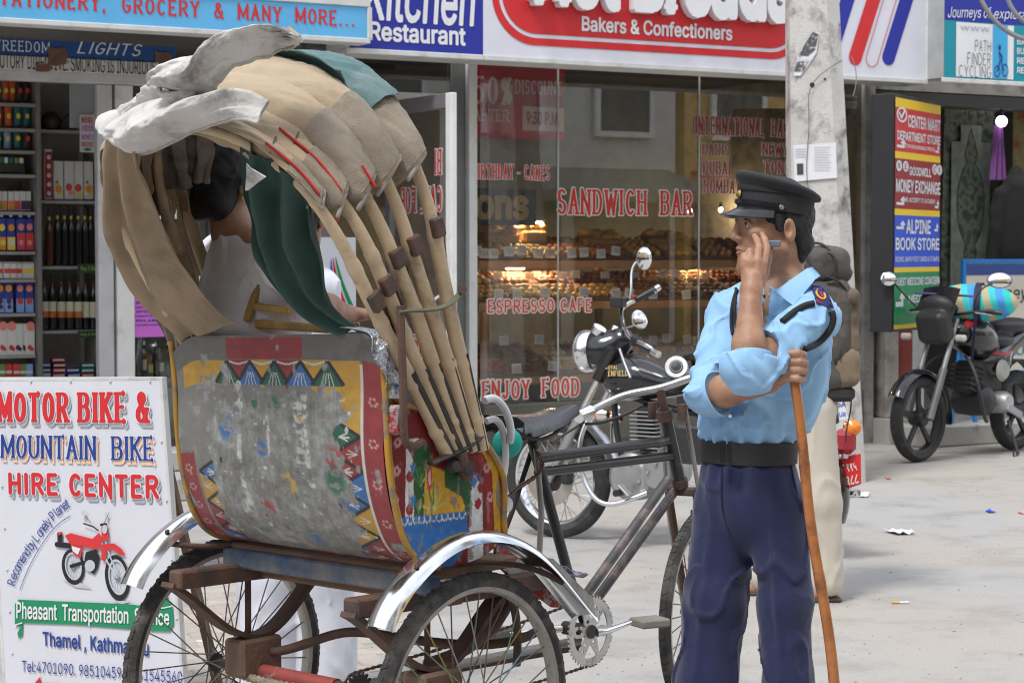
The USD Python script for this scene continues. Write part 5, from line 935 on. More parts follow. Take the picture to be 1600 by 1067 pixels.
eyew = M('eye_white', (0.62, 0.60, 0.57), 0.2, var=0.03); irism = M('dark_iris', (0.02, 0.012, 0.01), 0.1); lipm = M('lip_skin', (0.30, 0.13, 0.10), 0.45, var=0.1)
blackl = M('black_cord', (0.012, 0.012, 0.013), 0.7); capm = M('black_cap_cloth', (0.022, 0.021, 0.023), 0.75, var=0.15, bump=0.2, bscale=400); patent = M('patent_black', (0.015, 0.015, 0.018), 0.12, var=0.05); beltm = M('black_webbing', (0.02, 0.02, 0.021), 0.6, var=0.2, bump=0.4, bscale=300)
def cap_chain(P, pts, rs, k=.01):
    d = None
    for a, b, ra, rb in zip(pts[:-1], pts[1:], rs[:-1], rs[1:]):
        q = sdf_capsule(P, a, b, ra, rb); d = q if d is None else smin(d, q, k)
    return d
def head_sdf(P, c, F, L, s=1.0): return near(P, c, .20, lambda Q: head_full(Q, c, F, L, s))
def head_full(P, c, F, L, s=1.0):
    """face towards F, left side L, centre c; coordinates x fwd, y left, z up"""
    F, L = unit(F), unit(L); U = np.cross(F, L); q = (P - c) @ np.stack([F, L, U], 1) / s; E = lambda cc, rr: sdf_ell(q, cc, rr); K = lambda a, b, ra, rb: sdf_capsule(q, a, b, ra, rb)
    d = E((-.010, 0, .030), (.098, .074, .098)); d = smin(d, E((.026, 0, -.050), (.060, .058, .085)), .03)
    d = smin(d, K((.070, -.010, -.112), (.070, .010, -.112), .021, .021), .025)
    for y in (-1, 1):
        d = smin(d, K((-.012, y * .054, -.060), (.056, y * .020, -.110), .018, .018), .025); d = smin(d, E((.056, y * .046, -.018), (.024, .020, .018)), .022)
        d = smin(d, K((.086, y * .010, .024), (.070, y * .046, .022), .0095, .008), .012)
    for y in (-1, 1): d = smax(d, -E((.100, y * .031, .003), (.020, .019, .013)), .012)
    d = smin(d, K((.088, 0, .018), (.1035, 0, -.030), .0085, .0115), .010)
    for y in (-1, 1): d = smin(d, E((.092, y * .0115, -.036), (.012, .0075, .0075)), .006); d = smax(d, -E((.097, y * .007, -.0455), (.006, .0035, .004)), .003)
    d = smin(d, K((.078, 0, -.052), (.078, 0, -.085), .012, .012), .018)
    d = smin(d, smin(K((.080, -.022, -.065), (.0925, 0, -.0605), .0035, .0058), K((.0925, 0, -.0605), (.080, .022, -.065), .0058, .0035), .003), .004)
    d = smin(d, smin(K((.079, -.020, -.068), (.0905, 0, -.0735), .004, .0066), K((.0905, 0, -.0735), (.079, .020, -.068), .0066, .004), .003), .004)
    for y in (-1, 1):                                   # upper and lower eyelids, ears
        d = smin(d, smin(K((.086, y * .018, .006), (.0905, y * .031, .0125), .0032, .0036), K((.0905, y * .031, .0125), (.080, y * .045, .006), .0036, .003), .002), .004)
        d = smin(d, K((.086, y * .020, .000), (.080, y * .044, .000), .003, .003), .006)
        ear = sdf_ell(q, (-.018, y * .080, -.012), (.019, .010, .032), ((.95, y * .35, -.18), (-.35, y * .95, 0), (.18, 0, .98))); ear = smax(ear, -sdf_ell(q, (-.012, y * .090, -.010), (.010, .009, .018)), .005); d = smin(d, ear, .006)
    return d * s
def eyes(c, F, L, parent, s=1.0):
    F, L = unit(F), unit(L); U = np.cross(F, L)
    for y in (-1, 1):
        e = c + s * (F * .0748 + L * y * .031 + U * .0045); o = obj('eye', MB().mesh(trimesh.creation.icosphere(3, .0125 * s).apply_translation(e)), eyew, parent, True)
        g = unit(F + L * .0); obj('iris', MB().lathe([(0, .0131 * s), (.0035 * s, .0128 * s), (.0072 * s, .0108 * s)], e, g, 14), irism, o, True)
        rows = [[c + s * (F * (.0925 - .013 * abs(t) ** 1.5 * 1.2 + k * .002) + L * y * (.031 + .019 * t) + U * (.0265 + .004 * (1 - t * t) + k * .006)) for k in (-.5, .5)] for t in np.linspace(-.85, 1.1, 10)]; obj('eyebrow', MB().sheet(np.array(rows), .003), hairm, parent, True)
def hand_rel(w, d, n, t, s=1.0, bend=(18, 25, 20)):
    """finger chains of a relaxed hand: wrist w, direction d, palm normal n, thumb side t"""
    d, n, t = unit(d), unit(n), unit(t); ch = []
    for k, (off, ln) in enumerate(((.030, .074), (.010, .082), (-.010, .076), (-.029, .060))):
        p = w + d * .088 * s + t * off * s; pts = [p - d * .03 * s, p]; a = 0
        for fr, b in zip((.45, .31, .24), bend): a += math.radians(b + 3 * k); p = p + (d * math.cos(a) + n * math.sin(a)) * ln * fr * s; pts.append(p)
        ch.append((pts, [.0095 * s, .0098 * s, .0088 * s, .008 * s, .0068 * s]))
    p = w + d * .03 * s + t * .030 * s; pts = [p, p + (d * .6 + t * .7 + n * .25) * .034 * s, p + (d * 1.35 + t * .95 + n * .6) * .038 * s, p + (d * 2.0 + t * .95 + n * .9) * .038 * s]; ch.append((pts, [.014 * s, .0115 * s, .0098 * s, .0078 * s]))
    return ch, [(w, .027 * s), (w + d * .05 * s, .026 * s)], (w + d * .055 * s, (.042 * s, .040 * s, .0125 * s), (d, t, np.cross(d, t)))
def hand_sdf(P, H): return near(P, H[2][0], .17, lambda Q: hand_full(Q, H))
def hand_full(P, H):
    ch, wr, (pc, ph, pa) = H; d = sdf_rbox(P, pc, ph, min(ph) * .95, pa); d = smin(d, sdf_capsule(P, wr[0][0], wr[1][0], wr[0][1], wr[1][1] * .6), .02)
    for pts, rs in ch: d = smin(d, cap_chain(P, [np.asarray(x) for x in pts], rs, .003), .005)
    return d
def nails(H, mat, parent):
    for pts, rs in H[0]:
        a, b = np.asarray(pts[-2]), np.asarray(pts[-1])
# ---------------------------------------------------------------- the guard
GY = 5.40
def gp(x, y, d=0.0): return at(x, y, GY + d)
gbase = gp(1170, 1305, 0); gbase[2] = 0
GD = thing('person', 'person in light blue uniform shirt and black peaked cap leaning on a wooden staff', 'person', gbase, wc=True)
tf, tl = unit((-.6, -.8, 0)), unit((.8, -.6, 0)); hf = unit((-.965, -.26, .02)); hl = unit(np.cross(ZA, hf)); hu = np.cross(hf, hl)
hc = gp(1206, 353, .02); HS = 1.0
sR, sL = gp(1142, 490, .09), gp(1272, 496, -.10); eR, eL = gp(1106, 616, -.07), gp(1168, 578, -.27); wR, wL = gp(1204, 598, -.205), gp(1174, 452, -.20)
def nb(x, y, d): return gp(x, y, d)
# left hand at the cheek, right fist on the staff
fL = [([nb(1190, 430, -.175), nb(1193, 411, -.165), nb(1198, 388, -.135), nb(1195, 375, -.115), nb(1191, 366, -.10)], [.0105, .0108, .0098, .0092, .0076]),
      ([nb(1181, 428, -.185), nb(1183, 408, -.178), nb(1186, 387, -.150), nb(1183, 376, -.125), nb(1179, 369, -.110)], [.0105, .0108, .0098, .0092, .0076]),
      ([nb(1172, 428, -.185), nb(1172, 410, -.185), nb(1172, 393, -.165), nb(1178, 398, -.135), nb(1184, 408, -.125)], [.0105, .0105, .0098, .0088, .0074]),
      ([nb(1164, 430, -.178), nb(1163, 415, -.180), nb(1163, 400, -.165), nb(1170, 404, -.140), nb(1176, 412, -.130)], [.0095, .0098, .0090, .0080, .0068]),
      ([nb(1184, 445, -.155), nb(1195, 428, -.125), nb(1200, 406, -.105), nb(1203, 388, -.090)], [.0145, .0120, .0100, .0080])]
LH = (fL, [(wL, .0275), (nb(1175, 435, -.19), .030)], (nb(1177, 425, -.178), (.036, .031, .0145), (unit(nb(1180, 408, -.175) - nb(1175, 445, -.185)), unit(nb(1193, 425, -.165) - nb(1163, 425, -.180)), None)))
ax0 = LH[2][2]; LH = (LH[0], LH[1], (LH[2][0], LH[2][1], (ax0[0], ax0[1], np.cross(ax0[0], ax0[1]))))
st0, st1 = gp(1233, 548, -.235), gp(1338, 1330, -.30); sdir = unit(st1 - st0)
fR = []
for k in range(4):
    yk = 553 + 12.6 * k; xk = (1224, 1227, 1227, 1224)[k]; r0 = (.0105, .0108, .0102, .0092)[k]
    fR.append(([nb(xk - 10, yk + 3, -.225), nb(xk, yk, -.245), nb(xk + 22, yk - 1 + k * .5, -.258), nb(xk + 31, yk + 1 + k * .5, -.232), nb(xk + 22, yk + 3, -.212)], [r0, r0 * 1.05, r0, r0 * .92, r0 * .8]))
fR.append(([nb(1212, 574, -.215), nb(1219, 556, -.210), nb(1232, 547, -.208), nb(1246, 546, -.214)], [.0140, .0118, .0105, .0082]))
rd = unit(nb(1226, 571, -.24) - wR); RH = (fR, [(wR, .0255), (nb(1214, 584, -.215), .028)], (nb(1217, 579, -.222), (.026, .036, .0165), (rd, unit(ZA - rd * rd[2]), np.cross(rd, unit(ZA - rd * rd[2])))))
neckb = gp(1222, 466, .03); chest = gp(1208, 545, .03); belly = gp(1168, 672, .02); hip = gp(1170, 765, .02); AXB = (tl, tf, ZA)
def f_skin(P):
    d = head_sdf(P, hc, hf, hl); d = smin(d, sdf_capsule(P, hc - hf * .030 - hu * .06, neckb - hf * .004, .053, .060), .025)
    d = smin(d, sdf_capsule(P, hc + hf * .028 - hu * .135, neckb + tf * .035, .020, .028), .03)                    # throat
    d = smin(d, sdf_capsule(P, neckb + tl * .05, sL, .050, .048), .05); d = smin(d, sdf_capsule(P, neckb - tl * .05, sR, .050, .048), .05)
    d = smin(d, sdf_ell(P, chest, (.135, .088, .16), AXB), .05); d = smin(d, sdf_ell(P, belly, (.115, .08, .16), AXB), .05); d = smin(d, sdf_ell(P, hip, (.125, .09, .12), AXB), .04)
    for s, e, w, H in ((sL, eL, wL, LH), (sR, eR, wR, RH)):
        m = e + (w - e) * .30; d = smin(d, cap_chain(P, [s, e, m, w], [.046, .036, .0395, .0265], .02), .015)
    return np.minimum(np.minimum(d, 1), np.minimum(smin(d, near(P, wL, .05, lambda Q: sdf_capsule(Q, wL, LH[1][1][0], .0275, .024)), .012), np.minimum(hand_sdf(P, LH), hand_sdf(P, RH))))
lo, hi = gp(1060, 800, .25) - .05, gp(1330, 250, -.35) + .05
lo, hi = np.minimum(lo, hi), np.maximum(lo, hi); lo[1] = GY - .42; hi[1] = GY + .22
V, Fc = surfnet(f_skin, lo, hi, .0036, .02); body = obj('body', (V, Fc), skin1, GD, True)
eyes(hc, hf, hl, GD)
q = lambda x, y, z: hc + hf * x + hl * y + hu * z
obj('lips', MB().tube([q(.0845, -.019, -.0662), q(.0925, -.008, -.0632), q(.0962, 0, -.0612), q(.0925, .008, -.0632), q(.0845, .019, -.0662)], [.0015, .0036, .0044, .0036, .0015], 8).tube([q(.0835, -.016, -.0690), q(.0905, -.007, -.0728), q(.0935, 0, -.0740), q(.0905, .007, -.0728), q(.0835, .016, -.0690)], [.0015, .0042, .0052, .0042, .0015], 8), lipm, GD, True)
def f_hair(P):
    w = (P - hc) @ np.stack([hf, hl, hu], 1); d = sdf_ell(w, (-.012, 0, .030), (.105, .0805, .102)) + noise3(P, 90, 2) * .006; x, y, z = w[..., 0], np.abs(w[..., 1]), w[..., 2]
    front = np.maximum(x - .048, 0); cut = np.where(z > .004, x - .052 + .6 * np.maximum(.03 - z, 0), x + .034 + .45 * np.maximum(-.02 - z, 0))
    d = smax(d, cut, .006); nape = sdf_capsule(w, (-.075, -.03, -.045), (-.075, .03, -.045), .032, .032); nape = smin(nape, sdf_capsule(w, (-.062, -.025, -.085), (-.062, .025, -.085), .020, .020), .03)
    d = smin(d, nape + noise3(P, 90, 3) * .005, .02); sb = np.minimum(sdf_capsule(w, (.012, .071, .02), (.008, .0725, -.010), .0125, .0085), sdf_capsule(w, (.012, -.071, .02), (.008, -.0725, -.010), .0125, .0085)); return smin(d, sb + noise3(P, 120, 4) * .006, .008)
V, Fc = surfnet(f_hair, hc - .16, hc + .16, .0035, .02); obj('hair', (V, Fc), hairm, GD, True)
# peaked cap
def ring(c, a, b, tilt, n=56): t = math.radians(tilt); xx = hf * math.cos(t) + hu * math.sin(t); return [c + xx * a * math.cos(g) + hl * b * math.sin(g) for g in np.linspace(0, 2 * np.pi, n, endpoint=False)]
hx = lambda x, z: hc + hf * x + hu * z
rings = [ring(hx(-.006, .034), .099, .081, 7), ring(hx(-.007, .036), .1025, .085, 7), ring(hx(-.010, .060), .1035, .086, 9), ring(hx(-.012, .083), .104, .087, 11), ring(hx(-.014, .088), .1065, .091, 13), ring(hx(-.016, .094), .116, .104, 15), ring(hx(-.016, .101), .1185, .108, 15.5), ring(hx(-.015, .108), .117, .106, 16), ring(hx(-.013, .114), .108, .097, 16), ring(hx(-.011, .119), .075, .066, 16), ring(hx(-.011, .120), .02, .018, 16)]
cap = obj('peaked_cap', MB().grid(np.array(rings), closed=True), capm, GD, 35)
t7 = math.radians(7); cx = hf * math.cos(t7) + hu * math.sin(t7)
rows = [[hx(-.006, .036) + cx * (.101 + e * .046 * math.cos(a) ** .6) * math.cos(a) + hl * (.084 + e * .012) * math.sin(a) - hu * (e * .020 * math.cos(a) + .006 * e + .010 * abs(math.sin(a)) * e) for e in np.linspace(0, 1, 8)] for a in np.linspace(-1.25, 1.25, 36)]
obj('visor', MB().sheet(np.array(rows), .0035), patent, cap, 60)
rows = [[hx(-.006, .041 + k * .011 + .004 * math.cos(a)) + cx * .1055 * math.cos(a) + hl * .088 * math.sin(a) for k in (0, 1)] for a in np.linspace(-1.5, 1.5, 40)]; obj('chin_strap', MB().sheet(np.array(rows), .002), patent, cap, 60)
rows = [[hx(-.011, .080 + k * .006) + cx * .1052 * math.cos(a) + hl * .0882 * math.sin(a) for k in (0, 1)] for a in np.linspace(0, 2 * math.pi, 60)]; obj('cap_piping', MB().sheet(np.array(rows), .0015), M('cap_seam', (0.012, 0.012, 0.012), 0.8), cap, 60)
bt = hx(-.006, .045) + cx * .107 * math.cos(1.42) + hl * .0905 * math.sin(1.42); obj('strap_button', MB().lathe([(0, .005), (.005, .004), (.0075, 0)], bt, unit(hl + cx * .15), 14), M('silver_button', (0.6, 0.6, 0.6), .25, metal=1), cap, 40)
bd = hx(-.010, .068) + cx * .1055; obj('cap_badge', MB().lathe([(0, .006), (.008, .005), (.013, 0)], bd, cx, 14), M('brass_badge', (0.45, 0.32, 0.10), .3, metal=.9), cap, 40)
# shirt
cfs = {'L': eL + (wL - eL) * .16, 'R': eR + (wR - eR) * .15}
def f_shirt(P):
    w = (P - belly) @ np.stack([tl, tf, ZA], 1); z = w[..., 2]; ang = np.arctan2(w[..., 1], w[..., 0])
    d = sdf_ell(P, chest, (.150, .106, .19), AXB); d = smin(d, sdf_ell(P, chest - ZA * .07, (.146, .106, .17), AXB), .04); d = smin(d, sdf_ell(P, belly + ZA * .015, (.136, .106, .135), AXB), .07); d = smin(d, sdf_ell(P, belly - ZA * .035, (.130, .100, .085), AXB), .03)
    d = smin(d, sdf_capsule(P, neckb + tl * .045 - ZA * .015, sL, .058, .062), .05); d = smin(d, sdf_capsule(P, neckb - tl * .045 - ZA * .015, sR, .058, .062), .05)
    blouse = np.clip((.13 - z) / .12, 0, 1)
    d = d + .0062 * np.sin(ang * 15 + 6 * noise3(P, 9, 5)) * blouse
    aL = cap_chain(P, [sL, eL + (sL - eL) * .05, eL + (wL - eL) * .05, cfs['L']], [.060, .054, .053, .051], .02); aR = cap_chain(P, [sR, eR, eR + (wR - eR) * .08, cfs['R']], [.058, .052, .051, .048], .02)
    for e, s in ((eL, sL), (eR, sR)):
        u = unit(s - e); t = (P - e) @ u; r = np.linalg.norm(P - e, axis=-1); aL = aL + (0 if e is eR else .0055 * np.sin(t * 95 + 9 * noise3(P, 10, 6)) * np.exp(-(t / .12) ** 2)); aR = aR + (0 if e is eL else .0055 * np.sin(t * 90 + 9 * noise3(P, 10, 7)) * np.exp(-(t / .13) ** 2))
    d = smin(d, aR, .022); d = smin(d, aL, .010)
    n1 = noise3(P * np.array([1, 1, .55]), 13, 8); cr = np.abs(noise3(P, 11, 15)); d = d + n1 * .020 - np.clip(.05 - cr, 0, 1) * .15 - np.clip(.045 - np.abs(noise3((P - belly.astype(P.dtype)) @ np.array([[1, 0, .6], [0, 1, .2], [-.35, 0, .5]], P.dtype), 8.5, 19)), 0, 1) * .17 + .012 * np.clip((.01 - z) / .04, 0, 1)
    d = smax(d, -(z + .031), .004)                                                        # ends at the belt
    nk = sdf_capsule(P, neckb - ZA * .02, neckb + ZA * .3 + (hc - neckb) * .25, .062, .07); nk = smin(nk, sdf_capsule(P, neckb + tf * .02, chest + tf * .13 + ZA * .045, .058, .016), .02); d = smax(d, -nk, .005)   # neckline
    for c, e, w_, H in ((cfs['L'], eL, wL, LH), (cfs['R'], eR, wR, RH)):
        u = unit(w_ - e); d = np.where(np.linalg.norm(P - c, axis=-1) < .085, smax(d, np.where(((P - c) @ u > -.004) & (np.linalg.norm(np.cross(P - c, u), axis=-1) < .075), (P - c) @ u, -1), .003), d)
    return d
lo2, hi2 = lo.copy(), hi.copy(); lo2[2] = belly[2] - .09; hi2[2] = neckb[2] + .05
V, Fc = surfnet(f_shirt, lo2, hi2, .0048, .03); shirt = obj('shirt', (V, Fc), shirtm, GD, True)
def cuff(c, e, w, r, nm, skew):
    u = unit(w - e); A = unit(np.cross(u, (.3, -1, .2))); B = np.cross(u, A); rows = []
    for k, (h, rr) in enumerate(((-.050, r + .004), (-.046, r + .0085), (-.02, r + .010), (.004, r + .012), (.009, r + .009), (.006, r + .004), (-.02, r - .004))):
        rows.append([c + u * (h + skew * math.cos(g)) + (A * math.cos(g) + B * math.sin(g)) * (rr + .0035 * math.sin(3 * g + k * .4)) for g in np.linspace(0, 2 * np.pi, 44, endpoint=False)])
    return obj('cuff', MB().grid(np.array(rows), closed=True), shirtm, shirt, 50)
cuff(cfs['L'], eL, wL, .048, 'L', .006); cuff(cfs['R'], eR, wR, .049, 'R', .004)
# collar
def quad(pts, n=10, bow=.0):
    a, b, c, d = [np.asarray(x) for x in pts]; return np.array([[(a * (1 - s) + b * s) * (1 - t) + (d * (1 - s) + c * s) * t + tf * bow * math.sin(math.pi * s) * math.sin(math.pi * t) for s in np.linspace(0, 1, n)] for t in np.linspace(0, 1, n)])
obj('collar', MB().sheet(quad([gp(1211, 456, -.10), gp(1262, 420, -.045), gp(1275, 436, -.085), gp(1239, 478, -.135)], bow=.012), .003), shirtm, shirt, 60)
obj('collar', MB().sheet(quad([gp(1262, 420, -.045), gp(1268, 418, .06), gp(1281, 432, .07), gp(1275, 436, -.085)], bow=.0), .003), shirtm, shirt, 60)
obj('collar', MB().sheet(quad([gp(1196, 470, -.105), gp(1176, 440, .03), gp(1162, 450, .03), gp(1170, 480, -.095)], bow=.008), .003), shirtm, shirt, 60)
for (x, y, d) in ((1183, 512, -.15), (1150, 555, -.145), (1141, 650, -.125)): obj('button', MB().lathe([(0, .003), (.0045, .0025), (.0055, 0)], gp(x, y, d), tf, 10), M('shirt_button', (0.45, 0.55, 0.66), .4), shirt, 40)
def onto(x, y, fsd, d0=-.6, d1=.3, off=.003):
    """the first point of an implicit surface along a sight line, lifted a little: cords and patches lie on the cloth"""
    t = np.linspace(d0, d1, 900); P_ = np.array([at(x, y, GY + q_) for q_ in t]); v = fsd(P_); i = int(np.argmax(v < off)) if (v < off).any() else int(np.argmin(v)); return P_[i]
# cords and shoulder patches
obj('lanyard', MB().tube(spline([onto(x, y, f_shirt, off=.007) for x, y in ((1152, 452), (1146, 470), (1143, 490), (1143, 508), (1145, 522))], 24), .0050, 7), blackl, GD, True); obj('lanyard', MB().tube(spline([onto(x, y, f_shirt, off=.007) for x, y in ((1150, 450), (1149, 468), (1148, 485), (1149, 500), (1150, 512))], 24), .0042, 7), blackl, GD, True)
obj('shoulder_cord', MB().tube(spline([onto(x, y, f_shirt, off=.006) for x, y in ((1222, 502), (1238, 489), (1254, 479), (1272, 474))], 24), .0085, 8), blackl, GD, True); obj('shoulder_cord', MB().tube(spline([onto(x, y, f_shirt, off=.006) for x, y in ((1299, 486), (1302, 500), (1296, 517), (1283, 532), (1270, 541), (1257, 546))], 24), .0085, 8), blackl, GD, True)
pq = [[onto(a0 + (a1 - a0) * s, b0 + (b1 - b0) * s, f_shirt, off=.005) for s in np.linspace(0, 1, 12)] for (a0, b0, a1, b1) in zip(np.linspace(1268, 1275, 14), np.linspace(446, 473, 14), np.linspace(1289, 1302, 14), np.linspace(449, 482, 14))]
pq = np.array(pq); ptch = obj('shoulder_patch', MB().sheet(pq, .003), M('patch_navy', lin(38, 42, 98), .8), GD, 60)
def on_patch(s, t): i, j = t * 13, s * 11; i0, j0 = min(int(i), 12), min(int(j), 10); a, b = i - i0, j - j0; p = (pq[i0, j0] * (1 - a) * (1 - b) + pq[i0 + 1, j0] * a * (1 - b) + pq[i0, j0 + 1] * (1 - a) * b + pq[i0 + 1, j0 + 1] * a * b); v = unit(CAM - p); return p + v * .006
obj('emblem', MB().tube(np.array([on_patch(.5 + .28 * math.cos(a), .40 + .24 * math.sin(a)) for a in np.linspace(-.4, 4.2, 24)]), .0028, 6), M('emblem_yellow', lin(235, 165, 40), .6), ptch, True)
obj('emblem', MB().tube(np.array([on_patch(.62 + .10 * math.cos(a), .40 + .12 * math.sin(a)) for a in np.linspace(0, 5, 14)]), .0022, 6), M('emblem_red', lin(190, 40, 60), .6), ptch, True)
o_, ex, ey = on_patch(.06, .95), None, None; ex = unit(on_patch(.9, .95) - o_); ey = unit(on_patch(.06, .72) - o_); sw = np.linalg.norm(on_patch(.94, .95) - o_); obj('lettering', MB().shape(fit(tshape('SECURITY', 2), sw, .011), o_ + unit(CAM - o_) * .002, ex, ey), M('emblem_red'), ptch)
pr = [[onto(x, y, f_shirt, off=.004) for x in np.linspace(1128, 1150, 6)] for y in np.linspace(455, 463, 4)]; 
# belt, trousers
wc_ = gp(1170, 704, .02)
def ellring(c, a, b, z, n=64, f=None): return [c + tl * a * math.cos(g) + tf * b * math.sin(g) + ZA * z for g in np.linspace(0, 2 * np.pi, n, endpoint=False)]
belt = obj('belt', MB().grid(np.array([ellring(wc_, .120, .09, -.030), ellring(wc_, .1345, .106, -.029), ellring(wc_, .1355, .107, 0), ellring(wc_, .1345, .106, .029), ellring(wc_, .120, .09, .030)]), closed=True), beltm, GD, 40)
bf = unit(gp(1136, 706, -.12) - wc_); bp_ = gp(1138, 706, -.114); bn = unit(np.array([-.72, -.75, 0])); bl_ = np.cross(bn, ZA)
for k, (dx_, w_) in enumerate(((-.011, .016), (.013, .018))): obj('buckle', MB().box(bp_ + bl_ * dx_ + bn * .006, (w_, .010, .058), (bl_, bn, ZA), .003), patent, belt)
for (x, d) in ((1232, -.052),): 
    p_ = gp(x, 704, d); obj('belt_loop', MB().box(p_ + tf * .0, (.012, .006, .068), (unit(np.cross(p_ - wc_, ZA)), unit((p_ - wc_) * np.array([1, 1, 0])), ZA), .002), navym, belt)
LEGS = ([gp(1137, 800, .06), gp(1117, 940, .03), gp(1103, 1060, .03), gp(1092, 1240, .04), gp(1088, 1292, .04)], [.090, .079, .077, .077, .082]), ([gp(1213, 800, -.03), gp(1226, 940, -.05), gp(1231, 1060, -.05), gp(1236, 1240, -.04), gp(1238, 1292, -.04)], [.083, .068, .060, .066, .074])
def f_trs(P):
    w = (P - wc_) @ np.stack([tl, tf, ZA], 1); d = sdf_ell(P, gp(1170, 778, .02), (.140, .113, .15), AXB); d = smin(d, sdf_ell(P, wc_ - ZA * .05, (.127, .099, .10), AXB), .03)
    for k, (pts, rs) in enumerate(LEGS):
        q = cap_chain(P, pts, rs, .03); u = unit(pts[3] - pts[0]); v = P - pts[1]; side = v - (v @ u)[..., None] * u; f = unit(np.array([-.5, -.86, 0]) if k == 0 else np.array([-.4, -.9, 0])); an = np.arctan2(side @ np.cross(u, f), side @ f); q = q - .0075 * np.exp(-(an / .16) ** 2)        # pressed crease
        q = q + .006 * np.sin((v @ u) * 30 + 2.4 * an + 7 * noise3(P, 6, 31 + k)) * np.exp(-((v @ u - .03) / .16) ** 2) * np.clip(.6 + np.sin(an + .6 * k), 0, 1.4) * .6
        d = smin(d, q, .028)
    n1 = noise3(P * np.array([1, 1, .45]), 11, 21); cr = np.abs(noise3(P * np.array([1, 1, .6]), 8, 23)); z = w[..., 2]; fade = np.clip((-.03 - z) / .10, 0, 1); d = d + fade * (n1 * .020 - np.clip(.045 - cr, 0, 1) * .20 - np.clip(.035 - np.abs(noise3((P - wc_.astype(P.dtype)) @ np.array([[1, 0, .5], [0, 1, .3], [-.45, 0, 1]], P.dtype), 13, 29)), 0, 1) * .07); ang = np.arctan2(w[..., 1], w[..., 0]); d = d + .004 * np.sin(ang * 11) * np.clip((z + .22) / .2, 0, 1) * np.clip((w[..., 1]) / .08, 0, 1); d = smax(d, z - .012, .004); return smax(d, -(P[..., 2] - .045), .004)
lo3 = np.array([gp(1030, 0, 0)[0], GY - .26, .02]); hi3 = np.array([gp(1310, 0, 0)[0], GY + .27, wc_[2] + .03]); V, Fc = surfnet(f_trs, lo3, hi3, .0062, .035); trs = obj('trousers', (V, Fc), navym, GD, True)
obj('fly_seam', MB().tube(spline([onto(x, y, f_trs, off=.002) for x, y in ((1128, 728), (1127, 760), (1130, 800), (1142, 835))], 20), .0022, 5), M('navy_seam', lin(22, 28, 66), .8), trs, True)
obj('pocket_seam', MB().tube(spline([onto(x, y, f_trs, off=.002) for x, y in ((1236, 726), (1243, 760), (1252, 800))], 16), .0022, 5), M('navy_seam'), trs, True)
obj('pocket_button', MB().lathe([(0, .003), (.006, .0025), (.0075, 0)], onto(1240, 718, f_trs, off=.003), tf, 12), M('navy_seam'), trs, 40)
for k, (pts, rs) in enumerate(LEGS):
    c = pts[-1].copy(); c[2] = 0; fdv = unit(np.array([-.62, -.78, 0]) if k == 0 else np.array([-.35, -.93, 0]))
    sh = lambda P, c=c, fdv=fdv: smax(smin(sdf_ell(P, c + fdv * .11 + ZA * .035, (.085, .046, .045), (fdv, np.cross(ZA, fdv), ZA)), sdf_ell(P, c - fdv * .0 + ZA * .045, (.07, .040, .055), (fdv, np.cross(ZA, fdv), ZA)), .04), -(P[..., 2] - .004), .004)
    V, Fc = surfnet(sh, c - .25, c + np.array([.25, .25, .16]), .009, .02); obj('shoe', (V, Fc), patent, GD, True)
# phone and staff: held things of their own
ph = gp(1209, 381, -.082); lone('mobile_phone', MB().box(ph, (.036, .05, .017), (unit((1, -.1, -.02)), unit((.1, 1, 0)), unit((.02, 0, 1))), .003), M('phone_grey', (0.13, 0.17, 0.21), .3), 'small grey phone held to the ear of the person in the peaked cap', 'phone')
n_ = 40; sp_ = [st0 + (st1 - st0) * t for t in np.linspace(0, 1, n_)]; lone('wooden_staff', MB().tube(np.array([p + np.array([.004 * math.sin(i * .35), 0, 0]) for i, p in enumerate(sp_)]), [.0128 + .0022 * (i / n_) + (.0012 if i % 9 == 0 else 0) for i in range(n_)], 12), M('varnished_wood', (0.40, 0.15, 0.045), .32, var=0.4, scale=9, col2=(0.15, 0.05, 0.018), thr=(0.5, 0.66), c2scale=9, coat=.3), 'varnished orange brown wooden staff gripped by the person in uniform', 'staff', True)
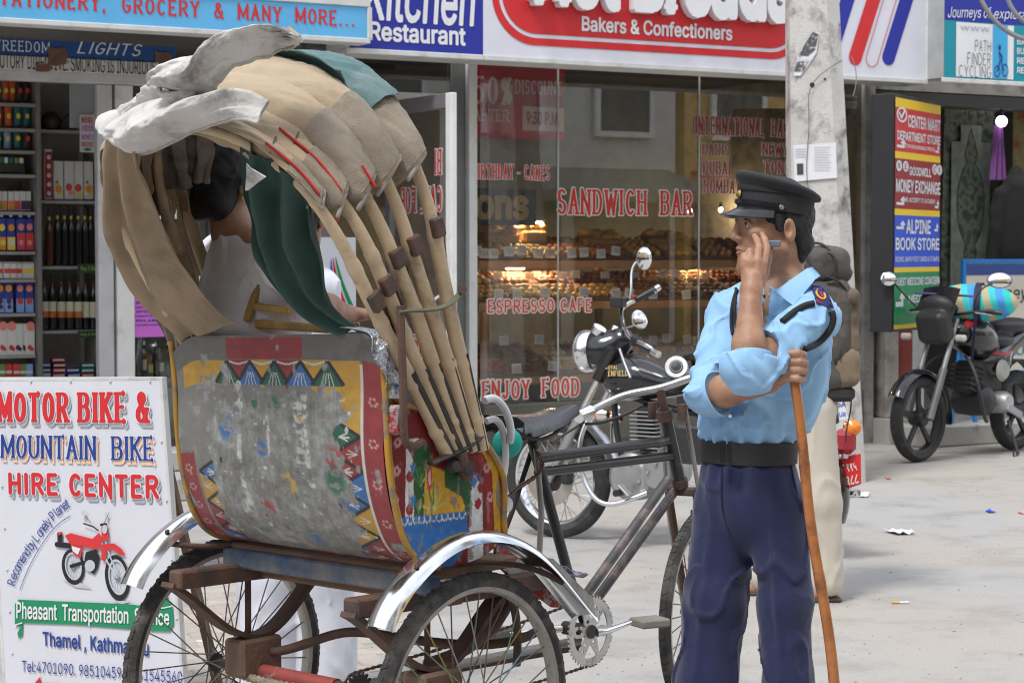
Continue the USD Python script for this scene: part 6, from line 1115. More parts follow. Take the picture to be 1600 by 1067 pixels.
# ---------------------------------------------------------------- other people
def figure(label, base, J, F, clothes, skin, hands, hlook=None, h=.010, shoes=True, mop=0):
    """J: joints (head, neck, sL, sR, eL, eR, wL, wR, hip, kL, kR, aL, aR); one continuous body with clothes as its children"""
    t = thing('person', label, 'person', base, wc=True); F = unit(F); L_ = unit(np.cross(ZA, F)); hf_ = unit(hlook) if hlook is not None else F; hl_ = unit(np.cross(ZA, hf_)); hcn = J['head']; ax = (L_, F, ZA); ch = (J['sL'] + J['sR']) / 2 - ZA * .13
    def legs(P, rs, k=.02): return np.minimum(cap_chain(P, [J['hip'] + L_ * .085, J['kL'], J['aL']], rs, k), cap_chain(P, [J['hip'] - L_ * .085, J['kR'], J['aR']], rs, k))
    def body_f(P):
        d = head_sdf(P, hcn, hf_, hl_); d = smin(d, sdf_capsule(P, hcn - hf_ * .028 - ZA * .06, J['neck'], .052, .058), .025)
        for s in 'LR': d = smin(d, sdf_capsule(P, J['neck'], J['s' + s], .05, .05), .04)
        d = smin(d, sdf_ell(P, ch, (.14, .09, .18), ax), .05); d = smin(d, sdf_capsule(P, ch - ZA * .1, J['hip'] + ZA * .02, .105, .11), .06)
        for s in 'LR': d = smin(d, cap_chain(P, [J['s' + s], J['e' + s], J['e' + s] + (J['w' + s] - J['e' + s]) * .3, J['w' + s]], [.047, .037, .039, .026], .02), .015)
        d = smin(d, legs(P, [.075, .052, .036]), .03)
        for a in ('aL', 'aR'): c = J[a]; d = smin(d, sdf_ell(P, np.array([c[0], c[1], .035]) + F * .07, (.05, .12, .032), ax), .04)
        for H in hands: d = smin(d, hand_sdf(P, H), .012)
        return d
    pts = np.array([v for v in J.values()]); lo_, hi_ = pts.min(0) - .24, pts.max(0) + .24; lo_[2] = max(lo_[2], -.02)
    V, Fc = surfnet(body_f, lo_, hi_, h, .03); obj('body', (V, Fc), skin, t, True); eyes(hcn, hf_, hl_, t)
    def hair_f(P):
        w = (P - hcn) @ np.stack([hf_, hl_, np.cross(hf_, hl_)], 1); d = sdf_ell(w, (-.014 - mop * .4, 0, .032 + mop * .3), (.107 + mop, .084 + mop, .106 + mop)) + noise3(P, 45, 2) * .022; x, z = w[..., 0], w[..., 2]
        d = smax(d, np.where(z > .0, x - .055 + .5 * np.maximum(.04 - z, 0), x + .028), .008); return smin(d, sdf_capsule(w, (-.070, -.03, -.05 - mop * 2), (-.070, .03, -.05 - mop * 2), .036 + mop, .036 + mop), .03)
    V, Fc = surfnet(hair_f, hcn - .17, hcn + .17, .006, .02); obj('hair', (V, Fc), hairm, t, True)
    for nm, mat, kind, par in clothes:
        if kind == 'shirt':
            def cf(P):
                d = sdf_ell(P, ch, (.175, .125, .22), ax); d = smin(d, sdf_capsule(P, ch - ZA * .08, J['hip'] - ZA * par.get('len', .02), .135, par.get('hem', .14)), .06)
                for s in 'LR': e = J['s' + s] + (J['e' + s] - J['s' + s]) * par.get('slv', .75); d = smin(d, sdf_capsule(P, J['neck'] - ZA * .03, J['s' + s], .06, .062), .04); q_ = sdf_capsule(P, J['s' + s], e, .066, .062); u_ = unit(e - J['s' + s]); q_ = smax(q_, (P - e) @ u_, .006); d = smin(d, q_, .025)
                if par.get('full'):
                    for s in 'LR': d = smin(d, sdf_capsule(P, J['e' + s], J['e' + s] + (J['w' + s] - J['e' + s]) * .9, .055, .048), .02)
                d = d + noise3(P * np.array([1, 1, .5]), 12, 41) * .020 - np.clip(.05 - np.abs(noise3(P, 9, 43)), 0, 1) * .12
                d = smax(d, -sdf_capsule(P, J['neck'] - ZA * .01, hcn, par.get('nk', .062), .07), .006); return smax(d, -(P[..., 2] - (J['hip'][2] - par.get('len', .02))), .006)
            V, Fc = surfnet(cf, lo_, hi_, par.get('h', .009), .04)
        else:
            def cf(P):
                r0, r1, r2 = par['r']; d = legs(P, [r0, r1, r2], .03); d = smin(d, sdf_ell(P, J['hip'] + ZA * .03, (.16, .125, .15), ax), .05); d = d + noise3(P * np.array([1, 1, .4]), 10, 47) * .030 - np.clip(.045 - np.abs(noise3(P * np.array([1, 1, .5]), 7, 49)), 0, 1) * .15
                d = smax(d, P[..., 2] - J['hip'][2] - .14, .005); return smax(d, -(P[..., 2] - par.get('cuff', .05)), .005)
            V, Fc = surfnet(cf, lo_, hi_, .010, .04)
        obj(nm, (V, Fc), mat, t, True)
    if shoes:
        for a in ('aL', 'aR'): c = J[a]; obj('sandal', MB().box(np.array([c[0], c[1], .011]) + F * .06, (.09, .26, .018), ax, .006).tube(spline([np.array([c[0], c[1], .02]) + F * .08 + L_ * .045, np.array([c[0], c[1], .075]) + F * .075, np.array([c[0], c[1], .02]) + F * .08 - L_ * .045], 10), .009, 6), M('sandal_leather', (0.10, 0.075, 0.055), .7), t, 40)
    return t, J
# backpacker
BY = 9.1
bq = lambda x, y, d=0: at(x, y, BY + d)
J = dict(head=bq(1228, 352), neck=bq(1240, 402), sL=bq(1240, 428, -.18), sR=bq(1240, 428, .18), eL=bq(1238, 530, -.22), eR=bq(1232, 530, .22), wL=bq(1195, 560, -.14), wR=bq(1190, 555, .12), hip=bq(1262, 640), kL=bq(1284, 785, -.10), kR=bq(1212, 790, .09), aL=bq(1289, 905, -.09), aR=bq(1192, 900, .09))
for a in ('aL', 'aR'): J[a][2] = .09
Fb = np.array([-1, -.05, 0]); H1 = hand_rel(J['wL'], (-.9, .2, .1), (0, 1, 0), (0, 0, 1)); H2 = hand_rel(J['wR'], (-.9, -.2, .1), (0, -1, 0), (0, 0, 1))
beige = M('beige_trousers', (0.56, 0.51, 0.43), .85, var=0.08, bump=0.15, bscale=300); brownsh = M('dark_brown_shirt', (0.07, 0.055, 0.05), .85, var=0.15)
figure('person in beige trousers and sandals carrying a large backpack behind the uniformed person', bq(1250, 935), J, Fb, [('shirt', brownsh, 'shirt', dict(len=.06)), ('trousers', beige, 'legs', dict(r=(.105, .088, .082), cuff=.03))], skin1, [H1, H2], h=.011)
pack_m = M('worn_grey_pack', (0.085, 0.078, 0.072), .85, var=0.2, bump=0.3, bscale=200, col2=(0.22, 0.18, 0.13), thr=(0.5, 0.72)); pack_d = M('dark_pack_trim', (0.03, 0.028, 0.027), .8); pack_t = M('tan_pack_cloth', (0.21, 0.155, 0.10), .85, var=0.2, bump=.3, bscale=200, col2=(0.12, .095, .07))
bpk = thing('backpack', 'large worn grey and tan backpack behind the uniformed person', 'backpack', bq(1290, 500), wc=True)
pcs = bq(1290, 505); pax = (unit((1, .05, .0)), unit((-.05, 1, 0)), ZA)
def pk(c, hx_, hy, hz, r, nz, mat, nm, seed, sag=0):
    f = lambda P: sdf_rbox(P, c, (hx_, hy, hz), r, pax) + noise3(P, 10, seed) * nz - np.clip(.05 - np.abs(noise3(P, 8, seed + 3)), 0, 1) * nz * 3; V, Fc = surfnet(f, c - np.array([hx_, hy, hz]) - .05, c + np.array([hx_, hy, hz]) + .05, .009, .03); return obj(nm, (V, Fc), mat, bpk, True)
pk(bq(1286, 520), .105, .17, .245, .07, .030, pack_m, 'main_bag', 61); pk(bq(1288, 415), .10, .16, .085, .06, .035, pack_m, 'lid', 63); pk(bq(1318, 505), .055, .13, .14, .045, .03, pack_t, 'front_pocket', 65); pk(bq(1300, 572), .10, .165, .085, .05, .03, pack_t, 'bottom_bag', 67); pk(bq(1298, 462), .10, .165, .035, .03, .02, pack_t, 'top_band', 71)
for (pts, r) in (([(1290, 432, -.17), (1310, 440, -.17), (1325, 462, -.14), (1330, 500, -.12)], .012), ([(1282, 402, -.14), (1300, 398, -.15), (1305, 415, -.16), (1296, 432, -.17)], .010), ([(1312, 470, -.155), (1314, 520, -.155), (1311, 560, -.17)], .010), ([(1270, 380, -.1), (1284, 382, -.12), (1296, 392, -.14)], .012)): obj('strap', MB().tube(spline([bq(*p) for p in pts], 16), r, 7, squash=.5), pack_d, bpk, True)
obj('pocket_opening', MB().lathe([(0, .006), (.04, .005), (.052, 0)], bq(1319, 563, -.150), (0.35, -1, 0), 14), pack_d, bpk, 40)
obj('loose_strap', MB().tube(spline([bq(1322, 600, -.1), bq(1330, 630, -.1), bq(1325, 660, -.1), bq(1322, 690, -.1)], 16), .008, 6, squash=.4), pack_d, bpk, True); obj('hip_belt', MB().box(bq(1288, 612), (.22, .30, .07), pax, .02), pack_d, bpk)
# passenger sitting in the rickshaw
pa = lambda x, y, Y: at(x, y, Y)
Jp = dict(head=pa(358, 286, 5.66), neck=pa(370, 368, 5.62), sL=pa(346, 404, 5.80), sR=pa(448, 412, 5.42), eL=pa(352, 515, 5.95), eR=pa(498, 478, 5.58), wL=pa(430, 540, 6.1), wR=pa(545, 492, 5.80), hip=RL(-.02, .66, 1.07), kL=RL(.42, .76, 1.10), kR=RL(.42, .54, 1.10), aL=RL(.46, .74, .72), aR=RL(.46, .56, .72))
Fp = unit(RU * .96 + RV * .1); Hp = [hand_rel(Jp['wR'], RU, (0, 0, -1), RV), hand_rel(Jp['wL'], RU, (0, 0, -1), -RV)]
tee = M('grey_white_tshirt', (0.62, 0.62, 0.63), .88, var=0.06, bump=0.2, bscale=350)
figure('person in a pale grey T-shirt sitting under the rickshaw hood', RL(0, .66, .97), Jp, Fp, [('tshirt', tee, 'shirt', dict(len=.05, slv=.62, h=.008, nk=.05)), ('trousers', M('dark_trousers', (0.05, 0.05, 0.055), .85), 'legs', dict(r=(.095, .08, .07), cuff=.75))], skin2, Hp, unit(RU + RV * .05), h=.009, shoes=False, mop=.007)
# person in white behind the far wheel
WY = 6.85
wq = lambda x, y, d=0: at(x, y, WY + d)
Jw = dict(head=wq(470, 340), neck=wq(468, 410), sL=wq(398, 450, .02), sR=wq(500, 452, -.02), eL=wq(392, 560), eR=wq(510, 560, .05), wL=wq(392, 660, -.08), wR=wq(522, 660, -.02), hip=wq(462, 690), kL=wq(424, 900), kR=wq(502, 900, .02), aL=wq(418, 1090), aR=wq(508, 1090, .02))
for a in ('aL', 'aR'): Jw[a][2] = .09
Fw = np.array([.15, 1, 0]); Jw['sL'], Jw['sR'] = Jw['sL'], Jw['sR']
white_c = M('white_cotton', (0.66, 0.67, 0.74), .88, var=0.04, bump=0.15, bscale=300)
figure('person in loose white trousers and tunic standing beyond the rickshaw', wq(465, 1119), Jw, Fw, [('tunic', white_c, 'shirt', dict(len=.20, slv=.98, full=1, hem=.17)), ('trousers', white_c, 'legs', dict(r=(.115, .112, .108), cuff=.04))], skin2, [hand_rel(Jw['wL'], (0, .1, -1), (0, 1, 0), (.5, .8, 0)), hand_rel(Jw['wR'], (0, .1, -1), (0, 1, 0), (-.5, .8, 0))], h=.012)
# ================================================================ motorcycles
gloss_b = M('gloss_black_paint', (0.010, 0.010, 0.011), 0.10, var=0.05, coat=.6, col2=(0.05, 0.045, 0.04), thr=(0.66, 0.85)); satin_b = M('satin_black', (0.022, 0.022, 0.023), 0.45, var=0.15); alloy = M('cast_alloy', (0.40, 0.40, 0.40), 0.38, metal=0.75, var=0.15, col2=(0.2, 0.19, 0.17), thr=(0.55, 0.75)); seatv = M('black_seat_vinyl', (0.022, 0.022, 0.024), 0.35, var=0.15, bump=.2)
amber = M('amber_lens', (0.85, 0.22, 0.01), 0.12, var=0.05, coat=.5); redlens = M('red_lens', (0.30, 0.012, 0.018), 0.15, var=0.1, coat=.5); mirror_m = M('mirror_glass', (0.85, 0.85, 0.85), 0.02, metal=1.0, var=0.01, rvar=0.0); gold = M('gold_letters', (0.55, 0.40, 0.14), 0.4, var=0.05)
tyre2 = M('motorcycle_tyre', (0.028, 0.028, 0.028), 0.8, var=0.2, bump=.3, bscale=120, col2=(0.10, 0.095, 0.09), thr=(0.5, 0.75), c2scale=8)
class Bike:
    def __init__(s, label, front, rear, name='motorcycle'):
        s.zs = 0.0; s.R0 = rear.copy(); s.R0[2] = 0; b = front - rear; b[2] = 0; s.wb = np.linalg.norm(b); s.b = unit(b); s.l = np.cross(ZA, s.b); s.t = thing(name, label, 'motorcycle', s.R0 + s.b * s.wb / 2, wc=True)
    def p(s, x, y, z): return s.R0 + s.b * x + s.l * y + ZA * (z + max(0, z - .5) * s.zs)
    def px(s, px, py, y): return on_plane(px, py, s.R0 + s.l * y, s.l)
    def tube(s, nm, pts, r, mat, n=20, parent=None, sides=10): return obj(nm, MB().tube(spline(pts, n), r, sides), mat, parent or s.t, 50)
    def plate(s, nm, poly, y, th, mat, parent=None):
        P_ = [s.px(a, c, y) for a, c in poly]; o = P_[0]; g = Polygon([((q - o) @ s.b, q[2] - o[2]) for q in P_]).buffer(0).buffer(-.012).buffer(.012, quad_segs=4); return obj(nm, MB().shape(g, o - s.l * th * 0, s.b, ZA, 0).shape(g, o, s.b, ZA, 0) if th == 0 else MB().shape(g, o + s.l * th * (1 if np.cross(s.b, ZA) @ s.l < 0 else 0), s.b, ZA, th), mat, parent or s.t)
    def blob(s, nm, f, c, r, h, mat, parent=None): V, Fc = surfnet(f, c - r, c + r, h, .02); return obj(nm, (V, Fc), mat, parent or s.t, True)
    def ax(s): return (s.b, s.l, ZA)
    def mirror(s, nm_c, nrm, rx, rz, stem, mat=chrome):
        c = nm_c; n = unit(nrm); x = unit(np.cross(ZA, n)); y = np.cross(n, x); m = MB(); rows = [[c + n * d + (x * rx * math.cos(a) + y * rz * math.sin(a)) * k for a in np.linspace(0, 2 * np.pi, 28, endpoint=False)] for d, k in ((0, .94), (-.002, 1), (-.012, .97), (-.026, .62), (-.030, .02))]
        o = obj('mirror', m.grid(np.array(rows), closed=True), mat, s.t, 50); obj('mirror_glass', MB().grid(np.array([[c + n * (.001 + .016 * (1 - k * k)) + (x * rx * math.cos(a) + y * rz * math.sin(a)) * k for a in np.linspace(0, 2 * np.pi, 28, endpoint=False)] for k in np.linspace(.92, .01, 9)]), closed=True), mirror_m, o, True); obj('mirror_stem', MB().tube(spline(stem, 16), .0065, 8), mat, o, True)
spk = M('bright_spoke', (0.5, 0.5, 0.5), .3, metal=.8)
# ---------------------------------------------------------------- black classic motorcycle in front of the bakery
fA, rA = at(872, 746, 11.05), at(1215, 762, 10.35)
B = Bike('black motorcycle with chrome round headlamp parked before the bakery window', fA.copy(), rA.copy())
x0 = B.wb; FRc = B.p(x0, 0, .325); RRc = B.p(0, 0, .325)
wheel(FRc, .325, B.l, .046, 40, [spk, sp_gy], 21, chrome, .055, .10, B.t, False, tyre2); wheel(RRc, .325, B.l, .052, 40, [spk, sp_gy], 22, chrome, .07, .10, B.t, False, tyre2)
obj('brake_disc', MB().lathe([(.075, .001), (.145, .001), (.145, -.003), (.075, -.003), (.075, .001)], FRc + B.l * .085, B.l, 40), M('disc_steel', (0.42, 0.38, 0.34), .4, metal=.7, var=.2), B.t, 40); obj('brake_caliper', MB().box(FRc + B.l * .10 - B.b * .115 + ZA * .03, (.06, .05, .10), B.ax(), .012), satin_b, B.t)
hd = B.p(x0 - .33, 0, .93); tri = lambda s: B.p(x0 - .16, s * .095, .55)
for s_ in (1, -1):
    a = B.px(935, 590, .095) if s_ > 0 else B.px(935, 590, .095) - B.l * .19; e = FRc + B.l * s_ * .095; d_ = e - a
    obj('fork_tube', MB().tube([a - d_ * .25, a, a + d_ * .45], .0185, 12), chrome, B.t, 50); obj('fork_leg', MB().tube([a + d_ * .40, e + unit(d_) * .01], [.027, .024], 12), alloy, B.t, 50); obj('fork_shroud', MB().tube([a - d_ * .28, a + d_ * .02], .032, 12), gloss_b, B.t, 50)
ff_ = [FRc + (B.b * math.cos(g) + ZA * math.sin(g)) * .375 for g in np.radians(np.linspace(20, 165, 34))]
obj('front_fender', MB().sheet(np.array([[c + B.l * .065 * s_ - unit(c - FRc) * .022 * s_ * s_ for s_ in np.linspace(-1, 1, 9)] for c in ff_]), .002), chrome if False else M('chrome_fender_dull', (0.55, 0.55, 0.56), .2, metal=.9, var=.1), B.t, 60)
hl_c = B.px(925, 548, 0); hdir = unit(B.b + B.l * .12 - ZA * .05)
nac = lambda P: smin(sdf_ell(P, hl_c - hdir * .05, (.14, .105, .105), (hdir, np.cross(ZA, hdir), ZA)), sdf_capsule(P, hl_c - hdir * .09 + ZA * .01, hl_c - hdir * .17 + ZA * .05, .085, .07), .04)
B.blob('headlamp_shell', nac, hl_c - hdir * .06, .30, .010, gloss_b)
obj('headlamp', MB().lathe([(.104, -.045), (.112, -.03), (.116, .0), (.108, .022), (.098, .026)], hl_c + hdir * .035, hdir, 40), chrome, B.t, 40); obj('headlamp_lens', MB().lathe([(.098, .026), (.085, .042), (.05, .056), (.0, .062)], hl_c + hdir * .035, hdir, 36), M('lens_glass', (0.55, 0.58, 0.6), .06, metal=.5, var=.03), B.t, 60)
for (px_, py_, y_, r_) in ((937, 514, .03, .042), (962, 514, -.04, .024)):
    c_ = B.px(px_, py_, y_); nn_ = unit(-B.b * .7 + ZA); o = obj('instrument', MB().lathe([(r_ * .9, -.03), (r_, 0), (r_ * 1.02, .008), (r_ * .9, .010)], c_, nn_, 28), chrome, B.t, 40); obj('dial', MB().lathe([(r_ * .9, .009), (.0, .010)], c_, nn_, 28), white_s, o)
barpts = [B.px(1022, 548, .34), B.px(1000, 535, .30), B.px(985, 528, .20), B.px(978, 516, .08), B.px(975, 512, 0), B.px(973, 500, -.09), B.px(974, 480, -.20), B.px(1000, 466, -.28), B.px(1022, 455, -.34)]
B.tube('handlebar', barpts, .012, chrome, 50)
B.tube('handlebar_grip', [B.px(990, 528, .26), B.px(1026, 552, .35)], .019, satin_b, 4); B.tube('bar_end', [B.px(1020, 549, .34), B.px(1029, 554, .36)], .019, chrome, 3); B.tube('handlebar_grip', [B.px(992, 470, -.26), B.px(1024, 452, -.34)], .019, satin_b, 4); B.tube('bar_end', [B.px(1020, 455, -.33), B.px(1030, 448, -.36)], .019, chrome, 3)
B.tube('clutch_lever', [B.px(968, 545, .28), B.px(975, 565, .30), B.px(985, 590, .33)], .007, alloy, 12); obj('brake_reservoir', MB().box(B.px(966, 472, -.16), (.08, .06, .06), B.ax(), .008), satin_b, B.t); obj('switch_box', MB().box(B.px(995, 533, .25), (.06, .05, .05), B.ax(), .012), satin_b, B.t); obj('red_switch', MB().box(B.px(990, 463, -.24), (.03, .02, .012), B.ax(), .003), redtape, B.t)
cm = B.px(1007, 404, -.30); vd = unit(unit(CAM - cm) * .6 - B.b * .55); B.mirror(cm, unit(-B.b * .55 + unit(CAM - cm) * .42), .050, .062, [B.px(983, 468, -.22), B.px(986, 440, -.24), B.px(990, 415, -.27), B.px(1000, 405, -.29)]); cm = B.px(1000, 499, .30); B.mirror(cm, unit(-B.b * .8 + B.l * .2 + ZA * .25), .055, .050, [B.px(975, 512, .2), B.px(990, 508, .25), B.px(998, 503, .29)])
tkc = B.px(1000, 588, 0); tank = lambda P: smin(smin(sdf_ell(P, tkc + B.b * .03, (.20, .135, .115), (unit(B.b + ZA * .10), B.l, unit(ZA - B.b * .10))), sdf_ell(P, tkc - B.b * .16 - ZA * .03, (.17, .095, .075), (unit(B.b + ZA * .15), B.l, ZA)), .06), sdf_ell(P, tkc + B.b * .08 - ZA * .02, (.13, .125, .105), B.ax()), .04)
B.blob('tank', tank, tkc - B.b * .06, .42, .010, gloss_b)
def on_surf(px_, py_, f, y0, off=.003):
    n_ = np.linspace(.6, -.3, 700); P_ = np.array([B.px(px_, py_, q_) for q_ in n_]); v = f(P_); i = int(np.argmax(v < off)) if (v < off).any() else int(np.argmin(v)); return P_[i]
for txt, (xa, yb, xb, yt) in (('ROYAL', (946, 577, 965, 567)), ('ENFIELD', (950, 588, 981, 578))):
    a, b_ = on_surf(xa, yb, tank, .2), on_surf(xb, yb, tank, .2); ex = unit(b_ - a); wd = np.linalg.norm(b_ - a); upv = unit(on_surf(xa, yt, tank, .2) - a); obj('lettering', MB().shape(fit(sfont(txt, .5, .06, 1.6, .03, .18), wd, .034), a + unit(CAM - a) * .012, ex, upv), gold, B.t)
fcp = B.px(1057, 575, .05); obj('filler_cap', MB().lathe([(.0, .03), (.03, .03), (.034, .024), (.058, .024), (.062, .012), (.062, -.03)], fcp, unit(B.l * .8 - B.b * .35 + ZA * .35), 28), alloy, B.t, 40); obj('cap_face', MB().lathe([(0, .034), (.036, .029)], fcp, unit(B.l * .8 - B.b * .35 + ZA * .35), 20), satin_b, B.t)
obj('seat', MB().mesh(trimesh.convex.convex_hull(np.array([B.p(x, y, z) for x, w, z0, z1 in ((.52, .11, .76, .80), (.30, .14, .76, .82), (.0, .14, .78, .84), (-.22, .10, .80, .85)) for y in (-w, w) for z in (z0, z1)]))), seatv, B.t, 40)
sp = obj('side_panel', MB().box(B.px(1083, 695, .13), (.26, .04, .20), B.ax(), .015), gloss_b, B.t); a = B.px(1098, 704, .155); obj('lettering', MB().shape(fit(tshape('500', 2), .06, .026), a + B.l * .004, -B.b, ZA), gold, sp)
eng = B.px(1010, 735, 0); obj('crankcase', MB().lathe([(0, .14), (.10, .135), (.125, .11), (.13, .0), (.125, -.12), (0, -.13)], B.px(1000, 742, 0), B.l, 30), alloy, B.t, 40); obj('gearbox', MB().lathe([(0, .135), (.08, .13), (.10, .10), (.10, -.1), (0, -.11)], B.px(1042, 735, 0), B.l, 26), alloy, B.t, 40)
cyb = B.px(1010, 690, 0)
for k in range(10): obj('cooling_fin', MB().box(B.px(1018 - k * .6, 698 - k * 6.2, 0), (.17 - .004 * k, .17, .007), B.ax(), .002), alloy, B.t)
obj('cylinder', MB().box(B.px(1015, 668, 0), (.11, .12, .24), B.ax(), .02), satin_b, B.t)
for k in range(5): obj('case_bolt', MB().lathe([(0, .006), (.008, .005), (.010, 0)], B.px(985 + 13 * k, 725 + 14 * ((k * 2) % 3), .142), B.l, 8), alloy, B.t)
B.tube('crash_bar', [B.px(930, 640, .12), B.px(905, 700, .18), B.px(915, 755, .20), B.px(940, 785, .20), B.px(985, 780, .16), B.px(1010, 770, .12)], .014, chrome, 34); B.tube('crash_bar', [B.px(930, 640, .12) - B.l * .24, B.px(905, 700, .18) - B.l * .36, B.px(915, 755, .2) - B.l * .40, B.px(985, 780, .16) - B.l * .32], .014, chrome, 26)
B.tube('exhaust_pipe', [B.p(x0 - .55, -.12, .52), B.p(x0 - .48, -.15, .40), B.p(.5, -.17, .28), B.p(-.3, -.18, .32)], .022, chrome, 24); B.tube('down_tube', [B.px(960, 600, 0), B.px(965, 680, 0), B.px(985, 760, 0)], .018, satin_b, 12); B.tube('frame_tube', [B.px(960, 610, 0), B.p(.35, 0, .70), B.p(-.2, 0, .74)], .018, satin_b, 14)
fpg = B.px(975, 768, .20); obj('footpeg', MB().cyl(fpg - B.l * .02, fpg + B.l * .09, .018, 12), satin_b, B.t, 40); obj('gear_pedal', MB().bar(B.px(968, 757, .24), B.px(985, 775, .24), .05, .012, bev=.003), alloy, B.t)
for px_, py_, y_ in ((937, 647, .17), (958, 652, -.16)): 
    c_ = B.px(px_, py_, y_); o = obj('indicator', MB().lathe([(.02, -.05), (.035, -.02), (.036, .0)], c_, B.b, 18), chrome, B.t, 40); obj('indicator_lens', MB().lathe([(.036, 0), (.030, .018), (0, .026)], c_, B.b, 18), amber, o, 40)
rf_ = [RRc + (B.b * math.cos(g) + ZA * math.sin(g)) * .385 for g in np.radians(np.linspace(60, 200, 34))]
obj('rear_fender', MB().sheet(np.array([[c + B.l * .085 * s_ - unit(c - RRc) * .03 * s_ * s_ for s_ in np.linspace(-1, 1, 9)] for c in rf_]), .002), gloss_b, B.t, 60)
for s_ in (1, -1): obj('shock_absorber', MB().tube([B.p(.02, s_ * .13, .36), B.p(.14, s_ * .13, .70)], .026, 12), chrome, B.t, 50)
# tail: red lamp, amber indicator, red plate
tlc = B.px(1320, 690, 0); tvd = unit(CAM - tlc); fz = lambda c, hx_, hz, d: MB().box(c, (hx_, d, hz), (unit(np.cross(ZA, tvd)) * -1, tvd, ZA), min(hx_, hz) * .32)
obj('tail_lamp', MB().box(tlc, (.085, .10, .125), (unit(-B.b * .3 - B.l * .95), -B.b, ZA), .028), redlens, B.t); obj('tail_bracket', MB().tube(spline([B.p(-.30, 0, .58), tlc + ZA * .05, tlc - ZA * .08], 10), .02, 8), chrome, B.t, 40)
ic = B.px(1332, 668, -.02); o = obj('indicator', MB().lathe([(.02, -.06), (.038, -.03), (.04, .0)], ic, unit(-B.b + B.l * .9), 20), chrome, B.t, 40); obj('indicator_lens', MB().lathe([(.042, 0), (.040, .02), (.02, .038), (0, .042)], ic, unit(-B.b * .8 + B.l), 20), amber, o, 40)
pcs_ = [B.px(x, y, -.02) for x, y in ((1304, 717), (1343, 711), (1348, 760), (1315, 768))]; po = pcs_[3]; pex = unit(pcs_[2] - pcs_[3]); pey = unit((pcs_[1] + pcs_[0]) / 2 - (pcs_[2] + pcs_[3]) / 2); pn = np.cross(pex, pey); pg2 = Polygon([((q - po) @ pex, (q - po) @ pey) for q in pcs_])
npl = obj('number_plate', MB().shape(pg2, po - pn * .003, pex, pey, .003), M('plate_edge', (0.55, 0.50, 0.45), .6), B.t); obj('plate_face', MB().shape(pg2.buffer(-.006), po + pn * .002, pex, pey), redtext, npl)
def deva(text):
    try: return tshape(text, 2, 'NotoSansDevanagari-Regular.woff2')
    except Exception: return tshape('9288', 2)
u_ = unit(pcs_[1] - pcs_[0]); obj('lettering', MB().shape(fit(deva('ब ११५'), .088, .040), pcs_[0] + (pcs_[3] - pcs_[0]) * .44 + u_ * .022 + pn * .005, u_, pey), M('plate_white', (0.7, 0.66, 0.58), .6), npl); obj('lettering', MB().shape(fit(deva('९२८८'), .092, .052), pcs_[0] + (pcs_[3] - pcs_[0]) * .90 + u_ * .012 + pn * .005, pex, pey), M('plate_white'), npl)
B.tube('center_stand', [B.p(.42, .12, .22), B.p(.38, .2, .02)], .012, satin_b, 6); B.tube('center_stand', [B.p(.42, -.12, .22), B.p(.38, -.2, .02)], .012, satin_b, 6)
# white triangular sticker board beside the pole
tg = thing('sticker_board', 'small white board with blue print at the foot of the concrete pole', 'board', at(1310, 665, 12.6), wc=True); o = at(1296, 656, 12.6); gsh = Polygon([(at(x, y, 12.6)[0] - o[0], at(x, y, 12.6)[2] - o[2]) for x, y in ((1296, 656), (1326, 654), (1309, 606), (1296, 606))]); obj('panel', MB().shape(gsh, o, (1, 0, 0), (0, 0, 1), .01), white_s, tg); wq_ = fit(tshape('USA', 2), .09, .04); obj('lettering', MB().shape(wq_, o + np.array([.01, -.012, .08]), (1, 0, 0), (0, 0, 1)), navy_t, tg); obj('lettering', MB().shape(fit(tshape('TOUR', 2), .09, .03), o + np.array([.01, -.012, .02]), (1, 0, 0), (0, 0, 1)), blue_s, tg)
# ---------------------------------------------------------------- dark motorcycle at the right with a striped bundle
fB, rB = at(1435, 652, 15.05), at(1586, 640, 15.95)
B = Bike('dark motorcycle with raised mirrors parked at the right edge', fB.copy(), rB.copy()); x0 = B.wb; B.zs = .22
FRc = B.p(x0, 0, .32); RRc = B.p(0, 0, .315)
for c_, r_, tr_ in ((FRc, .32, .05), (RRc, .315, .058)):
    m = MB().lathe([(r_ - tr_ * 1.5, -tr_ * .8), (r_ - tr_ * .7, -tr_), (r_ - .01, -tr_ * .55), (r_, 0), (r_ - .01, tr_ * .55), (r_ - tr_ * .7, tr_), (r_ - tr_ * 1.5, tr_ * .8)], c_, B.l, 56); w_ = obj('wheel', m, tyre2, B.t, 40); ri = r_ - tr_ * 1.4
    obj('rim', MB().lathe([(ri + .005, -tr_ * .7), (ri - .015, -tr_ * .5), (ri - .015, tr_ * .5), (ri + .005, tr_ * .7)], c_, B.l, 48), satin_b, w_, 40); obj('hub', MB().lathe([(0, .06), (.05, .058), (.06, .03), (.06, -.03), (.05, -.058), (0, -.06)], c_, B.l, 20), satin_b, w_, 40)
    for k in range(5): g_ = k * 1.2566 + .3; d_ = B.b * math.cos(g_) + ZA * math.sin(g_); obj('wheel_spoke', MB().bar(c_ + d_ * .05, c_ + d_ * (ri - .01), .04, .028, up=B.l, bev=.005), satin_b, w_)
for s_ in (1, -1):
    top = B.p(x0 - .34, s_ * .10, .95); e = FRc + B.l * s_ * .10; obj('fork_tube', MB().tube([top, top + (e - top) * .55], .019, 12), M('fork_grey', (0.30, 0.30, 0.30), .35, metal=.6), B.t, 50); obj('fork_leg', MB().tube([top + (e - top) * .5, e], .028, 12), M('fork_leg_grey', (0.17, 0.17, 0.17), .4, metal=.4), B.t, 50)
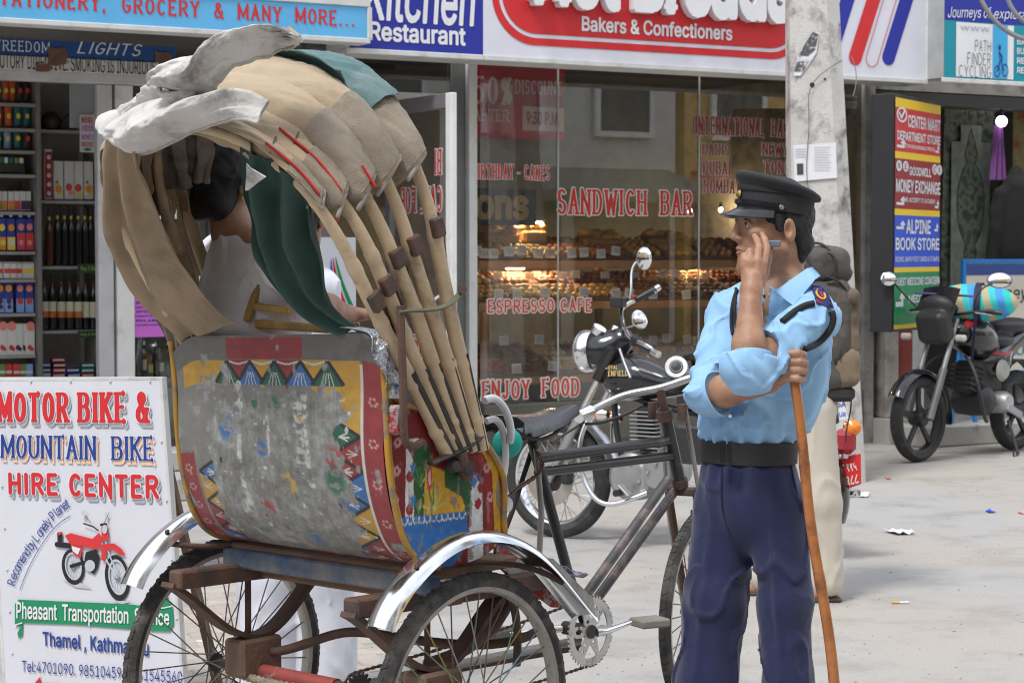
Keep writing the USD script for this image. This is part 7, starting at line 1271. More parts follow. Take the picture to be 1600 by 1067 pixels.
ff_ = [FRc + (B.b * math.cos(g) + ZA * math.sin(g)) * .37 for g in np.radians(np.linspace(30, 190, 34))]; obj('front_fender', MB().sheet(np.array([[c + B.l * .07 * s_ - unit(c - FRc) * .035 * s_ * s_ for s_ in np.linspace(-1, 1, 9)] for c in ff_]), .003), gloss_b, B.t, 60)
cowl_c = B.p(x0 - .20, 0, .92); B.blob('headlamp_cowl', lambda P: smin(sdf_rbox(P, cowl_c - ZA * .02, (.085, .13, .125), .06, (unit(B.b - ZA * .3), B.l, unit(ZA + B.b * .3))), sdf_ell(P, cowl_c + ZA * .12 - B.b * .03, (.07, .15, .10), (unit(B.b - ZA * .5), B.l, unit(ZA + B.b * .5))), .03), cowl_c + ZA * .05, .32, .012, satin_b)
obj('windscreen', MB().sheet(np.array([[B.p(x0 - .20 - .09 * t, y, 1.02 + .13 * t - .3 * y * y * (1 + t)) for y in np.linspace(-.16, .16, 9)] for t in np.linspace(0, 1, 6)]), .004), M('smoked_screen', (0.012, 0.012, 0.014), .08), B.t, 60)
for k, y_ in enumerate((.06, -.06)): c_ = B.p(x0 - .33, y_, 1.02); nn_ = unit(-B.b + ZA * .9); o = obj('instrument', MB().lathe([(.05, -.02), (.052, .004), (.046, .008)], c_, nn_, 26), satin_b, B.t, 40); obj('dial', MB().lathe([(.046, .007), (0, .008)], c_, nn_, 26), M('dial_face', (0.16, 0.15, 0.16), .3), o); obj('needle', MB().bar(c_ + nn_ * .012, c_ + nn_ * .012 + unit(np.cross(nn_, B.l) * (1 if k else -.6) + B.l) * .035, .005, .002), redtape, o)
B.tube('handlebar', [B.p(x0 - .46, .37, .99), B.p(x0 - .40, .28, 1.0), B.p(x0 - .36, .12, .98), B.p(x0 - .36, -.12, .98), B.p(x0 - .40, -.28, 1.0), B.p(x0 - .46, -.37, .99)], .012, satin_b, 34)
for s_ in (1, -1): 
    B.tube('handlebar_grip', [B.p(x0 - .425, s_ * .29, .998), B.p(x0 - .475, s_ * .40, .988)], .019, seatv, 4); B.tube('lever', [B.p(x0 - .36, s_ * .24, .99), B.p(x0 - .37, s_ * .38, .975)], .007, alloy, 5)
    obj('indicator', MB().box(B.p(x0 - .18, s_ * .24, .84), (.05, .09, .05), B.ax(), .015), M('clear_indicator', (0.45, 0.43, 0.38), .2), B.t)
cm = B.px(1388, 436, -.34) ; B.mirror(cm, unit(-B.b * .25 + unit(CAM - cm) + ZA * .12), .062, .055, [B.p(x0 - .37, -.24, .99), B.px(1408, 455, -.30), B.px(1397, 442, -.33)], satin_b)
cm = B.px(1562, 438, .36); B.mirror(cm, unit(-B.b * .25 + unit(CAM - cm) + ZA * .14), .092, .060, [B.p(x0 - .37, .24, .99), B.px(1533, 453, .30), B.px(1550, 444, .34)], satin_b)
cm = None
B.tube('screen_cord', [B.px(1430, 458, -.2), B.px(1470, 460, 0), B.px(1520, 463, .22)], .009, M('purple_cord', (0.07, 0.06, 0.16), .7), 12)
tkc = B.p(x0 - .68, 0, .84); tank = lambda P: smin(sdf_ell(P, tkc, (.26, .16, .14), (unit(B.b + ZA * .12), B.l, unit(ZA - B.b * .12))), sdf_ell(P, tkc - B.b * .12 - ZA * .06, (.24, .12, .12), B.ax()), .05); B.blob('tank', tank, tkc, .42, .012, gloss_b)
B.blob('tail_body', lambda P: smin(sdf_capsule(P, B.p(x0 - .95, 0, .70), B.p(-.12, 0, .86), .12, .075), sdf_ell(P, B.p(x0 - .95, 0, .66), (.20, .14, .12), B.ax()), .06), B.p(.25, 0, .78), .62, .014, gloss_b)
B.blob('seat', lambda P: smin(sdf_ell(P, B.p(x0 - .98, 0, .80), (.20, .14, .065), (unit(B.b + ZA * .05), B.l, ZA)), sdf_ell(P, B.p(.08, 0, .89), (.26, .135, .065), (unit(B.b - ZA * .12), B.l, ZA)), .06), B.p(.2, 0, .84), .55, .012, seatv)
rs_ = M('red_stripe', lin(150, 25, 30), .3)
def ribbon(nm, pts, w, f, mat, off=.004):
    rows = []
    for (x, z) in spline([(*q, 0) for q in pts], 16)[:, :2]:
        r_ = []
        for dz in np.linspace(-w / 2, w / 2, 4):
            n_ = np.linspace(.4, 0, 300); P_ = np.array([B.p(x, q_, z + dz) for q_ in n_]); v = f(P_); i = int(np.argmax(v < off)) if (v < off).any() else 299; r_.append(P_[i])
        rows.append(r_)
    obj(nm, MB().sheet(np.array(rows), .002), mat, B.t, 60)
ribbon('red_stripe', [(x0 - .48, .90), (x0 - .56, .93), (x0 - .68, .925)], .03, tank, rs_)
tb_ = lambda P: smin(sdf_capsule(P, B.p(x0 - .95, 0, .70), B.p(-.12, 0, .86), .12, .075), sdf_ell(P, B.p(x0 - .95, 0, .66), (.20, .14, .12), B.ax()), .06); ribbon('red_stripe', [(x0 - .80, .74), (x0 - .95, .72), (.25, .74)], .025, tb_, rs_)
obj('side_cover', MB().lathe([(0, .03), (.06, .028), (.085, .0)], B.p(x0 - .90, .135, .62), B.l, 20), M('pale_cover', (0.35, 0.36, 0.32), .4), B.t, 40)
obj('crankcase', MB().lathe([(0, .16), (.07, .155), (.11, .12), (.12, 0), (.11, -.13), (0, -.14)], B.p(x0 - .72, 0, .42), B.l, 26), satin_b, B.t, 40); obj('engine_cover', MB().lathe([(0, .175), (.06, .17), (.085, .13), (.09, 0)], B.p(x0 - .95, 0, .40), B.l, 24), M('engine_silver', (0.45, 0.45, 0.44), .4, metal=.6, var=.15), B.t, 40); obj('cylinder', MB().box(B.p(x0 - .62, 0, .58), (.14, .16, .24), (unit(B.b + ZA * .3), B.l, unit(ZA - B.b * .3)), .02), satin_b, B.t)
for k in range(6): obj('cooling_fin', MB().box(B.p(x0 - .60 - k * .008, 0, .50 + k * .03), (.18, .20, .008), (unit(B.b + ZA * .3), B.l, unit(ZA - B.b * .3)), .002), satin_b, B.t)
for s_ in (1, -1): B.tube('leg_guard', [B.p(x0 - .45, s_ * .10, .72), B.p(x0 - .38, s_ * .24, .60), B.p(x0 - .42, s_ * .28, .38), B.p(x0 - .60, s_ * .20, .28)], .014, satin_b, 24)
obj('foot_bracket', MB().box(B.p(x0 - 1.02, .17, .33), (.22, .02, .06), (unit(B.b + ZA * .4), B.l, unit(ZA - B.b * .4)), .008), alloy, B.t); B.tube('side_stand', [B.p(x0 - .98, .14, .26), B.p(x0 - .93, .26, .02)], .013, satin_b, 6); B.tube('stand_foot', [B.p(x0 - .93, .26, .012), B.p(x0 - .84, .28, .012), B.p(x0 - .84, .28, .06)], .007, satin_b, 8)
obj('swing_arm', MB().bar(B.p(0, .09, .315), B.p(x0 - .95, .09, .38), .03, .05, bev=.006), satin_b, B.t); obj('rear_fender', MB().sheet(np.array([[RRc + (B.b * math.cos(g) + ZA * math.sin(g)) * .40 + B.l * .08 * s_ for s_ in np.linspace(-1, 1, 7)] for g in np.radians(np.linspace(60, 185, 26))]), .004), satin_b, B.t, 60)
obj('engine_block', MB().box(B.p(x0 - .80, 0, .58), (.45, .14, .26), B.ax(), .03), dkiron, B.t)
# striped bundle strapped on its tank
bc = B.px(1520, 520, .02); bc = B.p((bc - B.R0) @ B.b, .02, 1.04); bx_ = unit(B.l * .9 - B.b * .45); by_ = np.cross(ZA, bx_)
bm = usdkit.material(stage, '/World/Looks/striped_towel', {'tc': ('texture_coordinate', {}), 'dp': ('vector_math', {'math_type': 'dot_product', 'vector2': tuple(float(q_) for q_ in unit(bx_ * .9 + ZA * .25))}), 'm': ('math', {'math_type': 'multiply', 'value2': 5.2}), 'fr': ('math', {'math_type': 'fraction'}), 'r': ('rgb_ramp', {'interpolate': False, 'ramp': [(0, lin(70, 150, 215)), (.26, lin(45, 190, 185)), (.5, lin(178, 168, 135)), (.76, lin(60, 190, 190))]}), 'p': ('principled_bsdf', {'roughness': .85})}, [('tc.object', 'dp.vector1'), ('dp.value', 'm.value1'), ('m.value', 'fr.value1'), ('fr.value', 'r.fac'), ('r.color', 'p.base_color')], surface='p.BSDF')
bun = thing('bundle', 'turquoise and beige striped cloth bundle strapped on the right motorcycle', 'bundle', bc, wc=True)
bf_ = lambda P: sdf_ell(P, bc, (.34, .20, .145), (bx_, by_, ZA)) + noise3(P, 9, 77) * .035; V, Fc = surfnet(bf_, bc - .43, bc + .43, .012, .03); obj('cloth', (V, Fc), bm, bun, True)
rg_ = [bc + bx_ * .05 + (by_ * math.cos(a) * .207 + ZA * math.sin(a) * .152) for a in np.linspace(-.6, 2 * math.pi - .6, 40)]; obj('strap', MB().sheet(np.array([[q_ + bx_ * s_ for s_ in (-.025, .025)] for q_ in rg_]), .004), M('navy_strap', (0.02, 0.022, 0.06), .7), bun, 60); obj('strap_tail', MB().bar(bc + bx_ * .05 - by_ * .205 - ZA * .02, bc + bx_ * .02 - by_ * .22 - ZA * .42, .045, .004), LOOK['navy_strap'], bun)
# ================================================================ hire-centre signboard
sa = math.radians(22); SX = np.array([math.cos(sa), -math.sin(sa), 0]); SNv = np.array([-math.sin(sa), -math.cos(sa), 0]); SP0 = at(140, 830, 6.85)
def sg(x, y): P_ = on_plane(x, y, SP0, SNv) - SP0; return float(P_ @ SX), float(P_[2])
hs = thing('signboard', 'white hand-painted hire signboard with a red motorbike picture at lower left', 'signboard', (SP0[0], SP0[1], 0), wc=True)
hw_m = M('enamel_white_board', (0.66, 0.66, 0.71), .35, var=0.05, scale=3, col2=(0.45, 0.44, 0.45), thr=(0.62, 0.85))
cor = [sg(-22, 592), sg(251, 591), sg(288, 1104), sg(8, 1104)]; bp = Polygon(cor); obj('board', MB().shape(bp, SP0 - SNv * .014, SX, ZA, .012), hw_m, hs)
edge = bp.buffer(.004, join_style='mitre').difference(bp.buffer(-.006, join_style='mitre')); obj('board_frame', MB().shape(edge, SP0 - SNv * .03, SX, ZA, .029), trim_m, hs)
def sp(geom, mat, lift=.003, name='lettering', parent=None): return obj(name, MB().shape(geom, SP0 + SNv * lift, SX, ZA), mat, parent or hs)
def warp(g, q):
    """maps a shape's bounds onto the four corners q (bottom left, bottom right, top right, top left, as seen)"""
    a, b, c, d = g.bounds; Q = np.array([sg(*p) for p in q])
    def f(xy): s = ((xy[:, 0] - a) / (c - a))[:, None]; t = ((xy[:, 1] - b) / (d - b))[:, None]; return (Q[0] * (1 - s) + Q[1] * s) * (1 - t) + (Q[3] * (1 - s) + Q[2] * s) * t
    return shapely.transform(g, f)
def block(g, q, mat, shadow=None, out=.004, sh=(.008, -.016)):
    w = warp(g, q)
    if shadow is not None: sp(unary_union([affinity.translate(w, sh[0] * k, sh[1] * k) for k in np.linspace(.3, 1, 6)]), shadow, .002)
    if out: sp(w.buffer(out), white_s, .004)
    sp(w, mat, .006)
hred = flat('hire_red', lin(206, 36, 44)); hblue = flat('hire_blue', lin(28, 58, 140)); hgreen = flat('hire_green', lin(24, 138, 92))
block(sfont('MOTOR BIKE &', .50, .055, 2.5, .05, .13), [(-4, 661), (236, 663), (235, 609), (-4, 611)], hred, grey_sh)
block(sfont('MOUNTAIN  BIKE', .58, .036, 2.6, .05, .13), [(2, 717), (241, 722), (240, 679), (2, 677)], hblue, peach_sh, .003)
block(sfont('HIRE CENTER', .62, .105, 1.15, 0, .19), [(15, 775), (250, 783), (249, 738), (14, 734)], hred, grey_sh)
phs = 'Recomend by Lonely Planet'; path = spline([(24, 917, 0), (36, 884, 0), (54, 856, 0), (78, 822, 0), (112, 790, 0)], 200)[:, :2]; dl = np.r_[0, np.cumsum(np.linalg.norm(np.diff(path, axis=0), axis=1))]; cum = 0; ws = [(.30 if c in 'lIi ' else .95 if c in 'mRPL' else .62) for c in phs]; tot = sum(ws); gl = []
for c, w in zip(phs, ws):
    if c != ' ':
        s0 = (cum + .06) / tot * dl[-1]; i = min(int(np.searchsorted(dl, s0)), 197); p0 = np.array(sg(*path[i])); p1 = np.array(sg(*path[min(i + 4, 199)])); an = math.degrees(math.atan2(p1[1] - p0[1], p1[0] - p0[0])); g = tshape(c, 0); h = .034; g = affinity.scale(g, h * .72, h, origin=(0, 0)); g = put(g, p0[0], p0[1], an, .25 * 0); gl.append(g)
    cum += w
sp(unary_union(gl), hblue)
ul = LineString([sg(*p) for p in spline([(32, 921, 0), (44, 890, 0), (66, 850, 0), (90, 820, 0), (110, 806, 0)], 30)[:, :2]]).buffer(.0012); sp(ul, hblue, .003, 'underline')
# green ribbon
rib = Polygon([sg(*p) for p in ((24, 943), (30, 936), (200, 943), (252, 949), (270, 946), (272, 975), (266, 986), (240, 985), (120, 975), (36, 972), (36, 992), (30, 997), (28, 988), (33, 978), (24, 976))]); rb_ = sp(rib, hgreen, .003, 'ribbon'); sp(Polygon([sg(*p) for p in ((251, 930), (264, 929), (262, 936), (270, 944), (252, 949))]), hgreen, .003, 'ribbon')
sp(LineString([sg(*p) for p in ((24, 976), (36, 972))]).buffer(.002), white_s, .006, 'ribbon_fold'); sp(LineString([sg(*p) for p in ((240, 947), (256, 949), (270, 946))]).buffer(.002), white_s, .006, 'ribbon_fold')
sp(warp(put(tshape('Pheasant  Transportation  Service', 2), 0, 0), [(27, 972), (266, 983), (266, 951), (27, 938)]), white_s, .006)
sp(warp(tshape('Thamel , Kathmandu', 2), [(68, 1013), (233, 1030), (233, 1000), (67, 986)]), hblue, .003); sp(warp(tshape('Tel:4701090. 98510459, 9841545560', 0), [(35, 1052), (285, 1071), (285, 1048), (35, 1031)]), hblue, .003)
sp(Polygon([sg(*p) for p in ((50, 1072), (64, 1056), (64, 1066), (100, 1068), (100, 1080), (64, 1078), (64, 1086))]), hred, .003, 'red_arrow')
# painted motorbike
pr_, pk_, pg_, ps_ = flat('paint_red', lin(212, 52, 54)), flat('paint_black', lin(30, 30, 34)), flat('paint_grey', lin(120, 128, 135)), flat('paint_silver', lin(190, 195, 202))
pol = lambda pts: Polygon([sg(*p) for p in pts]); lns = lambda pts, w: LineString([sg(*p) for p in pts]).buffer(w)
def ell(cx, cy, rx, ry, rot=0): g = affinity.rotate(affinity.scale(Point(0, 0).buffer(1, 16), rx, ry), rot, origin=(0, 0)); return Polygon([sg(cx + x, cy - y) for x, y in g.exterior.coords])
sp(unary_union([pol([(98, 905), (125, 909), (145, 920), (118, 917)]), pol([(165, 930), (180, 938), (207, 938), (190, 944)])]), flat('paint_shadow', lin(190, 192, 198)), .002, 'painted_shadow')
for (cx, cy, rx, ry, rot) in ((115, 885, 17.5, 28, 8), (184, 902, 19, 36, 8)):
    sp(ell(cx, cy, rx, ry, rot).difference(ell(cx + .5, cy - 1, rx * .74, ry * .78, rot)), pk_, .003, 'painted_wheel'); sp(ell(cx + .5, cy - 1, rx * .74, ry * .78, rot).difference(ell(cx + .5, cy - 1, rx * .62, ry * .68, rot)), ps_, .0035, 'painted_wheel'); sp(unary_union([lns([(cx, cy), (cx + rx * .65 * math.cos(a), cy + ry * .7 * math.sin(a))], .0006) for a in np.linspace(0, 2 * np.pi, 14)[:-1]] + [ell(cx, cy, 4, 5)]), pg_, .0035, 'painted_wheel')
sp(unary_union([pol([(135, 862), (150, 858), (157, 868), (154, 885), (148, 897), (136, 888), (133, 872)]), lns([(112, 884), (132, 878)], .006), lns([(90, 850), (110, 852)], .009), pol([(90, 831), (99, 832), (98, 848), (91, 846)])]), pk_, .004, 'painted_engine'); sp(ell(142, 883, 8, 9), ps_, .006, 'painted_engine'); sp(unary_union([lns([(158, 836), (166, 872), (184, 902)], .003), lns([(163, 834), (172, 866), (187, 900)], .0025)]), ps_, .005, 'painted_fork')
sp(unary_union([pol([(103, 836), (112, 832), (146, 841), (156, 832), (161, 838), (159, 856), (148, 857), (132, 853), (112, 850)]), pol([(160, 822), (168, 818), (172, 842), (161, 846)]), pol([(160, 850), (180, 848), (192, 857), (198, 866), (190, 866), (176, 857), (168, 860), (166, 876), (160, 874)]), pol([(113, 850), (130, 854), (128, 872), (116, 864)]), pol([(91, 831), (99, 830), (98, 834), (92, 836)])]), pr_, .007, 'painted_bodywork'); sp(pol([(114, 852), (128, 856), (124, 866), (116, 860)]), white_s, .009, 'painted_panel')
sp(unary_union([lns([(133, 817), (148, 822), (156, 828)], .0025), lns([(130, 800), (136, 806), (144, 815)], .001), lns([(163, 820), (170, 806), (172, 800)], .001), lns([(160, 819), (168, 818)], .004)]), pk_, .009, 'painted_handlebar'); sp(unary_union([ell(133, 801, 3.2, 5), ell(168, 803, 2, 5), ell(166, 826, 4, 7)]), ps_, .010, 'painted_mirror')
rgs = random.Random(8)
for (x, y) in [(48 + 62 * k, 596) for k in range(4)] + [(252 + 8 * k, 690 + 92 * k) for k in range(5)] + [(3 + 4 * k, 760 + 65 * k) for k in range(5)]: c = sg(x, y); obj('rivet', MB().lathe([(0, .004), (.003, .003), (.0045, 0)], SP0 + SX * c[0] + ZA * c[1], SNv, 8), trim_m, hs)
for x in (20, 250): a = sg(x, 700); obj('rear_leg', MB().bar(SP0 + SX * a[0] + ZA * a[1] - SNv * .02, SP0 + SX * (a[0] + .02) - SNv * .35 - ZA * (SP0[2] - .0), .03, .02), woodb, hs)
# ================================================================ goods in the grocery
GO = -.75
def shelf_board(parent, x0, x1, y, o, dep=.30, th=.022, mat=None): a0, z = fa(x0, y, o); a1, _ = fa(x1, y, o); return obj('shelf', fbox(MB(), a0, a1, o - dep, o, z - th, z, .003), mat or M('shelf_grey', (0.30, 0.29, 0.27), .7, var=.15), parent)
rk1 = thing('shelf_unit', 'grocery shelf unit with packets and cartons at the left edge of the photo', 'shelves', FA(-4.4, GO, 0), wc=True); rk2 = thing('shelf_unit', 'grocery shelf unit with bottles beside the sliding frame', 'shelves', FA(-3.7, GO, 0), wc=True)
R1 = [158, 198, 233, 271, 330, 393, 437, 491, 557, 592]; R2 = [202, 313, 416, 517, 592]
for y in R1: shelf_board(rk1, -60, 56, y, GO)
for y in R2: shelf_board(rk2, 60, 152, y, GO - .08)
for x in (-62, 57): a, _ = fa(x, 300, GO); obj('upright', fbox(MB(), a, a + .025, GO - .32, GO + .01, .17, 2.75), M('shelf_dark', (0.20, 0.19, 0.18), .7), rk1)
for x in (60, 153): a, _ = fa(x, 300, GO - .08); obj('upright', fbox(MB(), a, a + .02, GO - .40, GO - .075, .17, 2.75), M('shelf_grey'), rk2)
a0, a1 = fa(-62, 300, GO)[0], fa(153, 300, GO)[0]; obj('back_board', fbox(MB(), a0, a1, GO - .44, GO - .42, .17, 2.75), M('back_board', (0.34, 0.32, 0.29), .8), rk2)
def local_box(sx, sy, sz, cz, bev=.003, cx=0, cy=0): return MB().box((cx, cy, cz), (sx, sy, sz), None, bev)
PXM = lambda o, x: FPX / (FA(*[fa(x, 400, o)[0], o, 0])[1])
# prototypes stand at their first place; x along the shelf, -y towards the street
ROTZ = 30.0
def shelf_item(make, name, cat, labels, xs, y, o, group=None, jit=3, seed=0):
    """one object per place on the shelf: the first is built, the rest refer to it"""
    rg_ = random.Random(seed); root = None; res = []
    for k, x in enumerate(xs):
        a, z = fa(x, y, o); loc = FA(a, o - rg_.uniform(.06, .085), z + .0015)
        if root is None: root = thing(name, labels[k], cat, loc, ROTZ + rg_.uniform(-jit, jit), group); make(root); res.append(root)
        else: res.append(dup(root, loc, ROTZ + rg_.uniform(-jit, jit), labels[k], group))
    return res
bglass = M('dark_bottle_glass', (0.008, 0.010, 0.008), .06, var=.05, coat=.5); brglass = M('brown_bottle_glass', (0.07, 0.018, 0.008), .08, var=.05, coat=.5)
def bottle(h, r, gm, lab, lab2=None, neck=None, capm_=None):
    def mk(t):
        obj('glass', MB().lathe([(0, 0), (r * .95, .002), (r, .01), (r, h * .58), (r * .9, h * .66), (r * .42, h * .76), (r * .36, h * .80), (r * .36, h * .93)], (0, 0, 0), (0, 0, 1), 18), gm, t, 50); obj('cap', MB().lathe([(r * .40, h * .88), (r * .42, h * .99), (0, h)], (0, 0, 0), (0, 0, 1), 14), capm_ or black_s, t, 40)
        if lab: obj('label', MB().lathe([(r * 1.015, h * .22), (r * 1.015, h * .50)], (0, 0, 0), (0, 0, 1), 18), lab, t, 60)
        if lab2: obj('label_band', MB().lathe([(r * 1.03, h * .22), (r * 1.03, h * .33)], (0, 0, 0), (0, 0, 1), 18), lab2, t, 60)
        if neck: obj('neck_label', MB().lathe([(r * .40, h * .80), (r * .40, h * .86)], (0, 0, 0), (0, 0, 1), 14), neck, t, 60)
    return mk
orange_l = flat('label_orange', lin(190, 105, 50)); cream_l = flat('label_cream', lin(205, 200, 175)); redl = flat('label_red', lin(165, 35, 45)); neckr = flat('neck_red', lin(110, 40, 30)); yel_l = flat('label_yellow', lin(190, 180, 60))
sh_m = PXM(GO - .08, 110)
o2 = GO - .08
shelf_item(bottle(88 / sh_m, 6.3 / sh_m, bglass, cream_l, orange_l, neckr), 'wine_bottle', 'bottle', [f'dark bottle with cream and orange label, {ORD[k]} from left, lower bottle shelf' for k in range(5)], [74, 87.5, 101, 114.5, 127], 516, o2, 'bottles with cream and orange labels', 30, 1)
shelf_item(bottle(88 / sh_m, 6.3 / sh_m, bglass, cream_l, None, neckr), 'wine_bottle', 'bottle', ['dark bottle with plain cream label, second from right on the lower bottle shelf', 'dark bottle with plain cream label at the right end of the lower bottle shelf'], [140, 151], 516, o2, None, 30, 2)
for x in (140, 151): a, z = fa(x, 516, o2); 
shelf_item(bottle(90 / sh_m, 5.6 / sh_m, bglass, None, None, yel_l), 'liquor_bottle', 'bottle', [f'dark bottle with yellow neck tag, {ORD[k]} from left on the upper bottle shelf' for k in range(6)], [95, 106, 117, 127, 138, 148], 415, o2, 'dark bottles with yellow neck tags', 30, 3)
shelf_item(bottle(88 / sh_m, 6.5 / sh_m, brglass, None, None, yel_l), 'liquor_bottle', 'bottle', ['reddish brown bottle at the left end of the upper bottle shelf'], [82], 415, o2, None, 30, 4)
def carton(w, d, h, body, lab=None, labz=(.1, .5), cap=None, top=None, fruit=None):
    def mk(t):
        obj('carton_body', local_box(w, d, h, h / 2), body, t)
        if top is not None: obj('carton_top', MB().mesh(trimesh.convex.convex_hull(np.array([(sx * w / 2, sy * d / 2, h + .001) for sx in (-1, 1) for sy in (-1, 1)] + [(-w / 2, 0, h * 1.10), (w / 2, 0, h * 1.10)]))), top, t)
        if cap is not None: obj('cap', MB().lathe([(w * .2, 0), (w * .2, w * .22), (0, w * .23)], (w * .05, -d * .1, h + (.001 if top is None else h * .05)), (0, 0, 1), 12), cap, t, 40)
        if lab is not None: obj('label', MB().shape(sbox(-w * .46, h * labz[0], w * .46, h * labz[1]), (0, -d / 2 - .0015, 0), (1, 0, 0), (0, 0, 1)), lab, t)
        for (fx, fz, fr, fm) in fruit or []: obj('print', MB().shape(affinity.scale(Point(fx * w, fz * h).buffer(fr * w, 6), 1, 1.15), (0, -d / 2 - .003, 0), (1, 0, 0), (0, 0, 1)), fm, t)
    return mk
jb = flat('juice_blue', lin(40, 60, 140)); jw = flat('carton_white', lin(205, 205, 200)); jo = flat('juice_orange', lin(225, 140, 40)); jy = flat('juice_yellow', lin(225, 200, 70)); jr = flat('juice_red', lin(205, 60, 60)); jp = flat('juice_plum', lin(70, 45, 80)); jg = flat('juice_green', lin(110, 140, 60)); sky_l = flat('juice_sky', lin(130, 165, 215)); jpk = flat('juice_pink', lin(225, 130, 120))
m1 = PXM(GO, 20)
w_, h_ = 13.5 / m1, 50 / m1
L5 = lambda base, n, o=0: [f'{base}, {ORD[k + o]} from the left' for k in range(n)]
shelf_item(carton(w_, w_ * .8, h_, jb, jo, (.02, .42), white_s, jb, [(0, .72, .36, jy), (.1, .25, .32, jy)]), 'juice_carton', 'carton', L5('blue and orange juice carton, upper juice shelf', 3), [-22, -8, 6.5], 392, GO, 'orange juice cartons', 2, 11)
shelf_item(carton(w_, w_ * .8, h_, jb, jy, (.02, .42), white_s, jb, [(0, .72, .36, jo), (.1, .25, .32, jw)]), 'juice_carton', 'carton', ['blue and yellow juice carton with white cap on the upper juice shelf'], [21], 392, GO, None, 2, 12)
shelf_item(carton(w_, w_ * .8, h_, jb, jr, (.02, .55), white_s, jb, [(0, .74, .36, jpk), (0, .25, .28, jpk)]), 'juice_carton', 'carton', L5('blue and red juice carton, upper juice shelf', 2), [36, 50], 392, GO, 'red juice cartons', 2, 13)
shelf_item(carton(w_, w_ * .8, h_, jb, sky_l, (.02, .45), None, jb, [(0, .78, .36, jo), (0, .38, .30, jp), (.05, .2, .25, jp)]), 'juice_carton', 'carton', L5('blue juice carton with plum print, lower juice shelf', 3), [-10, 4, 17], 490, GO, 'plum juice cartons', 2, 14)
shelf_item(carton(w_, w_ * .8, h_, jb, sky_l, (.02, .45), None, jb, [(0, .78, .36, jpk), (.0, .38, .34, jr), (0, .36, .15, jpk)]), 'juice_carton', 'carton', L5('blue juice carton with red fruit, lower juice shelf', 2), [36, 50], 490, GO, 'red fruit juice cartons', 2, 15)
shelf_item(carton(14 / m1, 11 / m1, 50 / m1, jw, jw, (.0, .1), None, None, [(-.1, .25, .25, jr), (.15, .2, .2, jr), (0, .92, .46, jpk)]), 'fruit_carton', 'carton', L5('white carton with red berries below the juice shelves', 3), [8, 22, 51], 556, GO, 'white cartons with red berries', 2, 16)
shelf_item(carton(14 / m1, 11 / m1, 50 / m1, jw, jw, (.0, .1), None, None, [(-.1, .25, .25, jp), (.15, .2, .2, jp)]), 'fruit_carton', 'carton', ['white carton with dark grapes print, left one below the juice shelves', 'white carton with dark grapes print, right one below the juice shelves'], [32.5, 42], 556, GO, None, 2, 17)
for k, (x, c) in enumerate(zip((-8, 2, 12, 22, 31, 40, 49), (jg, jg, jo, jo, jr, jp, jp))): shelf_item(carton(8.5 / m1, 7 / m1, 30 / m1, jw, c, (.05, .5)), 'small_carton', 'carton', [f'small fruit-print drink carton, {ORD[k]} from left above the upper juice shelf'], [x], 329, GO, None, 2, 20 + k)
for k, x in enumerate((4, 14, 24, 34, 44, 53)): shelf_item(carton(9.5 / m1, 7 / m1, 24 / m1, jw, jr if k < 4 else jy, (.35, .65), None, jw), 'small_carton', 'carton', [f'small white carton with bright band, {ORD[k]} from left between the juice shelves'], [x], 436, GO, None, 2, 30 + k)
for k, (x, c) in enumerate(zip((-4, 7, 18, 29, 40, 50), (jr, jg, jr, jr, jg, sky_l))): shelf_item(carton(10.5 / m1, 8 / m1, 22 / m1, c, jw, (.3, .5)), 'packet', 'packet', [f'small bright packet on the lowest left shelf, {ORD[k]} from the left'], [x], 591, GO, None, 4, 40 + k)
def sachet(body, dot, w, h):
    def mk(t): obj('pouch', MB().sheet(np.array([[(x * w, -.012 * (1 - x * x * 4) * (1 - (z * 2 - 1) ** 4), z * h) for z in np.linspace(0, 1, 7)] for x in np.linspace(-.5, .5, 7)]), -.004), body, t, 60); obj('print', MB().shape(affinity.scale(Point(0, h * .5).buffer(w * .3, 6), 1, 1.3), (0, -.0165, 0), (1, 0, 0), (0, 0, 1)), dot, t)
    return mk
tealp = flat('packet_teal', lin(30, 105, 105)); orp = flat('packet_orange', lin(200, 90, 40)); drk = flat('packet_dark', lin(50, 25, 25))
kk_ = 0
for (y, cols) in ((157, (tealp, orp, orp, drk, drk)), (197, (orp, orp, tealp, tealp)), (232, (tealp, sky_l, tealp, drk))):
    xs_ = np.linspace(2, 47, len(cols))
    for x, c in zip(xs_, cols): shelf_item(sachet(c, jy if c is not drk else jr, 11 / m1, 31 / m1), 'sachet', 'packet', [f'{ {id(tealp): "teal", id(orp): "orange", id(drk): "dark red", id(sky_l): "pale blue"}[id(c)] } hanging packet, {ORD[list(xs_).index(x)]} from the left in the {["top", "second", "third"][[157, 197, 232].index(y)]} row'], [x], y, GO, None, 3, 60 + kk_); kk_ += 1
bk_t = thing('display_tray', 'dark wire tray of small items on the left grocery shelf', 'tray', FA(*[fa(20, 270, GO)[0], GO - .1, fa(20, 270, GO)[1]]), ROTZ); obj('tray', local_box(40 / m1, .16, 14 / m1, 7 / m1 + .002), black_s, bk_t)
for k in range(5): obj('packet', local_box(6 / m1, .08, 22 / m1, 12 / m1 + .003, .002, (k - 2) * 8 / m1, -.03), (tealp, jw, tealp, jg, jw)[k], bk_t)
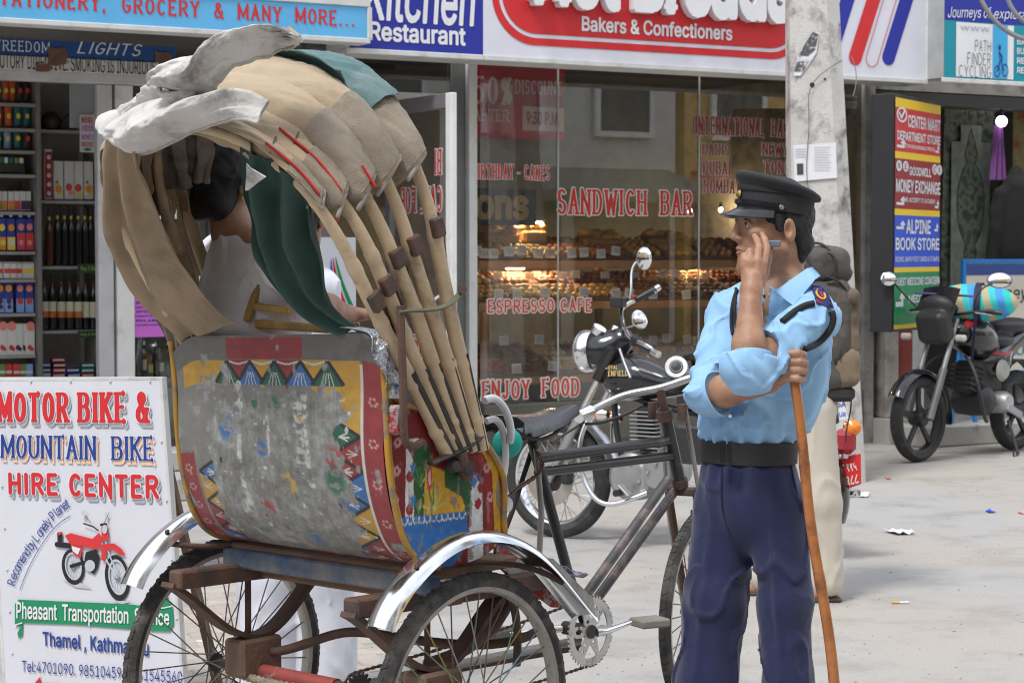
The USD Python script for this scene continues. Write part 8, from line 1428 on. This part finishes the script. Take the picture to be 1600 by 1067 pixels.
# fruit-print juice packs (large), side packs
m2 = sh_m
shelf_item(carton(15 / m2, 10 / m2, 60 / m2, jw, jw, (.0, .05), None, None, [(-.05, .28, .36, jo), (.2, .18, .24, jy), (-.2, .45, .16, jg)]), 'fruit_pack', 'carton', ['large white juice pack with orange fruit print, leftmost of its row', 'large white juice pack with orange fruit print, rightmost of its row'], [95.5, 143], 312, o2, None, 1, 50)
shelf_item(carton(15 / m2, 10 / m2, 60 / m2, jw, jw, (.0, .05), None, None, [(-.05, .32, .34, jr), (.15, .18, .28, jpk)]), 'fruit_pack', 'carton', ['large white juice pack with red fruit print'], [111.5], 312, o2, None, 1, 51)
shelf_item(carton(15 / m2, 10 / m2, 60 / m2, jw, jw, (.0, .05), None, None, [(-.05, .30, .36, jr), (.15, .16, .26, jy)]), 'fruit_pack', 'carton', ['large white juice pack with red and yellow fruit print'], [127.5], 312, o2, None, 1, 52)
for k, x in enumerate((63, 80)): shelf_item(carton(12 / m2, 12 / m2, 78 / m2, jw, (jpk, redl)[k], (.03, .95), None, None, [(.05, z, .26, jw) for z in (.12, .3, .48, .66, .84)]), 'gift_pack', 'carton', [('tall white and pink patterned pack at the left of the juice packs', 'tall white and dark red patterned pack at the left of the juice packs')[k]], [x], 312, o2, None, 1, 53 + k)
for r_ in range(4):
    for k, x in enumerate((72, 95, 118, 140)):
        n_ = (3, 4, 2, 3)[k]
        if r_ < n_: c = (jb, redl, jb, tealp)[k] if (r_ + k) % 3 else (sky_l, neckr, jb, redl)[k]; shelf_item(carton(20 / m2, 14 / m2, 7.5 / m2, c, jw, (.3, .7)), 'biscuit_packet', 'packet', [f'flat packet in the {ORD[k]} stack on the bottom shelf, {ORD[r_]} from below'], [x], 591 - 8 * r_, o2, None, 5, 80 + r_ * 4 + k)
def poster(name, label, cat, q, o, mat, extra=None):
    t = thing(name, label, cat, FA(*[fa(q[0], q[3], o)[0], o, fa(q[0], q[3], o)[1]]), wc=True); fb_2 = fbx(MB(), q[0], q[2], q[1], q[3], o, .004); obj('sheet', fb_2, mat, t); return t
t = poster('paper_sign', 'white paper sign with red and purple lettering hung in the grocery', 'sign', (125, 180, 147, 238), GO + .05, paper_m)
for s, y0, y1, c in (('MORE', 193, 183, hred), ('LIQUOR', 206, 196, purple_s), ('WINES', 219, 210, purple_s), ('INSIDE', 230, 222, hred)): wtxt(t, sfont(s, .6, .07, 1.4, 0, .2), GO + .05, 127, y0, 145.5, y1, c)
wtxt(t, affinity.scale(Point(0, 0).buffer(1, 1), 2, 1), GO + .05, 129, 236.5, 144, 231.5, green_s)
t = poster('cupboard_door', 'pale cupboard door at the top of the grocery shelves', 'door', (109, 131, 146, 200), GO + .0, M('pale_laminate', (0.42, 0.46, 0.46), .4, var=.05)); 
t = thing('kettle', 'small dark pot on the top grocery shelf', 'pot', FA(*[fa(88, 201, o2)[0], o2 - .12, fa(88, 201, o2)[1]])); obj('pot_body', MB().lathe([(0, .002), (.06, .004), (.075, .05), (.05, .10), (.02, .12), (0, .125)], (0, 0, 0), (0, 0, 1), 20), dkiron, t, 50); obj('spout', MB().tube(spline([(.06, 0, .05), (.10, 0, .08), (.12, 0, .11)], 8), .008, 7), dkiron, t, True)
t = poster('poster', 'bright purple price poster on the glass beside the sliding frame', 'poster', (207, 424, 256, 527), .012, purple_s)
wtxt(t, LineString([(0, 0), (.3, .3), (.5, .1), (.8, .4), (1, .2)]).buffer(.08), .012, 212, 448, 245, 428, yellow_s); wtxt(t, tshape('BUY 2 GET 1', 3), .012, 209, 464, 250, 455, hred)
for k, s in enumerate(('BEER WINE', 'Cold Drinks here', 'SPIRITS', 'Vodka & Whisky', 'RUM', 'Cigarettes Snacks')): wtxt(t, tshape(s, 1), .012, 213 + (k % 2) * -2, 475 + 7 * k, 250, 470.5 + 7 * k, navy_t)
for k in range(7):
    x = 213 + 9.2 * k; shelf_item(bottle((56, 48, 60, 44, 58, 50, 60)[k] / 232, 4.2 / 232, (bglass, brglass)[k == 3], (cream_l, None, cream_l, yel_l, None, cream_l, None)[k], None, None, (white_s, black_s)[k % 2]), 'spirit_bottle', 'bottle', [f'spirit bottle behind the glass below the purple poster, {ORD[k]} from left'], [x], 592, -.40, None, 20, 120 + k)
sb_ = thing('display_ledge', 'low ledge of bottles behind the grocery glass', 'ledge', FA(*[fa(240, 592, -.4)[0], -.45, 0]), wc=True); a0, z0 = fa(207, 592, -.4); a1, _ = fa(330, 592, -.4); obj('ledge', fbox(MB(), a0, a1, -.62, -.34, .17, z0), M('shelf_grey'), sb_)
t = poster('notice', 'white notice with black capitals seen under the rickshaw hood', 'notice', (240, 296, 276, 342), .015, paper_m)
wtxt(t, sfont('RE', .6, .07, 1.6, .06, .2), .015, 256, 315, 275, 300, black_s); wtxt(t, sfont('E', .6, .07, 1.6, .06, .2), .015, 260, 338, 272, 320, black_s)
for (x0, x1, y0, y1, k) in ((122, 160, 412, 427, 0), (122, 160, 516, 528, 1)):
    t = poster('shelf_talker', ['green shelf strip under the upper bottle shelf', 'green shelf strip under the lower bottle shelf'][k], 'label', (x0, y0, x1 - 4, y1), GO + .06 - .08, M('green_strip', lin(30, 60, 45), .6)); wtxt(t, tshape('Buy 2 Get 1', 1), GO + .06 - .08, x0 + 4, y1 - 3, x1 - 5, y0 + 4, M('strip_yellow', lin(170, 185, 60), .6))
# ================================================================ bakery window
WT = .002
def glass_text(g, q, parent, white_out=.007, mat=None):
    a0, z0 = fa(q[0], q[3], WT); a1, z1 = fa(q[2], q[1], WT); gg = put(fit(g, a1 - a0, z1 - z0), a0, z0); ob = FA(0, WT, 0)
    obj('lettering', MB().shape(gg.buffer(white_out), ob, EA, ZA), whpaint, parent); obj('lettering', MB().shape(gg, ob + NA * .003, EA, ZA), mat or redpaint, parent)
pane = [p for p in Usd.PrimRange(bk) if p.GetName() == 'window_pane'][0]
SF = lambda s, w=.52, **k: sfont(s, w, .05, 2.0, .06, .16, **k)
glass_text(SF('SANDWICH  BAR', .5), (871, 297, 1083, 337), pane); glass_text(SF('BIRTHDAY - CAKES', .42, jit=.03), (737, 258, 859, 281), pane, .004); glass_text(SF('INTERNATIONAL  BAKERY', .4, jit=.02), (1085, 187, 1258, 212), pane, .003, M('faded_red_paint', lin(140, 48, 42), .6))
fr_ = M('faded_red_paint'); glass_text(SF('PARIS'), (1096, 225, 1139, 243), pane, .003, fr_); glass_text(SF('DUBAI'), (1097, 252, 1141, 273), pane, .003, fr_); glass_text(SF('BOMBAY'), (1098, 280, 1158, 302), pane, .003, fr_); glass_text(SF('NEWYORK'), (1190, 225, 1262, 244), pane, .003, fr_); glass_text(SF('TORONTO'), (1193, 252, 1268, 273), pane, .003, fr_); glass_text(SF('DELHI'), (1200, 280, 1252, 300), pane, .003, fr_)
glass_text(sfont('ESPRESSO CAFE', .58, .085, 1.1, 0, .2, jit=.04), (762, 464, 924, 490), pane, .008, M('orange_red_paint', lin(215, 75, 50), .5)); glass_text(SF('ENJOY  FOOD', .5, jit=.02), (752, 588, 905, 626), pane, .010, M('orange_red_paint'))
t = poster('discount_board', 'red discount board with grey lettering behind the bakery glass', 'sign', (735, 102, 883, 215), -.06, M('board_red', lin(168, 44, 48), .5, var=.1)); gtx = M('board_grey_text', lin(205, 190, 180), .6)
wtxt(t, SF('50%', .55), -.06, 739, 163, 800, 121, gtx); wtxt(t, sfont('DISCOUNT', .62, .05, 1.5, .08, .2), -.06, 804, 148, 878, 127, gtx); wtxt(t, sfont('AFTER', .62, .05, 1.5, .08, .2), -.06, 739, 190, 796, 171, gtx)
a0, z0 = fa(818, 202, -.06); a1, z1 = fa(879, 171, -.06); obj('time_panel', MB().shape(sbox(a0, z0, a1, z1).buffer(.01), FA(0, -.056, 0), EA, ZA), gtx, t); wtxt(t, tshape('9:30 P.M.', 3), -.055, 822, 195, 874, 176, M('board_red'))
t = poster('cafe_board', 'dark blue board with large tan letters inside the bakery', 'sign', (736, 296, 838, 352), -.50, M('dark_blue_board', lin(40, 48, 66), .6)); wtxt(t, tshape('ons', 5), -.50, 742, 344, 826, 306, M('tan_letters', lin(150, 130, 100), .6))
# shelves
fr_t = thing('display_shelves', 'wooden display shelves holding trays of pastries in the bakery window', 'shelves', FA(*[fa(950, 480, -.35)[0], -.5, 0]), wc=True)
BO = -.30
def tier(y, o0, dep, rise, x0=746, x1=1262):
    a0, z = fa(x0, y, o0); a1, _ = fa(x1, y, o0); c = [FA(a0, o0, z), FA(a1, o0, z), FA(a1, o0 - dep, z + rise), FA(a0, o0 - dep, z + rise)]; nrm = unit(np.cross(c[1] - c[0], c[3] - c[0])); m = MB().box((c[0] + c[2]) / 2 - nrm * .012, (a1 - a0, np.linalg.norm(c[3] - c[0]), .02), (EA, unit(c[3] - c[0]), nrm), .003); obj('shelf', m, wood_m, fr_t)
    obj('shelf_edge', fbox(MB(), a0, a1, o0 + .001, o0 + .022, z - .055, z + .004, .004), wood_m, fr_t); return a0, a1, z
TI = [('A', 408, -.62, .45, .16), ('B', 474, -.30, .62, .20), ('C', 592, -.30, .62, .20)]
TZ = {n_: tier(y, o0, dep, rise) for n_, y, o0, dep, rise in TI}
for x in (758, 1000, 1230): a, _ = fa(x, 500, BO); obj('shelf_post', fbox(MB(), a - .025, a + .025, BO - .62, BO - .57, .15, fa(x, 380, BO)[1], .004), wood_m, fr_t)
for x in (752, 1098, 1240): a, _ = fa(x, 500, BO); obj('shelf_post', fbox(MB(), a - .02, a + .02, BO + .024, BO + .06, fa(x, 600, BO)[1], TZ['B'][2] - .06, .004), wood_m, fr_t)
obj('counter_front', fbox(MB(), TZ['C'][0], TZ['C'][1], BO - .02, BO - .002, .15, TZ['C'][2] - .06), M('counter_dark', (0.06, 0.055, 0.04), .6), fr_t)
crust = [M('pastry_' + n_, c, .6, var=.3, scale=30, bump=.4, bscale=90) for n_, c in (('brown', (0.26, 0.095, 0.035)), ('golden', (0.48, 0.26, 0.08)), ('dark', (0.12, 0.045, 0.025)), ('red', (0.32, 0.06, 0.035)), ('pale', (0.50, 0.36, 0.18)))]; traym = M('tray_wood', (0.22, 0.13, 0.075), .7, var=.25)
rgp = random.Random(5); cardm = M('price_card', (0.66, 0.68, 0.72), .6, var=.04); SLP = {n_: (o0, dep, rise) for n_, y, o0, dep, rise in TI}
def on_tier(n_, a, s): o0, dep, rise = SLP[n_]; return FA(a, o0 - dep * s, TZ[n_][2] + rise * s + .004)
trays = 0
for n_ in 'ABC':
    a0, a1, z = TZ[n_]; o0, dep, rise = SLP[n_]; yv = unit(-NA * dep + ZA * rise); zv = np.cross(EA, yv); nn_ = 9
    for r_, (s0, s1) in enumerate(((.03, .48), (.52, .97))) if n_ != 'A' else enumerate(((.05, .95),)):
        for k in range(nn_):
            ac = a0 + (k + .5) * (a1 - a0) / nn_; w = (a1 - a0) / nn_ * .95; c = on_tier(n_, ac, (s0 + s1) / 2) + zv * .01; ln = np.linalg.norm(on_tier(n_, ac, s1) - on_tier(n_, ac, s0)); trays += 1
            t = thing('pastry_tray', f'{ORD[k]} pastry tray from left, {["back", "only"][n_ == "A"] if r_ or n_ == "A" else "front"} row, {dict(A="upper", B="middle", C="lower")[n_]} bakery shelf', 'tray', c, wc=True); m = MB().box(c, (w, ln, .008), (EA, yv, zv)); obj('tray', m, traym, t)
            for sx in (-1, 1): obj('tray_rim', MB().box(c + EA * sx * (w / 2 - .006) + zv * .018, (.012, ln, .03), (EA, yv, zv), .002), traym, t)
            kind = rgp.randrange(5) if n_ != 'A' else (1, 1, 4, 0, 1)[rgp.randrange(5)]; shp = rgp.randrange(3); m = MB(); nu, nv_ = max(2, int(w / (.075 if shp else .06))), max(2, int(ln / .075))
            for i in range(nu):
                for j in range(nv_):
                    p_ = c + EA * ((i + .5) / nu - .5) * w * .86 + yv * ((j + .5) / nv_ - .5) * ln * .92 + zv * .022 + EA * rgp.uniform(-.008, .008) + yv * rgp.uniform(-.008, .008); g_ = rgp.uniform(0, 3.14); ex = EA * math.cos(g_) + yv * math.sin(g_); q_ = trimesh.creation.icosphere(1, 1.0); sz = ((.036, .022, .020), (.040, .034, .024), (.028, .028, .030))[shp]; vv_ = np.array(q_.vertices) * np.array(sz) * rgp.uniform(.85, 1.15); m.add(p_ + vv_ @ np.array([ex, np.cross(zv, ex), zv]), q_.faces)
            tag(obj('pastries', m, crust[kind], t, True), kind='stuff')
def price_card(k, x, y, n_, o_off, lab):
    o = SLP[n_][0] + o_off; a, z = fa(x, y, o); t = thing('price_card', lab, 'card', FA(a, o, z), wc=True); tl_ = unit(ZA - NA * .35 + EA * rgp.uniform(-.12, .12)); ex = unit(np.cross(tl_, NA)) ; ex = ex if ex @ EA > 0 else -ex; w, h = 17.5 / 214, 16.5 / 214
    rows = [[FA(a, o, z) + ex * (s_ * w) + tl_ * (t_ * h) + NA * .012 * math.sin(t_ * 2.5 + .4) for s_ in np.linspace(-.5, .5, 4)] for t_ in np.linspace(-.5, .5, 5)]; obj('card', MB().sheet(np.array(rows), .0015), cardm, t, 60)
    for q_ in range(3): obj('print_line', MB().box(FA(a, o, z) + tl_ * h * (.25 - .2 * q_) + NA * .019, (w * .7, .001, h * .07), (ex, NA, tl_)), M('card_print', (0.30, 0.33, 0.42), .7), t)
CARDS = {'A': ([745, 756, 771, 795, 815, 841, 860, 893, 912, 939, 962], 394, .02, 'upper'), 'Bb': ([778, 827, 879, 899, 945, 992, 1035, 1055, 1102], 431, -.40, 'middle'), 'Bf': ([779, 808, 852, 912, 962, 983, 1020, 1072, 1121], 458, .0, 'middle'), 'Cb': ([787, 842, 992, 1020, 1041, 1073, 1089], 530, -.40, 'lower'), 'Cf': ([807, 863, 1054, 1073, 1128], 574, .0, 'lower')}
for key, (xs_, y, oo, nm) in CARDS.items():
    for k, x in enumerate(xs_): price_card(k, x, y + rgp.uniform(-3, 3), key[0], oo, f'{ORD[k]} white price card from left, {dict(A="only", Bb="back", Bf="front", Cb="back", Cf="front")[key]} row, {nm} bakery shelf')
warm = emit_mat('warm_lamp', (1.0, 0.70, 0.36), 190.0)
def lamp(label, x, y, o, w, sh='tube'):
    a, z = fa(x, y, o); t = thing('shelf_lamp', label, 'lamp', FA(a, o, z), wc=True)
    if sh == 'tube': obj('tube', MB().tube([FA(a - w / 2, o, z), FA(a + w / 2, o, z)], .012, 10), warm, t, 40); obj('fitting', fbox(MB(), a - w / 2 - .02, a + w / 2 + .02, o - .03, o + .03, z + .014, z + .03), alu_m, t)
    else: obj('bulb', MB().mesh(trimesh.creation.icosphere(2, w).apply_translation(FA(a, o, z))), warm, t, True); obj('socket', MB().cyl(FA(a, o, z + w), FA(a, o, z + w + .05), .014, 10), black_s, t, 40)
lamp('left glowing warm tube lamp under the upper bakery shelf', 805, 418, -.75, .15); lamp('right glowing warm tube lamp under the upper bakery shelf', 846, 416, -.75, .14); lamp('glowing warm tube lamp above the upper bakery trays', 828, 349, -.9, .22); lamp('warm glowing bulb lamp at the right of the bakery shelves', 1077, 402, -.9, .03, 'bulb'); lamp('small warm glowing bulb high behind the bakery lettering', 1078, 330, -1.6, .02, 'bulb'); lamp('small warm glowing bulb beside the peaked cap', 1126, 328, -1.7, .018, 'bulb')
for k, (x0, x1, y0, y1) in enumerate(((742, 800, 358, 384), (806, 842, 352, 380), (1000, 1070, 355, 392), (900, 960, 366, 392))):
    a0, z0 = fa(x0, y1, -1.0); a1, z1 = fa(x1, y0, -1.0); c = FA((a0 + a1) / 2, -1.0, z0); t = thing('bread_basket', f'{["leftmost", "second", "rightmost", "third"][k]} basket of golden bread on the upper bakery shelf', 'basket', c, wc=True); w = a1 - a0; obj('basket', MB().box(c + ZA * .05, (w, .28, .10), (EA, NA, ZA), .02), M('wicker', (0.33, 0.19, 0.07), .8, var=.4, scale=60, bump=.8, bscale=150), t); m = MB()
    for i in range(14): q_ = trimesh.creation.icosphere(1, 1.0); ang_ = rgp.uniform(0, 3); m.add(c + EA * rgp.uniform(-.42, .42) * w + NA * rgp.uniform(-.1, .1) + ZA * rgp.uniform(.10, .15) + np.array(q_.vertices) * np.array([.055, .05, .035]), q_.faces)
    tag(obj('bread', m, crust[1], t, True), kind='stuff')
ub = thing('wall_shelf', 'upper shelf at the back of the bakery carrying bread baskets', 'shelf', FA(*[fa(900, 392, -1.0)[0], -1.0, 0]), wc=True); a0, z0 = fa(742, 385, -.85); a1, _ = fa(1200, 385, -.85); obj('board', fbox(MB(), a0, a1, -1.2, -.84, z0 - .035, z0 - .012), wood_m, ub)
# standing banner with colour swoosh by the bakery door
t = poster('banner', 'white banner with a red, blue and green swoosh behind the rickshaw', 'banner', (484, 371, 556, 520), .35, M('banner_white', (0.66, 0.68, 0.74), .5, var=.03))
for (p_, c) in (([(517, 405), (520, 440), (531, 480), (548, 512)], blue_s), ([(520, 403), (526, 438), (538, 475), (553, 505)], hred), ([(524, 402), (533, 438), (545, 470), (556, 495)], green_s)):
    cc = [fa(x, y, .35) for x, y in p_]; sp_ = spline([(*q_, 0) for q_ in cc], 24)[:, :2]; wd_ = np.interp(np.linspace(0, 1, 24), [0, .15, 1], [.004, .016, .034]); nrm_ = np.gradient(sp_, axis=0); nrm_ = np.stack([-nrm_[:, 1], nrm_[:, 0]], 1); nrm_ /= np.linalg.norm(nrm_, axis=1, keepdims=True); obj('swoosh', MB().shape(Polygon(np.vstack([sp_ + nrm_ * wd_[:, None] * .5, (sp_ - nrm_ * wd_[:, None] * .5)[::-1]])).buffer(0), FA(0, .354, 0), EA, ZA), c, t)
t = poster('red_menu_board', 'red board above the white banner behind the rickshaw', 'board', (480, 296, 530, 346), .30, M('board_red')); wtxt(t, tshape('HOT', 4), .30, 486, 338, 520, 318, white_s)
# ================================================================ carpet shop
cpt = usdkit.material(stage, '/World/Looks/patterned_carpet', {'tc': ('texture_coordinate', {}), 'v': ('voronoi_texture', {'scale': 11.0, 'feature': 'f1'}), 'n': ('noise_texture', {'scale': 16.0, 'detail': 6.0}), 'a': ('math', {'math_type': 'add'}), 'r': ('rgb_ramp', {'ramp': [(.25, (0.02, 0.035, 0.03)), (.5, (0.05, 0.075, 0.055)), (.68, (0.13, 0.14, 0.105)), (.85, (0.035, 0.05, 0.04))]}), 'h': ('math', {'math_type': 'multiply', 'value2': .62}), 'p': ('principled_bsdf', {'roughness': .95})}, [('tc.object', 'v.vector'), ('tc.object', 'n.vector'), ('v.distance', 'a.value1'), ('n.fac', 'a.value2'), ('a.value', 'h.value1'), ('h.value', 'r.fac'), ('r.color', 'p.base_color')], surface='p.BSDF')
def carpet(label, x0, x1, y0, y1, o, mat, bc_, med=True):
    t = thing('carpet', label, 'carpet', FA(*[fa(x0, y1, o)[0], o, fa(x0, y1, o)[1]]), wc=True); a0, z0 = fa(x0, y1, o); a1, z1 = fa(x1, y0, o); rows = [[FA(a, o + .02 * math.sin(a * 9) + .01 * math.sin(z * 3), z) for a in np.linspace(a0, a1, 14)] for z in np.linspace(z0, z1, 12)]; obj('pile', MB().sheet(np.array(rows), .01), mat, t, 60)
    m = MB(); rgq = random.Random(x0)
    for k in range(int((a1 - a0) / .012)): a = a0 + k * .012; m.tube([FA(a, o + .035, z1), FA(a + rgq.uniform(-.01, .01), o + .04, z1 - rgq.uniform(.08, .12))], .004, 4)
    tag(obj('fringe', m, M('carpet_fringe', (0.30, 0.29, 0.19), .95), t), kind='stuff')
    if med:
        am, zm_ = (a0 + a1) / 2, (z0 + z1) / 2; W_, H_ = (a1 - a0), (z1 - z0); md = unary_union([affinity.scale(Point(0, 0).buffer(1, 10), W_ * .26, H_ * .2), affinity.translate(affinity.scale(Point(0, 0).buffer(1, 1), W_ * .12, H_ * .12), 0, H_ * .24), affinity.translate(affinity.scale(Point(0, 0).buffer(1, 1), W_ * .12, H_ * .12), 0, -H_ * .24)]); fld = sbox(-W_ * .38, -H_ * .40, W_ * .38, H_ * .38).difference(unary_union([md.buffer(.008), sbox(-W_ * .5, H_ * .30, -W_ * .2, H_), sbox(W_ * .2, H_ * .30, W_, H_)])); obj('field', MB().shape(fld, FA(am, o + .046, zm_), EA, ZA), bc_, t); obj('medallion', MB().shape(md, FA(am, o + .046, zm_), EA, ZA), mat, t)
carpet('grey-green patterned carpet with a medallion hung in the dark shop', 1469, 1552, 160, 480, -.30, cpt, M('carpet_field', (0.16, 0.18, 0.15), .95, var=.35, scale=14)); carpet('olive and red patterned carpet hung at the right edge of the dark shop', 1578, 1680, 150, 400, -.25, M('olive_carpet', (0.14, 0.13, 0.04), .95, var=.5, scale=18, col2=(0.16, 0.03, 0.02), thr=(.52, .6), c2scale=9), None, False)
a, z = fa(1565, 190, -.05); t = thing('light_bulb', 'glowing white and violet bulb hanging in the dark shop', 'lamp', FA(a, -.05, z), wc=True); obj('bulb', MB().mesh(trimesh.creation.icosphere(3, .048).apply_translation(FA(a, -.05, z))), emit_mat('violet_white_lamp', (1.0, 0.86, 1.0), 4.0), t, True); obj('socket', MB().cyl(FA(a, -.05, z + .045), FA(a, -.05, z + .11), .02, 12), black_s, t, 40); obj('cord', MB().tube([FA(a, -.05, z + .11), FA(a, -.05, 2.74)], .004, 6), black_s, t)
t = thing('violet_scarf', 'violet scarf hanging below the bulb in the dark shop', 'scarf', FA(a + .02, -.10, z - .5), wc=True); obj('cloth', MB().sheet(np.array([[FA(a + .03 + s_ * (.03 + .05 * t_), -.12 + .02 * math.sin(s_ * 8), z - .03 - .46 * t_) for s_ in np.linspace(-1, 1, 12)] for t_ in np.linspace(0, 1, 10)]), .003), M('violet_streak_sheet', (0.22, 0.08, 0.28), .8, var=.2), t, 60)  # thin violet sheet widening downwards below the bulb
a, z = fa(1575, 400, -.08); t = thing('hanging_coat', 'black coat hanging in front of the carpets at the right edge', 'coat', FA(a, -.08, z), wc=True); V, Fc = surfnet(lambda P: smin(smin(sdf_capsule(P, FA(a + .1, -.10, z + .55), FA(a + .12, -.10, z - .15), .15, .24), sdf_capsule(P, FA(a - .08, -.10, z + .52), FA(a - .16, -.10, z - .05), .07, .06), .05), sdf_capsule(P, FA(a + .1, -.1, z + .62), FA(a + .1, -.1, z + .70), .08, .07), .05) + noise3(P, 9, 91) * .03, FA(a, -.1, z) - np.array([.55, .4, .55]), FA(a, -.1, z) + np.array([.6, .4, .95]), .02, .03); obj('cloth', (V, Fc), M('black_cloth', (0.012, 0.012, 0.012), .9), t, True)
# blue-framed board on an easel
o = .42; t = thing('notice_board', 'cream notice board with a bright blue frame standing behind the right motorcycle', 'board', FA(*[fa(1560, 600, o)[0], o, .17]), wc=True); a0, z1 = fa(1505, 405, o); a1 = a0 + 1.25; z0 = z1 - .95; bfm = M('blue_frame_paint', lin(30, 120, 195), .5, var=.15); obj('panel', fbox(MB(), a0 + .02, a1 - .02, o - .03, o - .008, z0 + .02, z1 - .02), cream_s, t)
for q_ in ((a0, a0 + .035, z0, z1), (a1 - .035, a1, z0, z1), (a0 + .0352, a1 - .0352, z1 - .035, z1), (a0 + .0352, a1 - .0352, z0, z0 + .035)): obj('frame', fbox(MB(), q_[0], q_[1], o - .035, o + .002, q_[2], q_[3], .004), bfm, t)
obj('top_band', MB().shape(sbox(a0 + .04, z1 - .13, a1 - .04, z1 - .04), FA(0, o - .004, 0), EA, ZA), M('band_navy', lin(50, 75, 140), .6), t); g = put(tshape('Journeys of', 0), 0, 0, 0, .2); obj('lettering', MB().shape(put(fit(g, .85, .14), a0 + .14, z1 - .36), FA(0, o - .003, 0), EA, ZA), black_s, t); g = tshape('adventure', 6); obj('lettering', MB().shape(put(fit(g, 1.0, .22), a0 + .12, z1 - .78).buffer(.012), FA(0, o - .004, 0), EA, ZA), M('board_teal', lin(60, 140, 190), .6), t); obj('lettering', MB().shape(put(fit(g, 1.0, .22), a0 + .12, z1 - .78), FA(0, o - .001, 0), EA, ZA), M('board_yellow', lin(215, 205, 130), .6), t)
for (b0, b1) in ((a0 + .02, a0 - .16), (a0 + .06, a0 + .10), (a1 - .05, a1 + .02)): obj('easel_leg', MB().bar(FA(b0, o - .05, z0 + .2), FA(b1, o + .05, .172), .035, .03), bfm, t)
# ================================================================ litter on the street
rl = random.Random(17)
def crumple(label, x, y, w, d, mat, name='paper_scrap', cat='litter', yaw=0, hgt=.02):
    p_ = ground_at(x, y); rows = [[p_ + np.array([(s_ - .5) * w, (t_ - .5) * d, .004 + hgt * abs(rl.gauss(0, .5))]) @ np.array([[math.cos(yaw), math.sin(yaw), 0], [-math.sin(yaw), math.cos(yaw), 0], [0, 0, 1]]) * 1 for s_ in np.linspace(0, 1, 7)] for t_ in np.linspace(0, 1, 5)]
    rows = [[p_ + np.array([math.cos(yaw) * (s_ - .5) * w - math.sin(yaw) * (t_ - .5) * d, math.sin(yaw) * (s_ - .5) * w + math.cos(yaw) * (t_ - .5) * d, .003 + hgt * abs(rl.gauss(0, .5))]) for s_ in np.linspace(0, 1, 7)] for t_ in np.linspace(0, 1, 5)]
    return lone(name, MB().sheet(np.array(rows), .001), mat, label, cat, 40)
crumple('crumpled white paper scrap lying in the middle of the street', 1405, 833, .11, .16, paper_m, yaw=.3); crumple('white paper scrap near the foot of the pole', 1345, 774, .10, .22, paper_m, yaw=-.2); crumple('small bright blue scrap on the street at the right', 1547, 800, .04, .10, blue_s, hgt=.012); crumple('tiny pink scrap on the street at the right edge', 1597, 802, .035, .09, flat('scrap_pink', lin(225, 150, 150)), hgt=.01); crumple('small white scrap on the ground below the rickshaw', 638, 1028, .03, .05, paper_m, hgt=.008); crumple('tiny reddish scrap near the right motorcycle', 1388, 748, .03, .09, flat('scrap_red', lin(190, 110, 105)), hgt=.01); crumple('white scrap beside the left rear wheel', 313, 1003, .035, .05, paper_m, hgt=.006)
c = ground_at(1407, 943); t = thing('cigarette_butt', 'cigarette butt lying on the street in front of the paper scrap', 'cigarette', c + ZA * .006, wc=True); obj('filter', MB().cyl(c + np.array([-.038, 0, .006]), c + np.array([-.005, 0, .006]), .0055, 10), M('filter_orange', lin(215, 160, 90), .8), t, 40); obj('paper', MB().cyl(c + np.array([-.0045, 0, .006]), c + np.array([.036, .004, .006]), .0052, 10), paper_m, t, 40)
grit = MB()
for k in range(420):
    x, y = rl.uniform(560, 1640), 690 + 420 * rl.random() ** .8; p_ = ground_at(x, y); r_ = rl.uniform(.002, .0055) * (1.4 if rl.random() < .06 else 1); q_ = trimesh.creation.icosphere(0, 1.0); grit.add(p_ + np.array(q_.vertices) * np.array([r_ * rl.uniform(.7, 1.4), r_, r_ * .6]) + ZA * r_ * .3, q_.faces)
tag(obj('street_grit', grit, M('grit_stone', (0.31, 0.29, 0.265), .95, var=.35, scale=9)), 'scattered grit and small stones on the street', 'grit', None, 'stuff')
